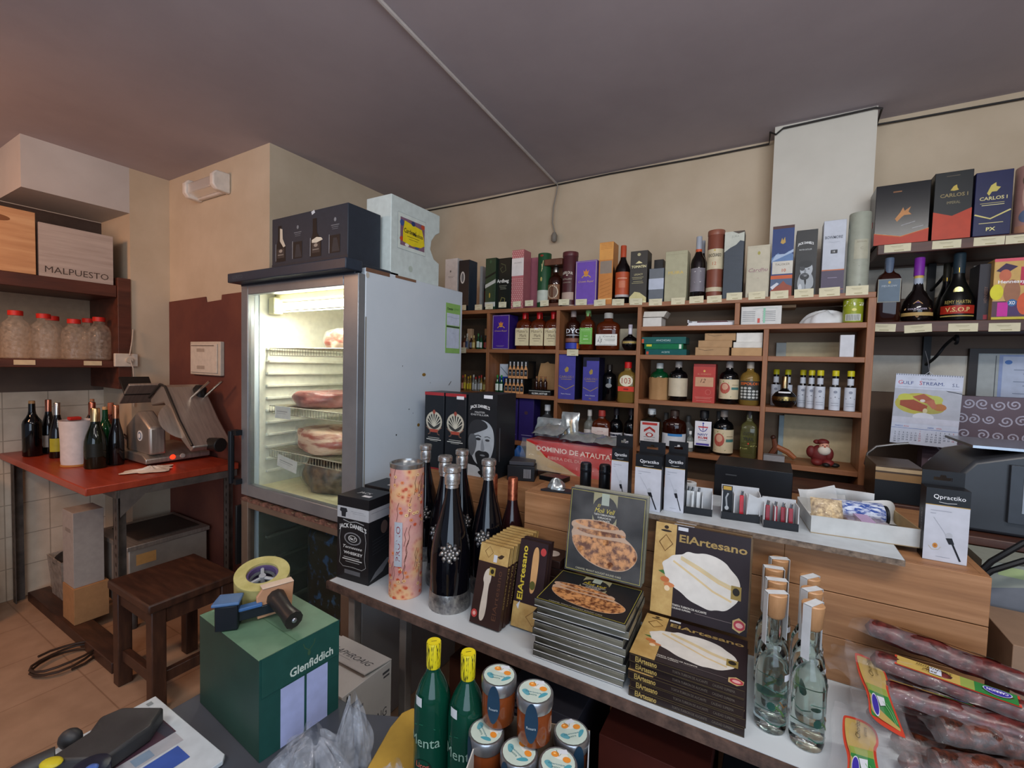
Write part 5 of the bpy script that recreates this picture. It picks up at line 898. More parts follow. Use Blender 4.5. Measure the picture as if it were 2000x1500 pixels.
# framed certificate
p = at(1893, 681, 'y', 2.68); q_ = at(1893, 778, 'y', 2.68)
t = thing('framed_certificate', 'dark framed certificate with blue border on the back wall at the right edge', 'picture', (p.x, 2.689, q_.z))
w, h = .62, p.z-q_.z
g = G(); g.box(0, -.02, 0, .028, 0, h, '#231a18'); g.box(.028, -.02, h-.02, w, 0, h, '#231a18'); g.box(.028, -.02, 0, w, 0, .012, '#231a18'); g.box(w-.028, -.02, .012, w, 0, h-.02, '#231a18'); g.build('frame', t)
g = G(); g.box(.028, -.008, .012, w-.028, -.004, h-.02, mat('#a8adac', .5)); g.dec(Flat((.028, -.008, .012), (1, 0, 0), (0, 0, 1), w-.056, h-.032), [('r', .10, 0, .105, .95, '#55585c'), ('r', .12, 0, .9, .97, '#8f9fc8'), ('r', .14, 0, .88, .93, '#b8c2d8'), ('e', .17, .8, .02, .05, '#4a74b8')]+[('r', .2+.05*(k % 3), .62-.09*k, .8-.06*(k % 2), .635-.09*k, '#7a86a0') for k in range(7)]+[('r', .26, .8, .5, .815, '#8a94b0')]); g.build('certificate', t)

# ================================================================ behind the counter, right: spiral box, machine, clutter
SPB = mottled('plum_brown_board', '#5a4a54', '#64525c', 3, .5, .05)
x0, x1 = at(1800, 900, 'y', 2.47).x, 1.15
g = G(); H_ = .19; z0 = at(1888, 873, 'y', 2.47).z-.10; zt = at(1950, 776, 'y', 2.47).z; H_ = zt-z0
g.box(x0, 2.47, z0, x1, 2.54, zt, SPB); random.seed(12); it = []
WW_, k = x1-x0, 0
for j in range(5):
    for i in range(int(WW_/.043)+1):
        cx, cy, r = (i*.043+.021*(j % 2)+random.uniform(-.006, .006)), (j+.5)*H_/5+random.uniform(-.004, .004), random.uniform(.018, .022)
        if cx > WW_-.02 or cx < .02: continue
        a0 = random.random()*6; sg = random.choice((-1, 1)); k += 1
        it.append(('l', [((cx+r*(1-q/20)*math.cos(a0+sg*q*.55))/WW_, (cy+r*(1-q/20)*math.sin(a0+sg*q*.55))/H_) for q in range(19)], .005/WW_, '#b0acbc'))
mp = Flat((x0, 2.47, z0), (1, 0, 0), (0, 0, 1), WW_, H_)
for q in it: g.dec(mp, [q])
tag(g.build('spiral_pattern_box'), 'plum box covered with silver spirals behind the dark office machine', 'box')
CT = wood('counter_wood', '#3a2018', '#4a2b20', '#5a382a', (1, 4, 1))
t = thing('back_counter', 'dark wooden counter under the office machine and the bottle rack', 'counter', (0, 0, 0))
g = G(); g.box(-.02, 1.965, 1.085, 1.9, 2.22, 1.11, CT); g.box(.46, 1.70, 1.085, 1.9, 1.9649, 1.11, CT); g.build('worktop', t, bevel=.003)
g = G(); g.box(.48, 1.98, 0, 1.88, 2.2, 1.084, mat('#5c4032', .7)); g.build('counter_body', t)
g = G(); g.box(-1.3, 2.15, .82, -.03, 2.2499, 1.07, mat('#17120f', .8)); 
t = thing('office_machine', 'dark grey office machine with a slanted front and pale stripe at the right edge', 'machine', (at(1850, 1000, 'y', 1.75).x, 1.75, 1.111))
g = G(); g.prism([(.0, 0), (.6, 0), (.6, .235), (.16, .235), (.05, .2), (.0, .13)], 0, .28, mottled('dark_machine_plastic', '#26292e', '#30343a', 6, .4, .05), 'y'); g.build('housing', t, bevel=.01)
g = G(); g.box(.12, -.012, .04, .6, -.0005, .2, mat('#3a4048', .35)); g.box(.145, -.014, .07, .151, -.0121, .17, '#8d98a4'); g.prism([(.2+.02*math.cos(a*.63), .12+.035*math.sin(a*.63)) for a in range(10)], -.016, -.0121, '#111317', 'y'); g.build('front_panel', t, bevel=.003)
g = G(); g.box(.05, .02, .2355, .6, .26, .243, mat('#8a8f96', .2, .7)); g.build('top_plate', t)
t = thing('grey_carton', 'small grey-green printed carton under the cables at the right edge', 'carton', (at(1916, 1120, 'y', 1.56).x, 1.56, .97))
g = G(); g.box(0, 0, 0, .3, .12, .12, mat('#8d9288', .6)); g.dec(Flat((0, 0, 0), (1, 0, 0), (0, 0, 1), .3, .12), [('p', [(0, .4), (.3, .6), (1, .2), (1, .0), (0, 0)], '#6c7078'), ('p', [(.1, .95), (.6, .9), (.5, .7), (.1, .75)], '#9fb07c')]); g.build('carton_body', t)
g = G(); g.box(.0, .0, -.9, .5, .14, -.001, mat('#3a2220', .6)); o = g.build('under_cabinet', loc=(t.location.x-.02, 1.56, .9695)); tag(o, 'dark red-brown cabinet end carrying the grey-green carton', 'cabinet')
for k in range(2):
    g = G(); a = at(1895, 1135+8*k, 'y', 1.5); b = at(2000, 1060+35*k, 'y', 1.5); c2 = at(2100, 1050+40*k, 'y', 1.5)
    g.tube([a, (a*.6+b*.4)+Vector((0, 0, .012)), b, c2], .007, '#0e1014', 8); tag(g.build('power_cable'), ('upper', 'lower')[k]+' black cable looping over the grey-green carton', 'cable')
g = G(); pts = [at(u, v, 'y', 2.2) for u, v in ((1702, 930), (1690, 905), (1695, 885), (1712, 872), (1745, 868), (1775, 866))]; g.tube(pts, .005, mat('#8a8580', .25, .8), 8)
g.tube([at(1702, 930, 'y', 2.2), at(1704, 990, 'y', 2.2)], .006, '#141416', 8); tag(g.build('bent_wire_arm'), 'thin curved chrome arm beside the rack end below the calendar', 'arm')
scarton('binder', 'flat black and tan binder lying behind the white tray', 1705, 1800, 1000, 912, 1.98, 1.111, .2, '#4a3a2c', front=[('r', 0, .85, 1, .95, '#b8a07c'), ('r', 0, .6, 1, .8, '#8a6a44'), ('r', 0, 0, 1, .6, '#14161a')])
scarton('black_filler_box', 'low black box filling the dark background behind the small open cartons', 1392, 1545, 1000, 915, 1.64, 1.1258, .18, '#131418', r=.35, front=[('r', .15, .7, .3, .74, '#3a3c40')])  # black box added to fill the dark background behind the slab goods

# ================================================================ the selling bench
BZ = .80
MEL = mottled('white_melamine', '#bfc9d0', '#cdd5da', 2, .35, .03)
EDG = mottled('worn_brown_chipboard_edge', '#3e302b', '#6b5348', 30, .85, .5)
t = thing('display_bench', 'long white-topped bench with a worn brown edge across the foreground', 'bench', (0, 0, 0))
g = G(); g.prism([(-1.27, .992), (.62, .992), (.62, 1.26), (.43, 1.26), (.43, 1.95), (-1.27, 1.95)], BZ-.02, BZ, MEL); g.build('benchtop', t)
g = G(); g.box(-1.272, .984, BZ-.026, .62, .9915, BZ-.001, EDG); g.box(-1.277, .984, BZ-.026, -1.2705, 1.9, BZ-.001, EDG); g.build('edge_strip', t)
POST = mottled('grey_painted_post', '#6f6a66', '#8a8580', 5, .6, .1)
for x, y in ((-1.22, 1.03), (-1.05, 1.10), (.207, 1.06), (.575, 1.06), (-1.22, 1.85), (.35, 1.85)):
    g = G(); g.box(x, y, 0, x+.03, y+.03, BZ-.0265, POST); g.build('leg', t, bevel=.002)
# things standing under it
for i, (x0, y0, w_, d_, h_, c, lb, its) in enumerate(((-.62, 1.08, .22, .3, .62, '#3a3a44', 'tall dark carton with vertical lettering under the bench', [T('BELIV', .25, .86, .5, '#121216', .25, 'v')]), (-.33, 1.05, .25, .3, .64, '#4a1c14', 'dark red carton under the bench beneath the peanut cake stack', [('r', .1, .55, .6, .75, '#2c2626')]), (-.06, 1.05, .26, .3, .6, '#191a20', 'black carton under the bench beneath the almond cake stack', []), (.24, 1.05, .3, .3, .55, '#202228', 'charcoal carton under the right part of the bench', []), (-.95, 1.25, .28, .3, .5, '#4c2c22', 'reddish brown carton deep under the bench behind the post', []))):
    carton('stock_carton', lb, (x0+w_/2, y0+d_/2, .0), w_, d_, h_, c, front=its, r=.7, group='stock under the bench')
CRW2 = wood('honey_pine_planks', '#7f5636', '#966a45', '#ab7e58', (.45, 5, 7), .55, .1)
def crate(name, label, x0, x1, y0, y1, z0, z1, seams, panel=None):
    t = thing(name, label, 'crate', (0, 0, 0)); n = 3; hh = (z1-z0)/n
    for k in range(n):
        g = G(); g.box(x0, y0, z0+k*hh+.0008*k, x1, y0+.014, z0+(k+1)*hh-.0004, CRW2)
        if k == 1: g.dec(Flat((x0, y0, z0), (1, 0, 0), (0, 0, 1), x1-x0, z1-z0), [('e', .82, .45, .006, .014, '#3a2a1e')])
        g.build('front_plank', t, bevel=.0012)
    g = G(); g.box(x0, y0+.0145, z0, x0+.014, y1, z1, CRW2); g.build('side_panel', t); g = G(); g.box(x1-.014, y0+.0145, z0, x1, y1, z1, CRW2); g.build('side_panel', t)
    g = G(); g.box(x0+.0145, y1-.014, z0, x1-.0145, y1, z1, CRW2); g.build('back_panel', t); g = G(); g.box(x0+.0145, y0+.0145, z1-.014, x1-.0145, y1-.0145, z1, CRW2); g.build('top_panel', t)
crate('pine_crate', 'long honey-coloured pine crate at the back of the bench, its lower right part bare', .05, .425, 1.32, 1.85, BZ+.0005, 1.125, 0)
crate('pine_crate', 'honey-coloured pine crate behind the peanut and almond cakes', -.70, .0495, 1.32, 1.85, BZ+.0005, 1.125, 0)
crate('pine_crate', 'darker pine crate behind the large silver-necked bottles', -1.36, -.74, 1.47, 1.9, BZ+.0005, 1.09, 0)
t = thing('chipboard_slab', 'white chipboard slab lying on the pine crates, raw edge towards us', 'slab', (0, 0, 0))
g = G(); g.box(-.36, 1.285, 1.1255, .275, 1.60, 1.14, mat('#b8c0c6', .4)); g.build('slab_body', t)
g = G(); g.box(-.36, 1.2835, 1.1257, .275, 1.2849, 1.1395, mottled('raw_chipboard_edge', '#4f443c', '#8b7a6a', 60, .9, .4)); g.box(.2751, 1.285, 1.1257, .2765, 1.6, 1.1395, mottled('raw_chipboard_edge', '#4f443c', '#8b7a6a', 60, .9, .4)); g.build('raw_edge', t)
SZ = 1.1403

BIGP = [('p', [(.02, 0), (.02, .14), (.3, .13), (.46, .1), (.5, 0)], '#a9b0b5'), ('p', [(.55, 0), (.56, .1), (.8, .16), (.93, .14), (.93, 0)], '#8b9298'), ('s', [(.12, .28), (.06, .48), (.16, .64), (.5, .70), (.86, .63), (.95, .45), (.86, .26), (.62, .13), (.3, .15)], '#9fa7ad'), ('s', [(.0, .46), (.04, .63), (.3, .70), (.62, .67), (.74, .60), (.5, .555), (.25, .52)], '#2b2e32'), ('s', [(.03, .5), (.26, .52), (.34, .42), (.28, .30), (.14, .22), (.03, .34)], '#50555a'), ('e', .38, .455, .09, .016, '#26292c'), ('e', .70, .45, .08, .014, '#33363a'), ('l', [(.27, .49), (.38, .50), (.48, .485)], .03, '#33363a'), ('l', [(.6, .485), (.7, .495), (.8, .48)], .025, '#4a4e52'), ('s', [(.5, .46), (.54, .46), (.62, .33), (.54, .31), (.46, .33)], '#7a8187'), ('s', [(.26, .28), (.4, .325), (.54, .31), (.68, .32), (.8, .28), (.7, .2), (.6, .1), (.5, .06), (.4, .12), (.32, .2)], '#1d2023'), ('e', .54, .265, .09, .010, '#6f757a'), ('s', [(.36, .06), (.5, .085), (.66, .06), (.54, .02), (.48, .02)], '#15171a'), ('l', [(.52, .03), (.53, .0)], .03, '#15171a')]
# ---- three tall cartons by the fridge side
FAN = [('e', .5, .62, .42, .13, '#b9b2a0'), ('e', .5, .62, .34, .10, '#3a3a38')]+[('p', [(.5-.02, .55), (.5+.02, .55), (.5+.40*math.cos(a)+.03, .6+.13*math.sin(a)), (.5+.40*math.cos(a)-.03, .6+.13*math.sin(a))], '#c9c4b2') for a in [math.pi*(.08+.12*k) for k in range(8)]]+[('e', .5, .745, .07, .028, '#9a4a3c'), ('r', .28, .48, .72, .52, '#a84a3a'), ('l', [(.1, .55), (.3, .5), (.3, .46), (.2, .45)], .04, '#7a5a4c'), ('l', [(.9, .55), (.7, .5), (.7, .46), (.8, .45)], .04, '#7a5a4c'), ('r', .2, .405, .8, .412, '#b9b9b2'), ('r', .12, .38, .88, .39, '#d0d0ca'), ('r', .3, .365, .7, .37, '#a9a9a2'), ('r', 0, .96, 1, 1, '#a02f34'), ('r', 0, 0, 1, .02, '#8a2a2e')]
for i, (a, b, vT) in enumerate(((828, 865, 766), (868, 908, 769))):
    scarton('spirits_carton', ('left', 'right')[i]+' of two tall black cartons with red rims and fan emblem by the fridge', a, b, 905, vT, 1.5, 1.0905, .115, '#1c1f24', front=FAN+([('r', .55, .93, .9, .97, '#d8dade')] if i else []), group='tall fan emblem cartons')
scarton('spirits_carton', 'tall black carton printed with a large grey bearded portrait on the left crate', 912, 968, 915, 769, 1.5, 1.0905, .15, '#1a1d21', front=BIGP+[T("JACK DANIEL'S", .42, .845, .05, '#e6e8e8', .68, 'fba'), T('MASTER', .42, .775, .02, '#c8cccc', .35, 'f'), T('DISTILLER', .42, .745, .02, '#c8cccc', .62, 'f'), ('r', .55, .945, .85, .985, '#d8dade')], right=[('r', .15, .2, .18, .6, '#5c6066')])
# carton with shirt offer
JD = [('r', 0, .74, 1, .88, '#aeb2b6'), ('p', [(.1, .86), (.3, .86), (.33, .82), (.28, .81), (.27, .755), (.14, .755), (.13, .81), (.08, .82)], '#22262c'), ('r', .45, .83, .85, .835, '#8a8e94'), ('r', .5, .81, .9, .814, '#8a8e94'), T("JACK DANIEL'S", .5, .655, .07, '#dfe3e3', .86, 'fba'), ('e', .5, .51, .27, .075, '#7d8084'), ('e', .5, .51, .23, .062, '#1b1e22'), ('e', .5, .51, .14, .04, '#cfd3d3'), ('e', .5, .51, .12, .034, '#15181b'), T('No.7', .5, .51, .035, '#dfe3e3', .18, 'b'), T('Tennessee', .5, .405, .035, '#dfe3e3', .6, 'fi'), T('WHISKEY', .52, .335, .035, '#dfe3e3', .6, 'fb'), ('r', .22, .275, .72, .283, '#b9bdbd'), ('r', .18, .25, .8, .262, '#d0d4d4'), ('r', .28, .225, .72, .232, '#a9adad'), ('l', [(.12, .62), (.08, .5), (.12, .3), (.08, .2), (.2, .16), (.5, .17), (.8, .16), (.92, .2), (.88, .3), (.92, .5), (.88, .62)], .014, '#9a9ea0'), ('r', .25, .08, .75, .13, '#5c6066'), ('l', [(.2, .72), (.4, .70), (.6, .72), (.85, .70)], .02, '#9a9ea0')]
o = carton('whiskey_carton', 'black whiskey carton with a pale band and shirt picture, front left of the bench', (-1.205, 1.085, BZ+.0005), .140, .115, .288, '#17191d', rz=.09, front=JD, right=[('r', 0, .74, 1, .88, '#9da1a6'), ('r', .1, .83, .9, .836, '#7a7e84'), ('e', .65, .62, .15, .08, '#5a4a44'), ('p', [(.05, .03), (.3, .12), (.8, .22), (.95, .2), (.6, .08)], '#6a6e72')]+[('l', [(.15, .5-.04*k), (.85, .53-.04*k)], .01, '#3c4046') for k in range(5)], top=[T("JACK", .5, .5, .2, '#b9bdbf', .4, 'fb'), ('r', .6, .2, .85, .35, '#d8dade')])
carton('whiskey_carton', 'black whiskey carton behind the shirt offer carton, mostly hidden by the floral tube', (-1.245, 1.235, BZ+.0005), .13, .12, .285, '#191c20', rz=.05, top=[('r', .6, .3, .85, .55, '#c9cccf')])
# floral tube
t = thing('floral_gift_tube', 'tall pink floral wine tube with silver lid and white name label', 'tube', (-1.003, 1.075, BZ+.0005), 0)
R, H = .0535, .428
PINKF = None
M_, n, l, b = newmat('pink_blossom_print'); v = texc(n, l); f1 = noise(n, l, v, 14, 4, .6)
vo = n.new('ShaderNodeTexVoronoi'); vo.inputs['Scale'].default_value = 55; l.new(v, vo.inputs['Vector'])
cA = ramp(n, l, f1, [(.42, '#c98d88'), (.56, '#d3a096')]); cB = ramp(n, l, vo.outputs['Distance'], [(.12, '#b4502f'), (.3, '#d9906a'), (.55, '#dfb184')])
f2 = noise(n, l, v, 7, 2); mk = n.new('ShaderNodeMapRange'); l.new(f2, mk.inputs[0]); mk.inputs[1].default_value = .49; mk.inputs[2].default_value = .58
mx = n.new('ShaderNodeMix'); mx.data_type = 'RGBA'; l.new(mk.outputs[0], mx.inputs[0]); l.new(cA, mx.inputs[6]); l.new(cB, mx.inputs[7]); l.new(mx.outputs[2], b.inputs['Base Color']); b.inputs['Roughness'].default_value = .35
g = G(); g.lathe([(R, 0), (R, H-.012)], M_, 40)
mp = Cyl(R, 0, H, -55, 88); random.seed(4); tw = []
for k in range(22):
    x, y = random.uniform(.1, .9), random.uniform(.05, .9); tw.append(('l', [(x, y), (x+.03, y+.05), (x+.01, y+.09), (x+.05, y+.14)], .008, '#5a3424'))
for k in range(60):
    x, y = random.uniform(.05, .95), random.choice((random.uniform(.0, .35), random.uniform(.55, .95))); tw.append(('e', x, y, .035, .012, random.choice(('#d98a5c', '#e0b37c', '#c75f42', '#e3c08c'))))
    tw.append(('e', x, y, .012, .004, '#b3432c'))
g.dec(mp, tw, .0004); g.build('tube_body', t)
g = G(); mp2 = Cyl(R, 0, H, -68, 24); g.dec(mp2, [('r', .1, .25, .68, .58, '#aeb4bd'), T('PRUNO', .39, .42, .3, '#8a3440', .26, 'fv')], .0026); g.build('name_label', t)
g = G(); g.lathe([(R*1.02, H-.014), (R*1.03, H-.002), (R*1.0, H), (R*.93, H), (R*.9, H-.006), (0.001, H-.007)], mat('#a8a9a8', .25, .9), 40, cap=False); g.build('lid', t)
# large silver-necked bottles
FOIL = mottled('crumpled_silver_foil', '#a5a29e', '#eeebe6', 60, .25, .9, m=.9)
CFOIL = mottled('crumpled_copper_foil', '#8f452f', '#cf7a58', 50, .3, .8, m=.8)
PEW = mottled('embossed_pewter', '#77767a', '#b9b7b2', 70, .35, 1, m=.85)
def bigbottle(label, x, y, z1=1.235, R=.0625, emb=True, ang=-90):
    H = z1-BZ; t = thing('magnum_bottle', label, 'bottle', (x, y, BZ+.0005), 0, 'silver-necked black bottles')
    g = G(); g.lathe([(R*.9, .0), (R*.985, .045), (R*1.0, .1*H), (R*1.0, .28*H), (R*.98, .38*H), (R*.90, .47*H), (R*.74, .57*H), (R*.54, .67*H), (R*.37, .77*H), (R*.29, .84*H), (R*.27, .9*H)], mat('#0a0a10', .04), 36); g.build('bottle_body', t)
    g = G(); g.lathe([(R*1.03, 0), (R*1.04, .012), (R*1.02, .05), (R*1.0, .055)], PEW, 36); g.build('pewter_base', t)
    g = G(); g.lathe([(R*.33, .845*H), (R*.32, .865*H), (R*.38, .87*H), (R*.40, .93*H), (R*.36, .95*H), (R*.44, .96*H), (R*.44, .992*H), (R*.38, H)], FOIL, 20); g.build('neck_foil', t)
    if emb:
        g = G(); a0 = math.radians(ang); rr = R*.90; z = .42*H
        mp = Cyl(rr, z-.04, z+.04, ang, 45)
        for k in range(8):
            a = k*math.pi/4; c = mp(mp.W/2+.021*math.cos(a), .04+.021*math.sin(a), .004); g.ball(c, .0075, PEW, 8, 5)
            c = mp(mp.W/2+.011*math.cos(a+.4), .04+.011*math.sin(a+.4), .006); g.ball(c, .0055, PEW, 8, 5)
            c = mp(mp.W/2+.029*math.cos(a+.2), .04+.029*math.sin(a+.2), .0025); g.ball(c, .0042, PEW, 6, 4)
        g.ball(mp(mp.W/2, .04, .006), .008, PEW, 8, 5); g.build('pewter_emblem', t)
    return t
bigbottle('frontmost black magnum with silver foil and flower emblem, nearest the bench edge', -.836, 1.095, ang=-56)
for i, (u, v, a) in enumerate(((870, 890, -75), (903, 878, -45), (832, 868, -60), (957, 900, -72))):
    p = at(u, v, 'z', 1.235); 
    if i == 3: p = Vector((-.80, 1.245, 0)); p = at(955, 903, 'y', 1.24)
    bigbottle(['black magnum with silver foil between the floral tube and the frontmost magnum', 'tall black magnum with silver foil directly behind the frontmost one', 'black magnum whose foil top shows just right of the floral tube', 'black magnum with silver foil behind the slim nougat boxes'][i], p.x, p.y, R=.056, ang=a)
for i, (x, y) in enumerate(((-.768, 1.355), (-.87, 1.385))):
    bottle('sparkling_bottle', ['rose bottle with full copper foil neck by the left crate corner', 'second copper-foiled bottle half hidden behind a magnum'][i], (x, y, BZ+.0005), .355-.01*i, .044, 'champ', mat('#2a1416', .05), CFOIL, [(.40, .46, 60, None, [T('Chandon', .5, .5, .7, '#b9a4a0', .7)])] if i == 0 else (), cap=(.48, 1, .40), group='copper-foiled bottles')
# ---- nougat boxes
GOLDP = mottled('gold_print', '#a9874e', '#c2a468', 30, .4, .1)
def slim(items_extra=()):
    return [('r', 0, 0, 1, 1, '#32201c'), ('r', 0, .77, 1, 1, GOLDP), ('l', [(.18, .9), (.32, .97), (.46, .9), (.32, .83), (.18, .9)], .02, '#7a5a34'), ('p', [(.62, .86), (.75, .9), (.85, .89), (.78, .85), (.7, .84)], '#3a2a1c'), ('s', [(.3, .68), (.5, .72), (.52, .55), (.46, .5), (.5, .2), (.44, .06), (.3, .05), (.27, .2), (.32, .5), (.24, .55)], '#c7bdb0'), ('r', .42, .62, .62, .72, '#a08a44'), ('e', .52, .67, .06, .03, '#2a2418'), ('e', .12, .12, .1, .05, '#b3403f'), ('e', .12, .12, .05, .025, '#d8a8a0'), ('r', .5, .79, .62, .88, '#c9ccd4'), T('ElArtesano', .78, .4, .14, '#5a3c2c', .6, 'fv')]
for k in range(9):
    o = carton('nougat_box', 'slim brown and gold nougat box, '+['frontmost', 'second', 'third', 'fourth', 'fifth', 'sixth', 'seventh', 'eighth', 'rearmost'][k]+' of the upright row beside the magnums', (-.675+.001*(k % 3), 1.052+.0205*k, BZ+.003), .098, .0175, .222, '#3a2620', rz=.0, rot=(math.radians(-15), 0, .02), front=slim() if k < 2 else [('r', 0, .77, 1, 1, GOLDP)], right=[T('ElArtesano', .5, .5, .5, '#a98c58', .5, 'fd'), ('r', .1, .78, .9, 1, GOLDP)], top=[('r', 0, .1, 1, .9, GOLDP)], group='upright slim nougat boxes')
for k in range(2):
    carton('nougat_box', ('front', 'rear')[k]+' of two slim boxes with large gold sideways lettering leaning by the silver stack', (-.57, 1.10+.021*k, BZ+.004), .088, .018, .24, '#2c1c1e', rot=(math.radians(-13), 0, .02), front=[('r', 0, 0, 1, 1, '#2c1d20'), ('r', 0, 0, 1, .28, GOLDP), ('l', [(.5, .14), (.75, .22), (1, .14), (.75, .06), (.5, .14)], .02, '#7a5a34'), T('ElArtesano', .2, .62, .2, '#c9b23c', .62, 'fvb'), ('s', [(.5, .93), (.72, .95), (.74, .6), (.68, .42), (.52, .4), (.5, .6)], '#c79a68'), ('e', .86, .9, .1, .045, '#b3403f'), ('e', .6, .5, .1, .05, '#5a5a2c'), ('p', [(.12, .24), (.24, .3), (.2, .2)], '#c9ccd4')], right=[('r', .1, .5, .9, .9, '#3c2a28')], top=[('r', 0, 0, 1, 1, '#241618')], group='slim boxes with sideways lettering')
for k in range(7):
    carton('nougat_box', 'slim gold-lidded nougat box lying flat behind the leaning pair, '+['lowest of the pile', 'second from the bottom', 'third from the bottom', 'fourth from the bottom', 'fifth from the bottom', 'second from the top', 'top of the pile'][k], (-.575+.004*(k % 2), 1.245, BZ+.0005+.0245*k), .12, .085, .024, '#2a1a16', rz=.05*(k % 2), top=[('r', 0, 0, .45, 1, GOLDP), ('r', .45, 0, 1, 1, '#33211c'), ('r', .2, .3, .34, .6, '#cfd0d4'), ('e', .65, .5, .18, .25, '#c9bdb0')] if k == 6 else (), group='flat-lying nougat boxes')
# peanut cake
PEAN = mottled('caramel_peanut_picture', '#5e3016', '#c98f58', 70, .4, .5, 2, (.38, .6))
PE = lambda: [('r', 0, 0, 1, 1, '#14161a'), ('l', [(.015, .02), (.985, .02), (.985, .98), (.015, .98), (.015, .02)], .008, '#a39a3c'), ('r', .32, .55, .64, .98, '#8d8a6a'), ('e', .48, .77, .17, .18, '#14161a'), ('r', .43, .84, .53, .98, '#9aa69a'), T('El', .40, .83, .035, '#c9b83a', .05, 'i'), T('Moli Vell', .48, .775, .055, '#c9b83a', .27, 'fi'), T('TORTA TURRON DIVERSO', .48, .725, .022, '#dcdcd4', .28, 'f'), T('GUIRLACHE DE', .48, .69, .022, '#dcdcd4', .18, 'f'), T('CACAHUETE', .48, .655, .022, '#dcdcd4', .15, 'f'), ('s', [(.06, .44), (.08, .33), (.2, .2), (.4, .12), (.62, .10), (.8, .13), (.92, .24), (.94, .36), (.84, .46), (.76, .5), (.78, .55), (.72, .60), (.68, .58), (.66, .63), (.45, .66), (.2, .64), (.05, .60), (.04, .54), (.08, .52), (.05, .47)], '#b59880'), ('s', [(.06, .44), (.08, .34), (.2, .21), (.4, .13), (.62, .11), (.8, .14), (.92, .25), (.93, .36), (.84, .46), (.4, .44)], PEAN), ('s', [(.06, .52), (.3, .46), (.78, .50), (.77, .54), (.3, .53)], PEAN), ('s', [(.05, .59), (.3, .54), (.7, .58), (.66, .62), (.45, .65), (.2, .63)], PEAN), T('CARAMEL PEANUT NOUGAT ROUND CAKE', .45, .05, .022, '#b9b49a', .6, 'f')]
WRAP = film('shiny_cellophane', '#c8ccd0', .13, .06, .5, 30)
SIL = mottled('cellophane_covered_grey_box_side', '#26241f', '#8c8a7c', 12, .2, .8, scale=(.25, 1, 3))
WS, DS, HS = .232, .185, .0192
random.seed(21); n8 = 8
for k in range(n8):
    dx, dy = random.uniform(-.006, .004), random.uniform(-.004, .006); zb = BZ+.0005+(HS+.0003)*k
    t = thing('cake_box', 'flat cellophane-wrapped peanut cake box, '+['bottom', 'second', 'third', 'fourth', 'fifth', 'sixth', 'seventh', 'top'][k]+' of the silvery stack', 'box', (-.383+dx, 1.105+dy, zb), random.uniform(-.02, .02)+.03, 'stacked peanut cake boxes')
    g = carton_mesh(WS, DS, HS, '#3a3934', top=PE() if k == n8-1 else [('r', 0, 0, 1, 1, '#14161a')]); g.box(-WS/2-.0005, -DS/2-.0006, .001, WS/2+.0005, -DS/2-.0001, HS-.001, SIL); g.box(WS/2+.0001, -DS/2, .001, WS/2+.0006, DS/2, HS-.001, SIL); g.build('box_body', t, bevel=.0012)
    g = G(); g.tube([(-WS/2, -DS/2-.001, HS-.001), (0, -DS/2-.0018, HS-.002), (WS/2, -DS/2-.001, HS-.001)], .0011, WRAP, 6); g.tube([(-WS/2, -DS/2-.001, .002), (0, -DS/2-.0022, .003), (WS/2, -DS/2-.001, .002)], .0011, mat('#b9bcc0', .15), 6); g.build('film_seam', t)
zt = BZ+.0005+(HS+.0003)*n8
for k in (1, 0):
    t = thing('cake_box', ('front', 'rear')[k]+' cellophane-wrapped peanut cake box of the two standing upright on the silvery stack', 'box', (-.386, 1.205+.024*k, zt+.0035), 0, 'upright peanut cake boxes', rot=(math.radians(-9), 0, .03))
    g = carton_mesh(.218, .020, .235, '#8a8a78', front=PE() if k == 0 else []); g.build('box_body', t, bevel=.0012)
    g = G(); g.grid(lambda u, v: (-.1095+.219*u, -.0118-.0006*math.sin(17*u+5*v)-.0005*math.sin(23*v-9*u), .236*v), 24, 24, film('front_cellophane', '#ffffff', .05, .04, .35, 12)); g.build('cellophane', t)
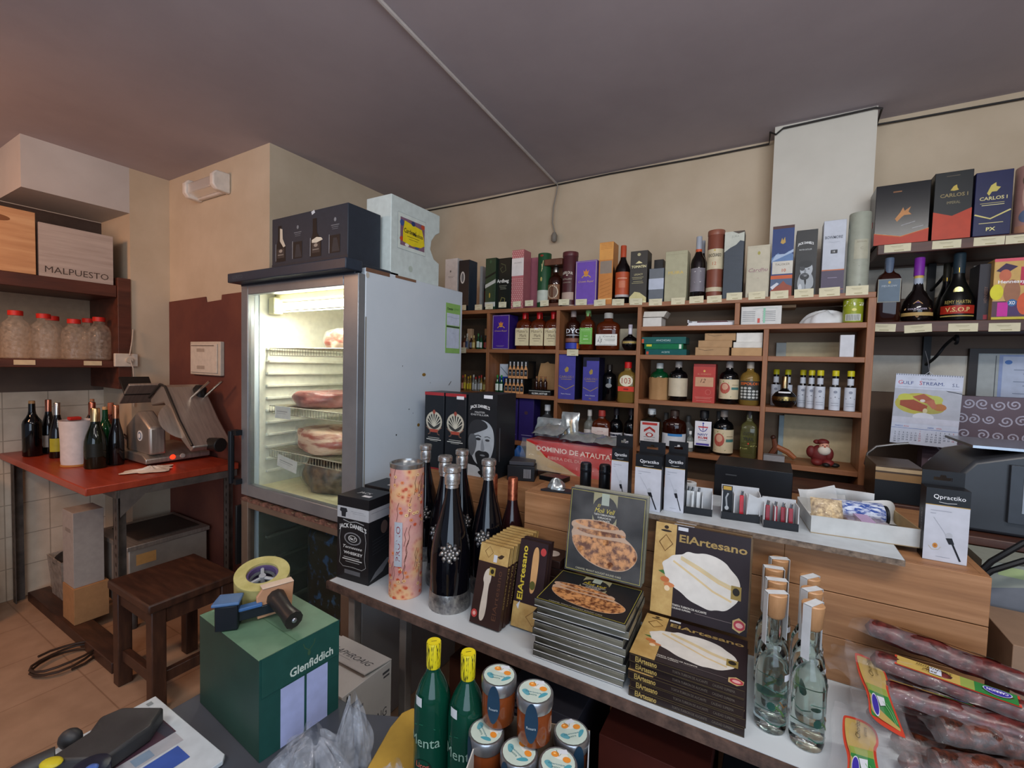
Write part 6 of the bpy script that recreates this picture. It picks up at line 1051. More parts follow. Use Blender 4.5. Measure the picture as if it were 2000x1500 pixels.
# almond cake
ALM = lambda: [('r', 0, 0, 1, 1, '#251b20'), ('r', 0, 0, .235, 1, GOLDP), ('l', [(.05, .78), (.12, .87), (.2, .78), (.12, .69), (.05, .78)], .012, '#6a4a24'), ('e', .12, .955, .025, .02, '#2c2018'), ('e', .12, .915, .06, .012, '#2c2018'), T('ElArtesano', .62, .86, .085, '#9c8450', .70, 'fb'), ('r', .25, .945, .36, .985, '#c4c8d0'), ('s', [(.53+1.1*(x-.53), .46+1.1*(y-.46)) for x, y in ((.3, .66), (.34, .67), (.38, .71), (.46, .70), (.55, .725), (.66, .71), (.75, .67), (.79, .62), (.86, .56), (.885, .49), (.875, .44), (.86, .40), (.875, .35), (.83, .29), (.76, .22), (.68, .215), (.62, .19), (.52, .215), (.42, .24), (.34, .30), (.26, .33), (.20, .40), (.16, .44), (.155, .50), (.13, .55), (.20, .60), (.23, .64))], '#cfccc6'), ('l', [(.3, .64), (.5, .56), (.7, .47), (.88, .42)], .022, '#cdb88e'), ('l', [(.22, .60), (.45, .48), (.65, .37), (.84, .31)], .022, '#cdb88e'), ('l', [(.3, .66), (.5, .585), (.7, .495), (.86, .45)], .025, '#c8b892'), ('r', .83, .34, .93, .48, '#8d7a42'), ('e', .88, .42, .035, .04, '#221c14'), ('e', .14, .38, .05, .03, '#b3683c'), ('e', .19, .33, .06, .025, '#c27a4c'), ('e', .17, .29, .03, .03, '#dcc6a4'), ('p', [(.06, .46), (.14, .43), (.12, .48)], '#3c6a34'), T('TORTA TURRON DE ALICANTE', .42, .13, .022, '#c9c4bc', .36, 'fb'), T('CALIDAD SUPREMA', .34, .1, .018, '#c9c4bc', .2, 'fb'), ('r', .48, .095, .85, .101, '#6a5f60'), ('p', [(.86, .05), (.93, .02), (.98, .07), (.985, .13), (.92, .17), (.86, .13)], '#b9a070'), ('e', .925, .095, .055, .05, '#a83a48'), ('e', .925, .095, .035, .025, '#d9a6a4')]
random.seed(5)
for k in range(5):
    zb = BZ+.0005+.0203*k
    carton('almond_cake_box', 'flat dark almond cake box with gold lettering on its edge, '+['bottom', 'second', 'middle', 'fourth', 'top'][k]+' of the brown stack', (-.135+random.uniform(-.003, .002), 1.102+random.uniform(-.003, .003), zb), .236, .19, .02, '#2a2120', rz=random.uniform(-.012, .012)+.02, r=.3, front=[T('ElArtesano', .16, .5, .62, '#b39a58', .2, 'fb'), T('TORTA TURRON DE ALICANTE', .55, .5, .28, '#6a6258', .3, 'f'), T('CALIDAD SUPREMA', .83, .5, .28, '#6a6258', .18, 'f'), ('l', [(.01, .1), (.99, .1), (.99, .9), (.01, .9), (.01, .1)], .003, '#6a5c3c')], right=[('r', .05, .2, .95, .25, '#6a5c3c')], top=ALM(), group='stacked almond cake boxes', bevel=.0008)
for k in (2, 1, 0):
    carton('almond_cake_box', ['frontmost', 'middle', 'rearmost'][k]+' almond cake box of the three standing upright on the brown stack', (-.137+.002*k, 1.21+.0205*k, BZ+.1015+.004), .228, .018, .232, '#6b5438', rot=(math.radians(-11), 0, .02), r=.3, front=ALM() if k == 0 else [], top=[('r', .2, .1, .42, .9, '#d0d4dc'), ('r', .42, 0, 1, 1, '#5a4632')], group='upright almond cake boxes', bevel=.0008)
# ---- clear spirit bottles
CGL = glass('white_spirit_glass', '#f2fbf8', .01, 1, 1.42)
def orujo(label, x, y, rz):
    t = thing('spirit_bottle', label, 'bottle', (x, y, BZ+.0005), rz, 'clear wooden-capped bottles'); H = .288; R = .031
    g = G(); g.lathe([(R*.55, 0), (R*.93, .002), (R, .012), (R, .125), (R*.96, .142), (R*.72, .163), (R*.5, .178), (R*.47, .19), (R*.47, .25)], CGL, 28); g.build('bottle_body', t)
    g = G(); g.lathe([(R*.44, .236), (R*.58, .242), (R*.66, .286), (R*.6, .288)], wood('beech_cap', '#a37850', '#b98c62', '#c99d72', (3, 3, 1)), 18); g.build('wooden_cap', t)
    g = G(); g.box(-R*.70, -.008, .18, -R*.67, .008, .2895, '#c3c8cc'); g.box(R*.67, -.008, .19, R*.70, .008, .2895, '#c3c8cc'); g.box(-R*.70, -.008, .2885, R*.70, .008, .2895, '#cdd2d6'); g.v = [(x*1, y-.0005, z) for x, y, z in g.v]; g.build('paper_seal', t)
    g = G(); g.dec(Cyl(R, .02, .13, -90, 70), [('l', [(.1, .1), (.3, .04), (.5, .02), (.7, .04), (.9, .1)], .03, '#2f6a5a'), ('e', .3, .38, .1, .08, '#1f4a42'), ('l', [(.4, .4), (.55, .3), (.65, .2)], .05, '#4a6a3c'), ('l', [(.5, .5), (.62, .38), (.75, .4)], .04, '#7a5a34'), ('l', [(.35, .3), (.5, .45)], .03, '#3c6a4a'), ('l', [(.12, .72), (.5, .66), (.88, .72)], .02, '#3c7a6a'), ('r', .6, .88, .85, 1.0, '#c9ccd4')], .0006); g.build('printed_motif', t)
for i, (u, v) in enumerate(((1510, 1152), (1578, 1170), (1503, 1124), (1560, 1140), (1484, 1088), (1553, 1120), (1494, 1068))):
    p = at(u, v, 'z', BZ+.288)
    if i == 0: p = Vector((.030, 1.078, 0))
    if i == 1: p = Vector((.094, 1.068, 0))
    if i == 2: p = Vector((.031, 1.145, 0))
    if i == 3: p = Vector((.096, 1.136, 0))
    if i == 4: p = Vector((.026, 1.212, 0))
    if i == 5: p = Vector((.097, 1.205, 0))
    if i == 6: p = Vector((.038, 1.280, 0))
    orujo(['clear bottle nearest the bench edge in the left file', 'clear bottle nearest the bench edge in the right file', 'second clear bottle of the left file', 'second clear bottle of the right file', 'third clear bottle of the left file, by the cake boxes', 'rearmost clear bottle of the right file', 'rearmost clear bottle of the left file against the crate'][i]+', wooden cap', p.x, p.y, (.5, 1.0, .3, .8, .2, .9, .4)[i])

# ---- goods on the slab
def hookbox(label, xl, xr, y, z0, h, dep, tabh, rz=0, full=True):
    t = thing('gadget_box', label, 'box', ((xl+xr)/2, y+dep/2, z0), rz, 'black and white hanging boxes'); w = xr-xl
    it = [('r', 0, 0, 1, .77, '#b9bcc6'), ('r', 0, .765, 1, .775, '#b08f4a'), T('Qpractiko', .53, .88, .075, '#e4e6ea', .72, 'f'), ('l', [(.3, .815), (.5, .805), (.7, .815)], .012, '#d8dade'), ('r', .12, .69, .6, .70, '#9a9da8'), ('r', .12, .65, .25, .66, '#9a9da8'), ('l', [(.2, .6), (.42, .44), (.52, .36)], .012, '#a5a8b2'), ('e', .57, .37, .08, .04, '#a9acb4'), ('p', [(.5, .33), (.64, .34), (.7, .26), (.58, .25)], '#15161c'), ('l', [(.65, .27), (.85, .04)], .045, '#15161c'), ('r', .3, .06, .62, .066, '#9a9da8')]
    if full: it += [('e', .27, .21, .06, .035, '#b9823c'), ('e', .27, .21, .03, .017, '#a3602c'), ('l', [(.12, .2), (.2, .15), (.35, .16), (.4, .2)], .008, '#b9a87a')]
    g = carton_mesh(w, dep, h, '#14161a', front=it, left=[T('Qpractiko', .5, .5, .3, '#9a9ca2', .4, 'v')]); g.build('box_body', t, bevel=.001)
    g = G(); T0 = Flat((-w/2, dep/2-.002, h), (1, 0, 0), (0, 0, 1), w, tabh)
    q = tabh; 
    g.prism([(-w/2, h), (w/2, h), (w/2, h+q*.34), (-w/2, h+q*.34)], dep/2-.003, dep/2-.0015, '#121317', 'y'); g.prism([(-w/2, h+q*.34), (-w*.22, h+q*.34), (-w*.22, h+q*.56), (-w/2, h+q*.56)], dep/2-.003, dep/2-.0015, '#121317', 'y'); g.prism([(w*.22, h+q*.34), (w/2, h+q*.34), (w/2, h+q*.56), (w*.22, h+q*.56)], dep/2-.003, dep/2-.0015, '#121317', 'y')
    g.prism([(-w/2, h+q*.56), (-w*.08, h+q*.56), (-w*.06, h+q*.72), (w*.06, h+q*.72), (w*.08, h+q*.56), (w/2, h+q*.56), (w/2, h+q), (-w/2, h+q)], dep/2-.003, dep/2-.0015, '#121317', 'y')
    g.build('hang_tab', t)
p = at(1801, 1090, 'z', 1.1255); q_ = at(1884, 1102, 'z', 1.1255); hh = at(1808, 951, 'y', p.y).z-1.1255
hookbox('black and white hanging box alone on the right end of the pine crate', p.x, q_.x, p.y, 1.1258, hh, .045, .034)
p = at(1238, 992, 'z', SZ); q_ = at(1290, 1000, 'z', SZ); hh = at(1238, 878, 'y', p.y).z-SZ
hookbox('black and white hanging box with a price sticker, front of the left three', p.x, q_.x, p.y, SZ, hh*.93, .045, .034, full=False)
hookbox('black and white hanging box to the right behind the stickered one', q_.x+.004, q_.x+.058, p.y+.03, SZ, hh*.95, .045, .034, full=False)
hookbox('black and white hanging box mostly hidden left of the stickered one', p.x-.03-.052, p.x-.008-.002-.02, p.y+.035, SZ, hh*.95, .045, .034, full=False)
def open_box(label, u0, u1, v0, h, dep, tilt, contents, rz=.12):
    p = at(u0, v0, 'z', SZ); q = at(u1, v0+6, 'z', SZ); w = q.x-p.x
    t = thing('open_display_box', label, 'box', (p.x+w/2, p.y+dep/2, SZ), rz, 'small open display boxes'); 
    g = G(); g.box(-w/2, -dep/2, 0, w/2, dep/2, .003, '#1a1c20'); g.box(-w/2, -dep/2, .003, w/2, -dep/2+.002, .020, '#1a1c20')
    g.box(-w/2, dep/2-.002, .003, w/2, dep/2, h, '#b9bcc0'); g.box(-w/2, -dep/2+.002, .003, -w/2+.002, dep/2-.002, h*.9, '#c3c6c9'); g.box(w/2-.002, -dep/2+.002, .003, w/2, dep/2-.002, h*.9, '#c3c6c9')
    g.build('box_body', t)
    for k in range(1, 3):
        x = -w/2+w*k/3; g = G(); g.box(x-.0008, -dep/2+.004, .0035, x+.0008, dep/2-.003, h*.8, '#d0d3d5'); g.build('divider', t)
    return t, w, dep
t, w, d = open_box('open box holding white-handled corkscrews, left of the three', 1329, 1390, 1000, .068, .05, 0, 0)
def tool(x, y, z, c, label, h=.055):
    g = G(); g.box(-.005, -.003, 0, .005, .003, h, mat(c, .3)); g.tube([(0, 0, h), (.002, 0, h+.012)], .0035, mat('#b0b3b6', .2, 1), 8)
    o = g.build('corkscrew', loc=(x, y, z), rot=(math.radians(-8), 0, .1), bevel=.001); return tag(o, label, 'corkscrew', 'corkscrews in display boxes')
for k, xo in enumerate((-.024, -.014, .003)): tool(t.location.x+xo, t.location.y, SZ+.0032, '#c9cdd0', 'white corkscrew in the left display box, '+('leftmost', 'next to the leftmost', 'alone in the middle slot')[k])
t, w, d = open_box('wider open box with one card-backed corkscrew and one red corkscrew', 1406, 1482, 1011, .085, .05, 0, 0)
g = G(); g.box(-.013, -.002, 0, .013, 0, .082, '#22252a'); g.dec(Flat((-.013, -.002, 0), (1, 0, 0), (0, 0, 1), .026, .082), [('r', .1, .86, .9, .98, '#b08f3a'), ('l', [(.6, .75), (.4, .6), (.5, .3)], .16, '#9da0a4'), ('e', .5, .25, .2, .07, '#c0c3c6')]); tag(g.build('corkscrew_card', loc=(t.location.x-.033, t.location.y-.0, SZ+.0032), rot=(math.radians(-6), 0, .05)), 'black backing card with a silver corkscrew in the wider open box', 'card')
tool(t.location.x+.004, t.location.y-.004, SZ+.0032, '#b3202c', 'red corkscrew standing alone in the wider open box', .062)
g = G(); g.prism([(-.02, 0), (.022, .003), (.026, .06), (.004, .052), (-.018, .062)], -.0008, .0008, mat('#c6c9cc', .6), 'y'); tag(g.build('card_flap', loc=(t.location.x+.036, t.location.y-.012, SZ+.02), rot=(math.radians(14), 0, .2)), 'loose pale card flap leaning at the right of the wider open box', 'card')
t, w, d = open_box('open box packed with red corkscrews, right of the three', 1488, 1556, 1028, .07, .052, 0, 0)
for k in range(4): tool(t.location.x-w/2+.012+.0175*k, t.location.y-.006, SZ+.0032, '#8e1f2c', 'red corkscrew in the right display box, '+('leftmost', 'second', 'third', 'rightmost')[k]+' of four', .05)
t = thing('paper_roll', 'small white paper roll behind the white-handled corkscrews', 'roll', (-.205, 1.47, SZ)); g = G(); g.lathe([(.022, 0), (.022, .06), (.021, .061)], mat('#c9cccd', .7), 20); g.build('roll_body', t); g = G(); g.lathe([(.008, .0611), (.008, .0615)], '#6a625a', 12); g.build('core', t)
# white tray with goods
p = at(1583, 1040, 'z', SZ); q_ = at(1797, 1071, 'z', SZ); tw_, td_, th_ = (q_-p).length, .185, .045; ang = math.atan2(q_.y-p.y, q_.x-p.x)
t = thing('white_tray_box', 'long open white cardboard box full of odds and ends on the slab', 'box', (p.x, p.y, SZ), ang)
WC = mat('#b9bbba', .6)
g = G(); g.box(0, 0, 0, tw_, td_, .002, mat('#9d8a6a', .7)); g.box(0, 0, .002, tw_, .002, th_, WC); g.box(0, td_-.002, .002, tw_, td_, th_, WC); g.box(0, .002, .002, .002, td_-.002, th_*.9, WC); g.box(tw_-.002, .002, .002, tw_, td_-.002, th_, mat('#b59d74', .7)); g.build('box_body', t)
TM = Matrix.Translation(t.location) @ Matrix.Rotation(ang, 4, 'Z')
def tl(x, y, z=.0025): v = TM @ Vector((x, y, z)); return (v.x, v.y, v.z)
def bag(name, label, cat, loc, w, h, th, m, rot, fill=None, group=None, fr=(.12, .12, .88, .8)):
    t = thing(name, label, cat, loc, 0, group, rot=rot); g = G()
    def s(sg):
        def f(u, v):
            a, b = 2*u-1, 2*v-1; k = max(0, (1-a**4))*max(0, (1-abs(b)**3)); return (a*w/2*(1-.04*math.sin(6*b)), sg*(th/2*k+.0006)+.002*math.sin(8*a+3*b), v*h)
        return f
    g.grid(s(-1), 18, 18, m); g.grid(s(1), 18, 18, m); g.build('bag_film', t)
    if fill:
        g = G(); g.grid(lambda u, v: ((2*u-1)*w*.42, -th*.47*max(0, 1-(2*u-1)**4)*max(0, 1-abs(2*v-1)**4)-.0002, v*h*.8+h*.04), 18, 18, fill); g.grid(lambda u, v: ((2*u-1)*w*.42, th*.44*max(0, 1-(2*u-1)**4)*max(0, 1-abs(2*v-1)**4), v*h*.8+h*.04), 12, 12, fill); g.build('contents', t)
    return t
NUT = mottled('pale_nuts', '#7d6242', '#d3bb90', 90, .6, .8, 2, (.3, .6))
bag('nut_bag', 'clear bag of pale nuts with a silver label in the white tray', 'bag', tl(.028+.02, .05), .085, .095, .035, FILM, (math.radians(-32), 0, .1), NUT)
t = thing('twine_spool', 'spool of blue and white twine lying in the white tray', 'spool', tl(.125, .12, .036), ang+.05)
TWN = mottled('blue_white_twine', '#2c4a94', '#c6cfe0', 60, .8, .8, 2, (.42, .58), scale=(1, 3, 3))
g = G(); g.tube([(-.06, 0, 0), (-.055, 0, 0), (.055, 0, 0), (.06, 0, 0)], [.022, .03, .031, .022], TWN, 24); g.build('twine', t)
g = G(); g.tube([(.0605, 0, 0), (.066, 0, 0)], .026, '#1c1e22', 20); g.build('core', t)
for k in range(2):
    t = thing('quince_pack', ('lower', 'upper')[k]+' clear clamshell of dark red paste with a pink label in the white tray', 'pack', tl(.125, .055, .0028+.0195*k), ang, 'dark red clamshell packs')
    g = G(); g.box(-.042, -.028, 0, .042, .028, .014, mat('#4a1c22', .15)); g.build('paste', t, bevel=.004)
    g = G(); g.box(-.045, -.031, .0, .045, .031, .0185, film('clamshell', '#d8d0d8', .22, .05, .2, 20)); g.build('clamshell', t, bevel=.005)
    g = G(); g.box(-.015, -.0325, .0, .015, .0325, .0192, '#b9a0c4'); g.box(-.012, -.0332, .003, .012, -.0326, .017, '#cfcfd6'); g.dec(Flat((-.012, -.0332, .003), (1, 0, 0), (0, 0, 1), .024, .014), [('e', .35, .5, .16, .35, '#b5343c'), ('p', [(.5, .2), (.85, .5), (.5, .8)], '#b5343c')]); g.build('label', t)
random.seed(9)
for k, (x, y, s, rx, rzz, lb) in enumerate(((.06, .165, .045, 60, .2, 'curled white paper at the back left of the white tray'), (.13, .168, .045, 75, -.2, 'crumpled white paper sticking up behind the twine spool'), (.19, .12, .04, 50, .6, 'flat white ticket leaning out of the white tray at the right'))):
    g = G(); g.grid(lambda u, v: ((u-.5)*s*2, .015*math.sin(u*4+k)+.01*math.sin(v*5), v*s*1.6), 10, 10, mat('#c6c9ca', .7)); o = g.build('paper_scrap', loc=tl(x, y, .01), rot=(math.radians(-90+rx), .2*(k-1), rzz)); tag(o, lb, 'paper')
# carton and snack bags on the crate, behind
RY = 1.62
a = at(1024, 940, 'y', RY); b = at(1199, 942, 'y', RY); hz = at(1110, 868, 'y', RY).z-1.1258
w = b.x-a.x
t = thing('wine_carton', 'red and cream wine carton in a clear bag behind the standing peanut cake', 'carton', ((a.x+b.x)/2, RY, 1.1258), -.05)
g = G(); g.box(-w/2, 0, 0, w/2, .17, hz, mat('#a9262a', .35)); g.dec(Flat((-w/2, 0, 0), (1, 0, 0), (0, 0, 1), w, hz), [('r', 0, 0, 1, 1, '#b32a28'), ('p', [(0, 0), (.62, 0), (.45, .25), (.25, .45), (.1, .85), (0, .95)], '#b39a72'), T('DOMINIO DE ATAUTA', .55, .74, .17, '#d9c3b6', .84, 'fb'), T('RIBERA DEL DUERO', .52, .47, .10, '#cfa89a', .5, 'f')]); g.dec(Flat((w/2, 0, 0), (0, 1, 0), (0, 0, 1), .17, hz), [('r', 0, 0, 1, 1, '#9aa3b8')]); g.build('carton_body', t, bevel=.002)
g = G(); g.grid(lambda u, v: (-w/2-.02+(w+.03)*u, -.008-.006*math.sin(11*u+4*v)-.004*math.sin(19*v+6*u), hz*1.05*v), 30, 14, film('bag_film_clear', '#e6e8ea', .10, .05, .9, 10)); g.build('plastic_bag', t)
SILB = mottled('silver_snack_foil', '#8d9496', '#c6cccb', 12, .22, .8, m=.6)
SNK = mottled('beige_snack_window', '#8a7a5a', '#b5a684', 60, .5, .5)
bz = 1.1258+hz
for k, (u, v, w_, h_, rx, rzz, lb) in enumerate(((1127, 871, .15, .10, -78, -.1, 'silver snack bag lying at the middle of the red carton'), (1183, 880, .12, .09, -80, -.1, 'silver snack bag lying at the right end of the red carton'), (1066, 858, .13, .10, -72, -.15, 'silver snack bag with beige window lying at the left end of the red carton'))):
    p = at(u, v, 'y', RY+.03); bag('snack_bag', lb, 'snack bag', (p.x, RY+.012+.0*k, bz+.014+.012*(k == 2)), w_, h_, .022, SILB, (math.radians(rx), 0, rzz), None, 'silver snack bags')
for k, (u, w_, h_, rx, y, lb) in enumerate(((1068, .12, .085, -25, .10, 'silver snack bag standing behind the left lying one'), (1110, .075, .115, -15, .09, 'tall silver snack bag standing in the middle on the red carton'))):
    p = at(u, 840, 'y', RY+y); bag('snack_bag', lb, 'snack bag', (p.x, RY+y, bz+.003), w_, h_, .02, SILB, (math.radians(rx), 0, .1*k), SNK, 'silver snack bags')
for k, (u, lb) in enumerate(((1143, 'left of two black cylinders behind the standing peanut cake'), (1180, 'right of two black cylinders behind the standing peanut cake'))):
    p = at(u, 960, 'y', 1.43); t = thing('wine_stopper', lb, 'cylinder', (p.x, 1.43, 1.1258 if p.x < -.36 else SZ), 0, 'black cylinders'); zt2 = at(u, 903+4*k, 'y', 1.43).z-t.location.z
    g = G(); g.lathe([(.019, 0), (.019, zt2-.006), (.016, zt2)], mat('#0c0d11', .3), 22); g.build('cylinder_body', t)
    g = G(); g.lathe([(.019, 0), (.0195, .001), (.0195, .012), (.019, .013)], mat('#16181d', .25), 22, c=(0, 0, zt2-.03)); g.build('collar', t)
scarton('card_reader', 'small black card reader on the crate left of the black cylinders', 1052, 1100, 962, 932, 1.48, 1.1258, .06, '#0f1114', r=.2, rz=-.1)
p = at(1088, 962, 'y', 1.38); g = G(); g.prism([(-.05, -.02), (.06, 0), (.045, .035), (-.03, .03)], 0, .006, '#1e2026'); g.box(0, .0, .0065, .025, .015, .007, '#c9ccd2'); tag(g.build('leaflet', loc=(p.x, 1.375, 1.126)), 'black leaflets with a white sticker on the front edge of the crate', 'leaflet')
p = at(985, 925, 'y', 1.45); t = thing('dark_display_box', 'tilted open black box between the portrait carton and the red carton', 'box', (p.x, 1.60, 1.0905), .35); g = G(); g.box(-.055, -.06, 0, .055, .06, .06, '#17181c'); g.box(-.05, -.05, .0601, .05, .05, .075, '#3a3a40'); g.dec(Flat((-.055, -.06, 0), (1, 0, 0), (0, 0, 1), .11, .06), [('r', .6+.04*k, .2, .62+.04*k, .8, '#8a8a90') for k in range(7)]); g.build('box_body', t, bevel=.002)
p = at(1007, 898, 'y', 1.75); g = G(); g.grid(cloth_fn(.03, .03, .05, 2), 24, 8, mat('#2c62a8', .5)); tag(g.build('blue_bag', loc=(p.x, 1.78, 1.1258)), 'small crumpled blue bag left of the red carton', 'bag')
p = at(1037, 948, 'y', 1.4); g = G(); g.grid(cloth_fn(.03, .03, .035, 4), 24, 8, SILB); tag(g.build('foil_scrap', loc=(-.62, 1.40, 1.1258)), 'crumpled silver foil scrap at the left corner of the crate', 'foil')

# ================================================================ foreground: low counter and its goods
CZT = .71
t = thing('low_counter', 'low dark grey counter in the near foreground, cut by the lower frame edge', 'counter', (0, 0, 0))
g = G(); g.prism([(-1.2, .05), (-.12, .05), (-.12, .80), (-.66, .80), (-.80, .73), (-1.2, .73)], CZT-.03, CZT-.0005, mottled('grey_blue_laminate', '#3c4048', '#4a4f58', 3, .5, .05)); g.build('worktop', t, bevel=.002)
g = G(); g.box(-1.16, .08, 0, -.16, .68, CZT-.0305, mat('#2c2a2c', .7)); g.build('counter_body', t)
# green whisky carton
DGR = mottled('deep_green_card', '#18352b', '#1f4034', 6, .5, .03)
bx, by, bw, bd, bh = -1.018, .625, .283, .186, .219
t = thing('green_whisky_carton', 'large deep green whisky carton with pale panels and cream lettering in the foreground', 'carton', (bx, by, CZT), -.075)
g = G(); g.box(-bw/2, -bd/2, 0, bw/2, bd/2, bh-.002, DGR)
g.dec(Flat((-bw/2, -bd/2, bh-.002), (1, 0, 0), (0, 1, 0), bw, bd), [('r', 0, 0, 1, 1, '#62836a'), ('r', .0, .44, 1, .45, '#4c6c52')])
g.dec(Flat((bw/2, -bd/2, 0), (0, 1, 0), (0, 0, 1), bd, bh), [('r', 0, 0, 1, 1, '#1f4a44'), ('r', .24, 0, .53, .60, '#a9b2dc'), ('r', .56, 0, .84, .60, '#a9b2dc')])
g.build('carton_body', t, bevel=.001)
g = G(); g.box(bw/2+.0012, -bd/2+.004, bh*.62, bw/2+.0024, bd/2-.001, bh, mat('#214d46', .5))
g.dec(Flat((bw/2+.0024, -bd/2+.004, bh*.62), (0, 1, 0), (0, 0, 1), bd-.005, bh*.38), [T('Glenfiddich', .62, .23, .24, '#c9d6cc', .58, 'fb'), ('l', [(.56, .5), (.57, .62), (.52, .72), (.5, .85)], .012, '#3c5a44'), ('l', [(.58, .5), (.585, .62), (.64, .72), (.655, .85)], .012, '#3c5a44'), ('e', .575, .53, .02, .07, '#3c5a44')]); g.build('flap', t)
# tape dispenser lying on it
zt = CZT+bh
TM2 = Matrix.Translation((-1.055, .655, zt)) @ Matrix.Rotation(-.35, 4, 'Z')
t = thing('tape_gun', 'packing tape dispenser with yellow roll and dark handle lying on the green carton', 'tape dispenser', (-1.085, .66, zt), 1.15)
TAPEY = mottled('yellowed_tape', '#a59b5c', '#bdb478', 30, .3, .05)
tilt = Matrix.Translation((-.01, .0, .058)) @ Matrix.Rotation(-1.15, 4, 'Z') @ Matrix.Rotation(math.radians(17), 4, Vector((.52, .85, 0)))
g = G(tilt); g.lathe([(.036, -.026), (.062, -.026), (.062, .026), (.036, .026), (.036, -.026)], TAPEY, 44, cap=False); g.build('tape_roll', t, sharp=30)
g = G(tilt); g.lathe([(.0355, -.02), (.0355, .02), (.031, .02), (.031, -.02), (.0355, -.02)], mat('#5a4a72', .4), 36, cap=False); g.lathe([(.008, -.01), (.008, .018)], mat('#9a9ca0', .3), 12)
for k in range(3):
    a = k*2.094+.5; c, s = math.cos(a), math.sin(a)
    g.box(0, 0, 0, .001, .001, .001, '#9a9ca0'); g.tube([(.006*c, .006*s, .012), (.031*c, .031*s, .012)], .0045, mat('#a5a7aa', .3), 6)
g.tube([(.028*math.cos(a), .028*math.sin(a), .004) for a in [k*.4 for k in range(17)]], .004, mat('#5c6064', .4), 6); g.build('hub', t)
g = G(); g.T = Matrix.Translation((.01, -.072, .036)) @ Matrix.Rotation(.1, 4, 'Z'); g.prism([(-.04, -.032), (.035, -.032), (.04, .036), (-.03, .036), (-.042, .02)], -.004, .004, mat('#b98a6a', .5), 'y'); g.prism([(-.03, .0362), (.04, .0362), (.04, .039), (-.03, .039)], -.006, .02, '#d0b8a4', 'y'); g.build('guard_plate', t, bevel=.003)
g = G(); g.T = Matrix.Translation((.012, -.085, .035)) @ Matrix.Rotation(math.radians(8), 4, 'Z'); BH = mat('#2a2624', .4)
vs = [(.0, 0, .014), (.0, -.02, .012), (.004, -.05, -.0), (.008, -.08, -.004)]
g.tube([(0, .01, .008), (.0, -.02, .006), (.005, -.05, -.004), (.01, -.085, -.01)], [.022, .019, .017, .021], BH, 10); g.ball((.0105, -.0865, -.01), (.006, .003, .006), mat('#9a9aa0', .3, .8), 10, 6); g.build('handle', t, sharp=60)
g = G(); g.T = Matrix.Translation((-.01, -.035, 0)); g.prism([(-.105, -.045), (-.06, -.06), (-.048, -.02), (-.09, -.005)], .0, .058, mat('#15191f', .3)); g.prism([(-.112, -.047), (-.058, -.064), (-.044, -.018), (-.092, .0)], .0581, .066, mat('#4a6a94', .35)); g.build('blade_head', t, bevel=.003)
g = G(); g.T = Matrix.Translation((-.02, -.038, 0)); g.box(-.055, -.045, .012, .03, -.03, .035, mat('#1d2229', .35)); g.box(-.06, -.05, .036, .0, -.03, .044, mat('#3f679c', .4)); g.build('arm', t, bevel=.002)
g = G()
for k in range(3): g.tube([(.02+.007*k, -.045-.004*k, .001), (.028+.007*k, -.033-.004*k, .012)], .0016, mat('#c4c8cc', .2, .8), 6)
g.tube([(.018, -.05, .003), (.045, -.062, .003)], .002, mat('#1a1c20', .3), 6); g.build('spring', t)
# pale carton with dark lettering (behind, lower)
t = thing('pale_whisky_carton', 'grey-white carton with dark serif lettering and open flap under the bench end', 'carton', (-1.13, .925, .40))
wl, dl, hl = .25, .19, .20; LW = mottled('grey_white_card', '#b6b6b4', '#c3c3c0', 5, .6, .05)
g = G(); g.box(-wl/2, -dl/2, 0, wl/2, dl/2, hl, LW); g.dec(Flat((wl/2, -dl/2, 0), (0, 1, 0), (0, 0, 1), dl, hl), [T('LAPHROAIG', .5, .25, .14, '#4a4c50', .8, 'f'), ('r', .08, .74, .3, .8, '#5a5c60'), ('r', .08, .64, .4, .68, '#6a6c70'), T('AI', .1, .9, .14, '#3a3c40', .1, 'b'), ('r', .8, .86, .95, .9, '#4a4c50'), ('r', .82, .8, .95, .83, '#4a4c50')]); g.build('carton_body', t, bevel=.0015)
g = G(); g.T = Matrix.Translation((-wl/2+.02, dl/2, hl+.001)) @ Matrix.Rotation(math.radians(-8), 4, 'X'); g.box(0, -.11, 0, wl-.02, 0, .003, LW); g.dec(Flat((0, -.11, .003), (1, 0, 0), (0, 1, 0), wl-.02, .11), [T('LAPHROAIG', .55, .4, .22, '#4a4c50', .72, 'fi'), ('r', .3, .2, .6, .215, '#8a8c90')]); g.build('flap', t)
carton('stock_carton', 'plain dark carton carrying the grey-white lettered carton', (-1.13, .925, 0), .25, .19, .3995, '#2e2c2e', r=.7)
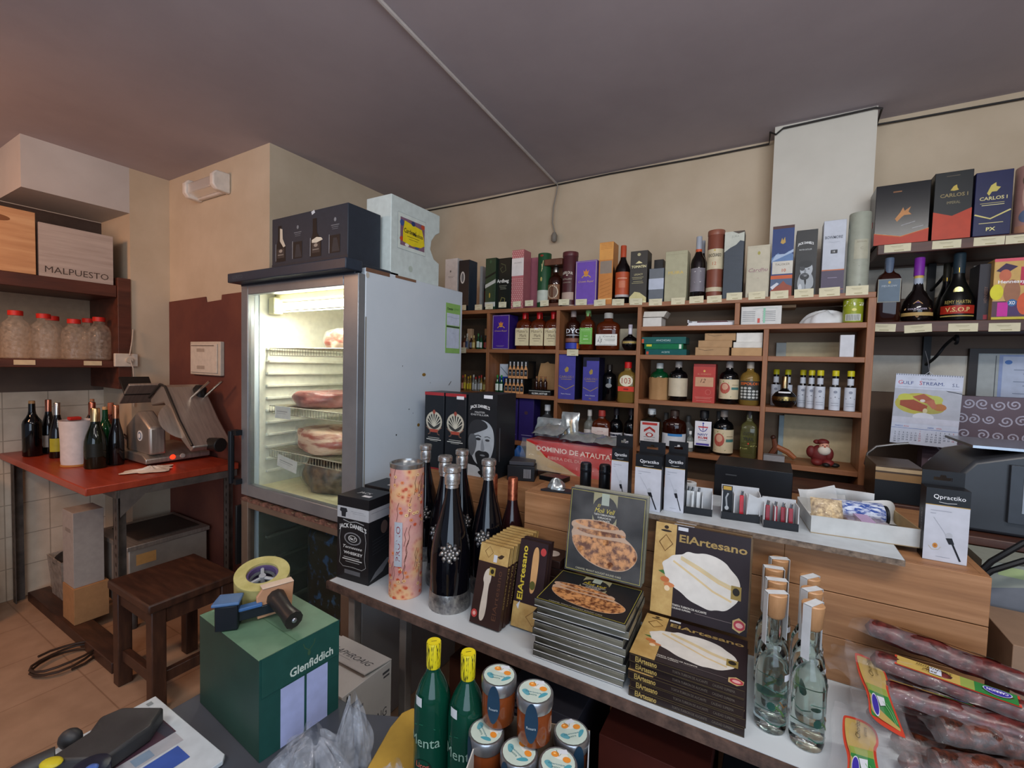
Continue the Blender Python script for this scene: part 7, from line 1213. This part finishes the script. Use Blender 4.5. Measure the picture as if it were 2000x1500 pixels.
# flat printed carton at the lower left
t = thing('printed_flat_carton', 'flat white carton lid with food picture and blue bar at the lower left', 'carton', (-1.262, .49, CZT+.012))
wc2, dc2 = .322, .55
g = G(); g.prism([(0, 0), (wc2-.012, 0), (wc2, -.01), (wc2, -.09), (wc2-.012, -.1), (wc2-.012, -dc2), (0, -dc2)], -.09+.08, 0, mat('#c3ccd2', .4))
g.dec(Flat((0, -dc2, 0), (1, 0, 0), (0, 1, 0), wc2, dc2), [('r', .10, .40, .62, .95, '#a9aab0'), ('r', .10, .66, .50, .955, '#4a3440'), ('p', [(.10, .95), (.50, .95), (.50, .92), (.12, .90)], '#3c3c48'), ('s', [(.14, .74), (.2, .90), (.34, .93), (.46, .82), (.44, .72), (.3, .68)], '#c9b4a4'), ('s', [(.16, .76), (.2, .84), (.28, .82), (.22, .74)], '#b3563c'), ('s', [(.34, .70), (.44, .76), (.47, .70), (.4, .68)], '#a8684c'), ('s', [(.24, .92), (.36, .90), (.30, .82), (.36, .70), (.30, .71), (.26, .82), (.20, .88)], '#4c8a3c'), ('s', [(.18, .92), (.24, .94), (.24, .88)], '#5c9a48'), ('r', .10, .655, .52, .67, '#8a5a4c'), ('r', .52, .80, .60, .86, '#7f93a8'), ('r', .54, .60, .60, .66, '#6a6a74'), ('r', .64, .52, .80, .955-.03, '#3c5aa8'), T('CLASICA', .89, .62, .11, '#3c4654', .40, 'fd'), ('r', .04, .955, .08, .975, '#8a9498'), ('r', .1, .0, .4, .36, '#6c8294'), ('e', .2, .25, .06, .05, '#4a9ac0')])
g.build('lid', t, bevel=.0015)
ob = thing('tape_gun', 'dark plastic tape dispenser with yellow and blue bits lying on the flat printed lid', 'tape dispenser', (-1.18, .365, CZT+.0122), .5)
DP = mottled('charcoal_plastic', '#2c2c2e', '#3a3a3b', 12, .5, .1)
g = G(); g.prism([(-.05, -.07), (.06, -.06), (.085, .02), (.07, .075), (-.02, .07), (-.045, .04), (-.03, .0)], 0, .035, DP); g.build('body', ob, bevel=.006)
g = G(); g.ball((-.065, -.005, .022), (.022, .018, .02), DP); g.tube([(-.05, -.05, .02), (-.08, -.08, .02), (-.1, -.12, .02)], [.022, .02, .018], DP, 12); g.build('handle', ob)
g = G(); g.ball((-.03, -.075, .036), (.02, .014, .006), mat('#c9b82a', .4)); g.build('yellow_trigger', ob)
g = G(); g.lathe([(.03, 0), (.032, .01), (.032, .035), (.02, .04)], mat('#1f2638', .3), 20, c=(.05, -.08, .0)); g.ball((.06, -.085, .038), (.012, .01, .006), mat('#4a6ab4', .3)); g.build('blue_spool', ob)
# green mint liqueur bottles
MG = glass('green_mint_glass', '#0d4a38', .06, .35); YC_ = mottled('yellow_cap_black_print', '#1a1a10', '#d8c81c', 90, .35, .02, 1, (.36, .44), scale=(6, 6, .6))
for i, (x, y) in enumerate(((-.553, .676), (-.478, .688))):
    t = thing('mint_liqueur_bottle', ('left', 'right')[i]+' green mint liqueur bottle with yellow printed cap in the foreground', 'bottle', (x, y, CZT), .15, 'green mint liqueur bottles')
    R, H = .036, .29-.002*i
    g = G(); g.lathe([(R*.9, 0), (R, .004), (R, .165), (R*.94, .185), (R*.78, .203), (R*.58, .218), (R*.42, .228), (.0115, .24), (.0115, .25)], MG, 32); g.build('bottle_body', t)
    g = G(); g.lathe([(.0135, H-.05), (.014, H-.046), (.0145, H-.002), (.0138, H)], YC_, 24); g.dec(Flat((-.014, -.014, H), (1, 0, 0), (0, 1, 0), .028, .028), [('e', .5, .5, .46, .46, '#d8c81c'), ('l', [(.35, .4), (.65, .62)], .05, '#3a3418')]); g.build('cap', t)
    g = G(); g.dec(Cyl(R, .03, .165, -95, 75), [T('Menta', .55, .60, .30*.5, '#173028', .72, 'fb'), T('Menta', .55, .605, .15, '#8fae9c', .70, 'f'), ('s', [(.3, .18), (.4, .34), (.66, .36), (.78, .2), (.7, .04), (.4, .04)], '#20241c'), T('Licor', .54, .26, .08, '#b3564a', .3, 'fb'), T('Dulce', .54, .14, .08, '#b3564a', .3, 'fb'), ('l', [(.3, .8), (.5, .86), (.8, .8)], .02, '#1a5a44')], .0006); g.build('label', t)
    g = G(); g.dec(Cyl(R*.92, .178, .196, -110, 14), [('r', 0, 0, 1, 1, '#c9ced0')], .002); g.build('price_sticker', t)
# jars of apricot preserve in a carton
t = thing('jar_carton', 'open white carton holding the lower jars at the bottom of the picture', 'carton', (-.33, .665, CZT), .32)
g = G(); cw, cdp, chh = .10, .085, .165
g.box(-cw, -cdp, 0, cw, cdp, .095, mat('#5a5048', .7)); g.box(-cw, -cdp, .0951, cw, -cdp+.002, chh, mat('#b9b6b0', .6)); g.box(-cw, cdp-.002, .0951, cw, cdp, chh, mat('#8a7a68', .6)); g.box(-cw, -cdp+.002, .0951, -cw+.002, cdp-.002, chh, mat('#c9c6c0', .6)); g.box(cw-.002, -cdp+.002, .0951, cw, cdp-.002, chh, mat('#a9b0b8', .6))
g.dec(Flat((-cw, -cdp, .0), (1, 0, 0), (0, 0, 1), 2*cw, chh), [T('Rosara', .22, .8, .12, '#4a4440', .3, 'b')]); g.build('carton_body', t)
JG = glass('apricot_preserve', '#8a4420', .08, .25); LIDM = mat('#a4a6aa', .3, .85)
def jam(label, x, y, z, rz, tagc=True):
    t = thing('preserve_jar', label, 'jar', (x, y, z), rz, 'apricot preserve jars')
    g = G(); g.lathe([(.027, 0), (.030, .004), (.031, .03), (.0305, .058), (.0285, .064)], JG, 28); g.build('jar_body', t)
    g = G(); g.lathe([(.0315, .060), (.0325, .063), (.0325, .080), (.031, .0825), (.0285, .082)], LIDM, 32); g.build('lid', t)
    it = [('e', .5, .5, .5, .5, '#b9c9c0'), ('s', [(.05, .45), (.25, .25), (.4, .28), (.25, .55)], '#5a9aa8'), ('s', [(.6, .2), (.8, .3), (.95, .5), (.75, .5)], '#4a94a4'), ('s', [(.2, .8), (.4, .6), (.8, .6), (.75, .85), (.45, .95)], '#d4d8d4'), ('e', .38, .76, .12, .1, '#d98a34'), ('e', .74, .64, .12, .1, '#d98a34'), ('e', .36, .78, .04, .03, '#efc078'), ('l', [(.4, .9), (.5, .7), (.6, .9)], .02, '#5a6a4a'), T('Albaricoque', .46, .42, .08, '#3c7a8a', .5, 'f'), T('extra', .46, .32, .06, '#4a7a7c', .25, 'f'), ('p', [(.45, .93), (.7, .99), (.78, .84), (.5, .8)], '#d0d6e0')]
    g = G(); g.dec(Flat((-.0283, -.0283, .0823), (1, 0, 0), (0, 1, 0), .0566, .0566), it); g.build('lid_print', t)
    if tagc:
        g = G(); g.dec(Cyl(.0328, .012, .079, -90, 24), [('s', [(.5, -.05), (.9, .25), (.95, .6), (.8, .95), (.5, 1.1), (.2, .95), (.05, .6), (.1, .25)], '#1f3a50'), T('Rosara', .5, .42, .07, '#b9c6cc', .6, 'f')], .0006); g.build('paper_tab', t)
p1_, p2_ = at(975, 1318, 'z', .974), at(1045, 1350, 'z', .974)
lower = [('lower front-left jar under the left upper jar', 950, 1428, -.6), ('lower middle jar in front, beside the front-left one', 1014, 1468, -.3), ('lower jar at the back right of the carton', 1116, 1430, .8), ('lower front-right jar cut by the frame edge', 1090, 1490, .3)]
for lb, u, v, r_ in lower:
    p = at(u, v, 'z', CZT+.0952+.082); jam('apricot preserve jar, '+lb, p.x, p.y, CZT+.0953, r_)
jam('apricot preserve jar with blue tab, left one of the upper pair', p1_.x, p1_.y, .974-.0825+.0005, .25); jam('apricot preserve jar with blue tab, right one of the upper pair', p2_.x, p2_.y, .974-.0825+.0005, .3)
# yellow board, plastic bags
g = G(); 
yb = [(-.69, .58), (-.715, .765), (-.705, .782), (-.685, .79), (-.60, .70), (-.55, .60), (-.56, .45), (-.68, .45)]
yb = [at(u, v, 'z', CZT+.008).to_tuple()[:2] for u, v in ((700, 1530), (762, 1420), (785, 1392), (806, 1382), (822, 1388), (832, 1405), (836, 1530))]
g.prism(yb, CZT, CZT+.008, mat('#b3903c', .5)); tag(g.build('yellow_board', bevel=.002), 'mustard yellow plastic board with a rounded corner left of the mint bottles', 'board')
PB = film('crumpled_clear_bag', '#c9ced8', .17, .06, 1.0, 34)
random.seed(31)
for i, (u, v, sx, sy, h, lb) in enumerate(((612, 1470, .085, .07, .09, 'crumpled clear plastic bag in front of the green whisky carton'), (690, 1440, .035, .035, .13, 'twisted clear plastic bag end in front of the grey-white carton'), (770, 1500, .032, .03, .05, 'small knotted clear bag on the yellow board'))):
    p = at(u, v, 'z', CZT+.05); zz = CZT+(.0085 if i == 2 else .0005)
    t = thing('plastic_bag', lb, 'plastic bag', (p.x, p.y, zz))
    def f(uu, vv, k=1):
        a = uu*2*math.pi; r = math.cos(vv*1.45)**.7; w_ = 1+.16*math.sin(5*a+3*vv+i)+.12*math.sin(9*a-5*vv)+.08*math.sin(17*a+2)
        return (sx*k*r*w_*math.cos(a), sy*k*r*w_*math.sin(a), h*k*vv*(1+.12*math.sin(3*a+i)))
    g = G(); g.grid(f, 60, 20, PB); g.build('outer_film', t); g = G(); g.grid(lambda a, b: f(a+.3, b, .82), 50, 16, PB); g.build('inner_film', t)

# ================================================================ sausages at the right end of the bench
class TubeMap:
    """print along a lying tube: x runs A to B between s0 and s1, y wraps round from angle p0 to p1 (0 = top, + = towards us)"""
    def __init__(s, A, B, r, s0, s1, p0, p1):
        s.A, s.B = Vector(A), Vector(B); s.d = (s.B-s.A); s.L = s.d.length; d = s.d.normalized(); s.side = d.cross(Vector((0, 0, 1))).normalized(); s.up = s.side.cross(d)
        s.r, s.s0, s.p0, s.p1 = r, s0, math.radians(p0), math.radians(p1); s.W = s.L*(s1-s0); s.H = r*abs(s.p1-s.p0); s.sub = 6
    def __call__(s, x, y, e):
        ph = s.p1+(s.p0-s.p1)*y/s.H; r = s.r+e
        return tuple(s.A+s.d.normalized()*(s.s0*s.L+x)+s.up*r*math.cos(ph)+s.side*r*math.sin(ph))
SR = mottled('dark_red_cured_sausage', '#30100f', '#6a2522', 60, .35, .5, 3); SB = mottled('brown_coarse_sausage', '#21100b', '#6a2f1a', 75, .35, .9, 3)
VF = film('vacuum_pack_film', '#e4e4ea', .065, .05, .9, 26)
def sausage(label, A, B, r, m, lab=None, wrapw=.012):
    A, B = Vector(A), Vector(B); t = thing('cured_sausage', label, 'sausage', tuple(A), 0, 'vacuum-packed sausages'); B = B-A; A = Vector((0, 0, 0)); g = G(); n = 26
    pts = [A+(B-A)*(i/n)+Vector((0, 0, .002*math.sin(i*.7))) for i in range(n+1)]
    rs = [r*min(1, math.sqrt(max(.02, 1-(1-min(i, n-i)/2.2)**2)) if min(i, n-i) < 2.2 else 1)*(1+.04*math.sin(i*1.7)) for i in range(n+1)]
    g.tube(pts, rs, m, 20); g.build('sausage', t)
    d = (B-A).normalized(); sd = d.cross(Vector((0, 0, 1))).normalized(); upv = sd.cross(d); L = (B-A).length
    def f(u, v):
        a, b = -.10+1.2*u, 2*v-1; k = 1 if 0 < a < 1 else max(0, 1-8*abs(a-(0 if a < 0 else 1)))
        return tuple(d*(L*a)+sd*b*(r+wrapw)+upv*((r+.0022)*k*max(0, 1-abs(b)**2.2)-.003+.0012*math.sin(26*a+9*b)))
    g = G(); g.grid(f, 40, 16, VF); g.build('vacuum_film', t)
    if lab: g = G(); mpv = TubeMap(A, B, r+.0035, *lab[0]); g.dec(mpv, lab[1], .0004); g.build('label', t)
    return t
RED_ = '#c0402c'
def strip(name, seed=0): return [('r', 0, 0, 1, 1, RED_), ('r', .02, .06, .98, .94, '#b59a52'), ('r', .55, .06, .72, .94, '#8a9a4a'), ('r', .66, .06, .98, .94, '#2f7a3c'), ('e', .83, .52, .11, .30, '#c4cfe0'), ('e', .83, .52, .102, .27, '#3a2f98'), T('CARRION', .83, .52, .2, '#e0e2f0', .16, 'fbu'), T(name, .34, .6, .26, '#3c2f14', .30, 'fiu'), T('extra', .30, .32, .14, '#5a4a24', .12, 'fiu'), ('r', .3, .2, .4, .75, '#c4cad8')]
S = lambda u, v, z: tuple(at(u, v, 'z', z))
sausage('long dark red sausage lying uppermost at the back against the crate', S(1690, 1222, .965), S(2035, 1348, .965), .0205, SR, ((.22, .80, -50, 0), strip('Salchichon')))
sausage('dark red sausage with the widest gold-green label, second from the crate', S(1700, 1285, .93), S(2040, 1405, .93), .020, SR, ((.16, .88, -25, 50), strip('Salchichon')))
sausage('dark red sausage with a thin gold label, third from the crate', S(1722, 1345, .905), S(2045, 1450, .905), .019, SR, ((.05, .6, -45, 0), strip('Salchichon')))
sausage('coarse brown sausage in shiny film near the lower right corner', S(1830, 1424, .885), S(2060, 1470, .885), .022, SB)
sausage('coarse brown sausage nearest us, cut by the lower right corner', S(1815, 1490, .865), S(2070, 1530, .865), .023, SB)
sausage('sausage buried in the pile under the labelled ones', (.21, 1.20, .822), (.50, 1.22, .822), .021, SR)
sausage('sausage at the bottom of the pile beside the crate', (.22, 1.262, .822), (.52, 1.268, .822), .021, SR)
sausage('sausage in the middle of the pile under the top one', (.22, 1.262, .866), (.50, 1.268, .866), .021, SR)
sausage('sausage hidden below the coarse brown ones', (.24, 1.08, .822), (.5, 1.1, .822), .021, SB)
sausage('sausage low in the pile between the brown and red ones', (.24, 1.14, .822), (.5, 1.155, .822), .021, SB)
def flatpack(label, c0, cu, cv, z, its, ext):
    o, a, b = Vector(S(*c0, z)), Vector(S(*cu, z)), Vector(S(*cv, z)); U, V = a-o, b-o
    t = thing('sausage_pack', label, 'sausage pack', tuple(o), 0, 'vacuum-packed sausages'); Wp, Hp = U.length, V.length
    class Sk:
        W, H, sub = Wp, Hp, 8
        def __call__(s, x, y, e): q = U*(x/Wp)+V*(y/Hp); q.z = .004+e+.010*math.sin(3.0*x/Wp+.4)*math.sin(2.6*y/Hp+.3); return tuple(q)
    sk = Sk(); g = G(); g.grid(lambda u, v: sk((-ext+(1+2*ext)*u)*Wp+.003*math.sin(14*v), (-ext+(1+2*ext)*v)*Hp+.003*math.sin(15*u), -.0015), 20, 20, VF); g.build('vacuum_film', t)
    g = G(); g.grid(lambda u, v: sk((-ext*.9+(1+1.8*ext)*u)*Wp, (-ext*.9+(1+1.8*ext)*v)*Hp, -.009), 10, 10, VF); g.build('under_film', t)
    g = G(); g.dec(sk, its, .0006); g.build('label', t)
L3 = [('s', [(0, 1), (.1, 1.05), (.9, .95), (1.0, .7), (.85, .55), (1.05, .0), (1.0, -.05), (.1, .02), (.2, .3), (.02, .6)], RED_), ('s', [(.06, .96), (.12, 1), (.86, .90), (.93, .7), (.78, .55), (.96, .04), (.92, .02), (.18, .08), (.27, .32), (.1, .6)], '#b39a58'), ('p', [(.24, .4), (.82, .42), (.95, .06), (.2, .08)], '#2f7c3e'), ('p', [(.2, .5), (.8, .52), (.82, .42), (.24, .4)], '#8a9a48'), T('Chorizo', .42, .80, .13, '#3c2f14', .34, 'fiv'), T('extra', .62, .78, .08, '#5a4a24', .16, 'fiv'), ('e', .36, .22, .1, .14, '#c8cfe0'), ('e', .36, .22, .085, .125, '#3a2f98'), ('p', [(.44, .34), (.66, .36), (.66, .26), (.5, .22)], '#c9ced8'), ('l', [(.6, .3), (.75, .2), (.85, .08)], .02, '#7ab47c'), ('l', [(.7, .3), (.82, .22), (.9, .1)], .02, '#7ab47c')]
flatpack('flat chorizo pack with a curved gold and green label beside the clear bottles', (1690, 1412), (1765, 1440), (1668, 1282), .915, L3, .28)
flatpack('second chorizo pack with gold label at the bottom edge right of the bottles', (1640, 1540), (1725, 1560), (1645, 1405), .885, L3, .28)
g = G(); g.grid(lambda u, v: (.12*(u-.5)*(1+.2*math.sin(5*v)), .10*(v-.5)*(1+.15*math.sin(6*u)), .035+.03*math.sin(3.1*u)*math.sin(3.1*v)+.008*math.sin(13*u+7*v)), 26, 26, VF)
tag(g.build('empty_film_bag', loc=(.20, 1.235, .865)), 'loose crinkled clear film between the clear bottles and the sausages', 'film')
carton('cardboard_box', 'plain beige cardboard box beyond the right end of the pine crate', (.72, 1.44, .0), .5, .2, .985, '#8a705c', r=.8)
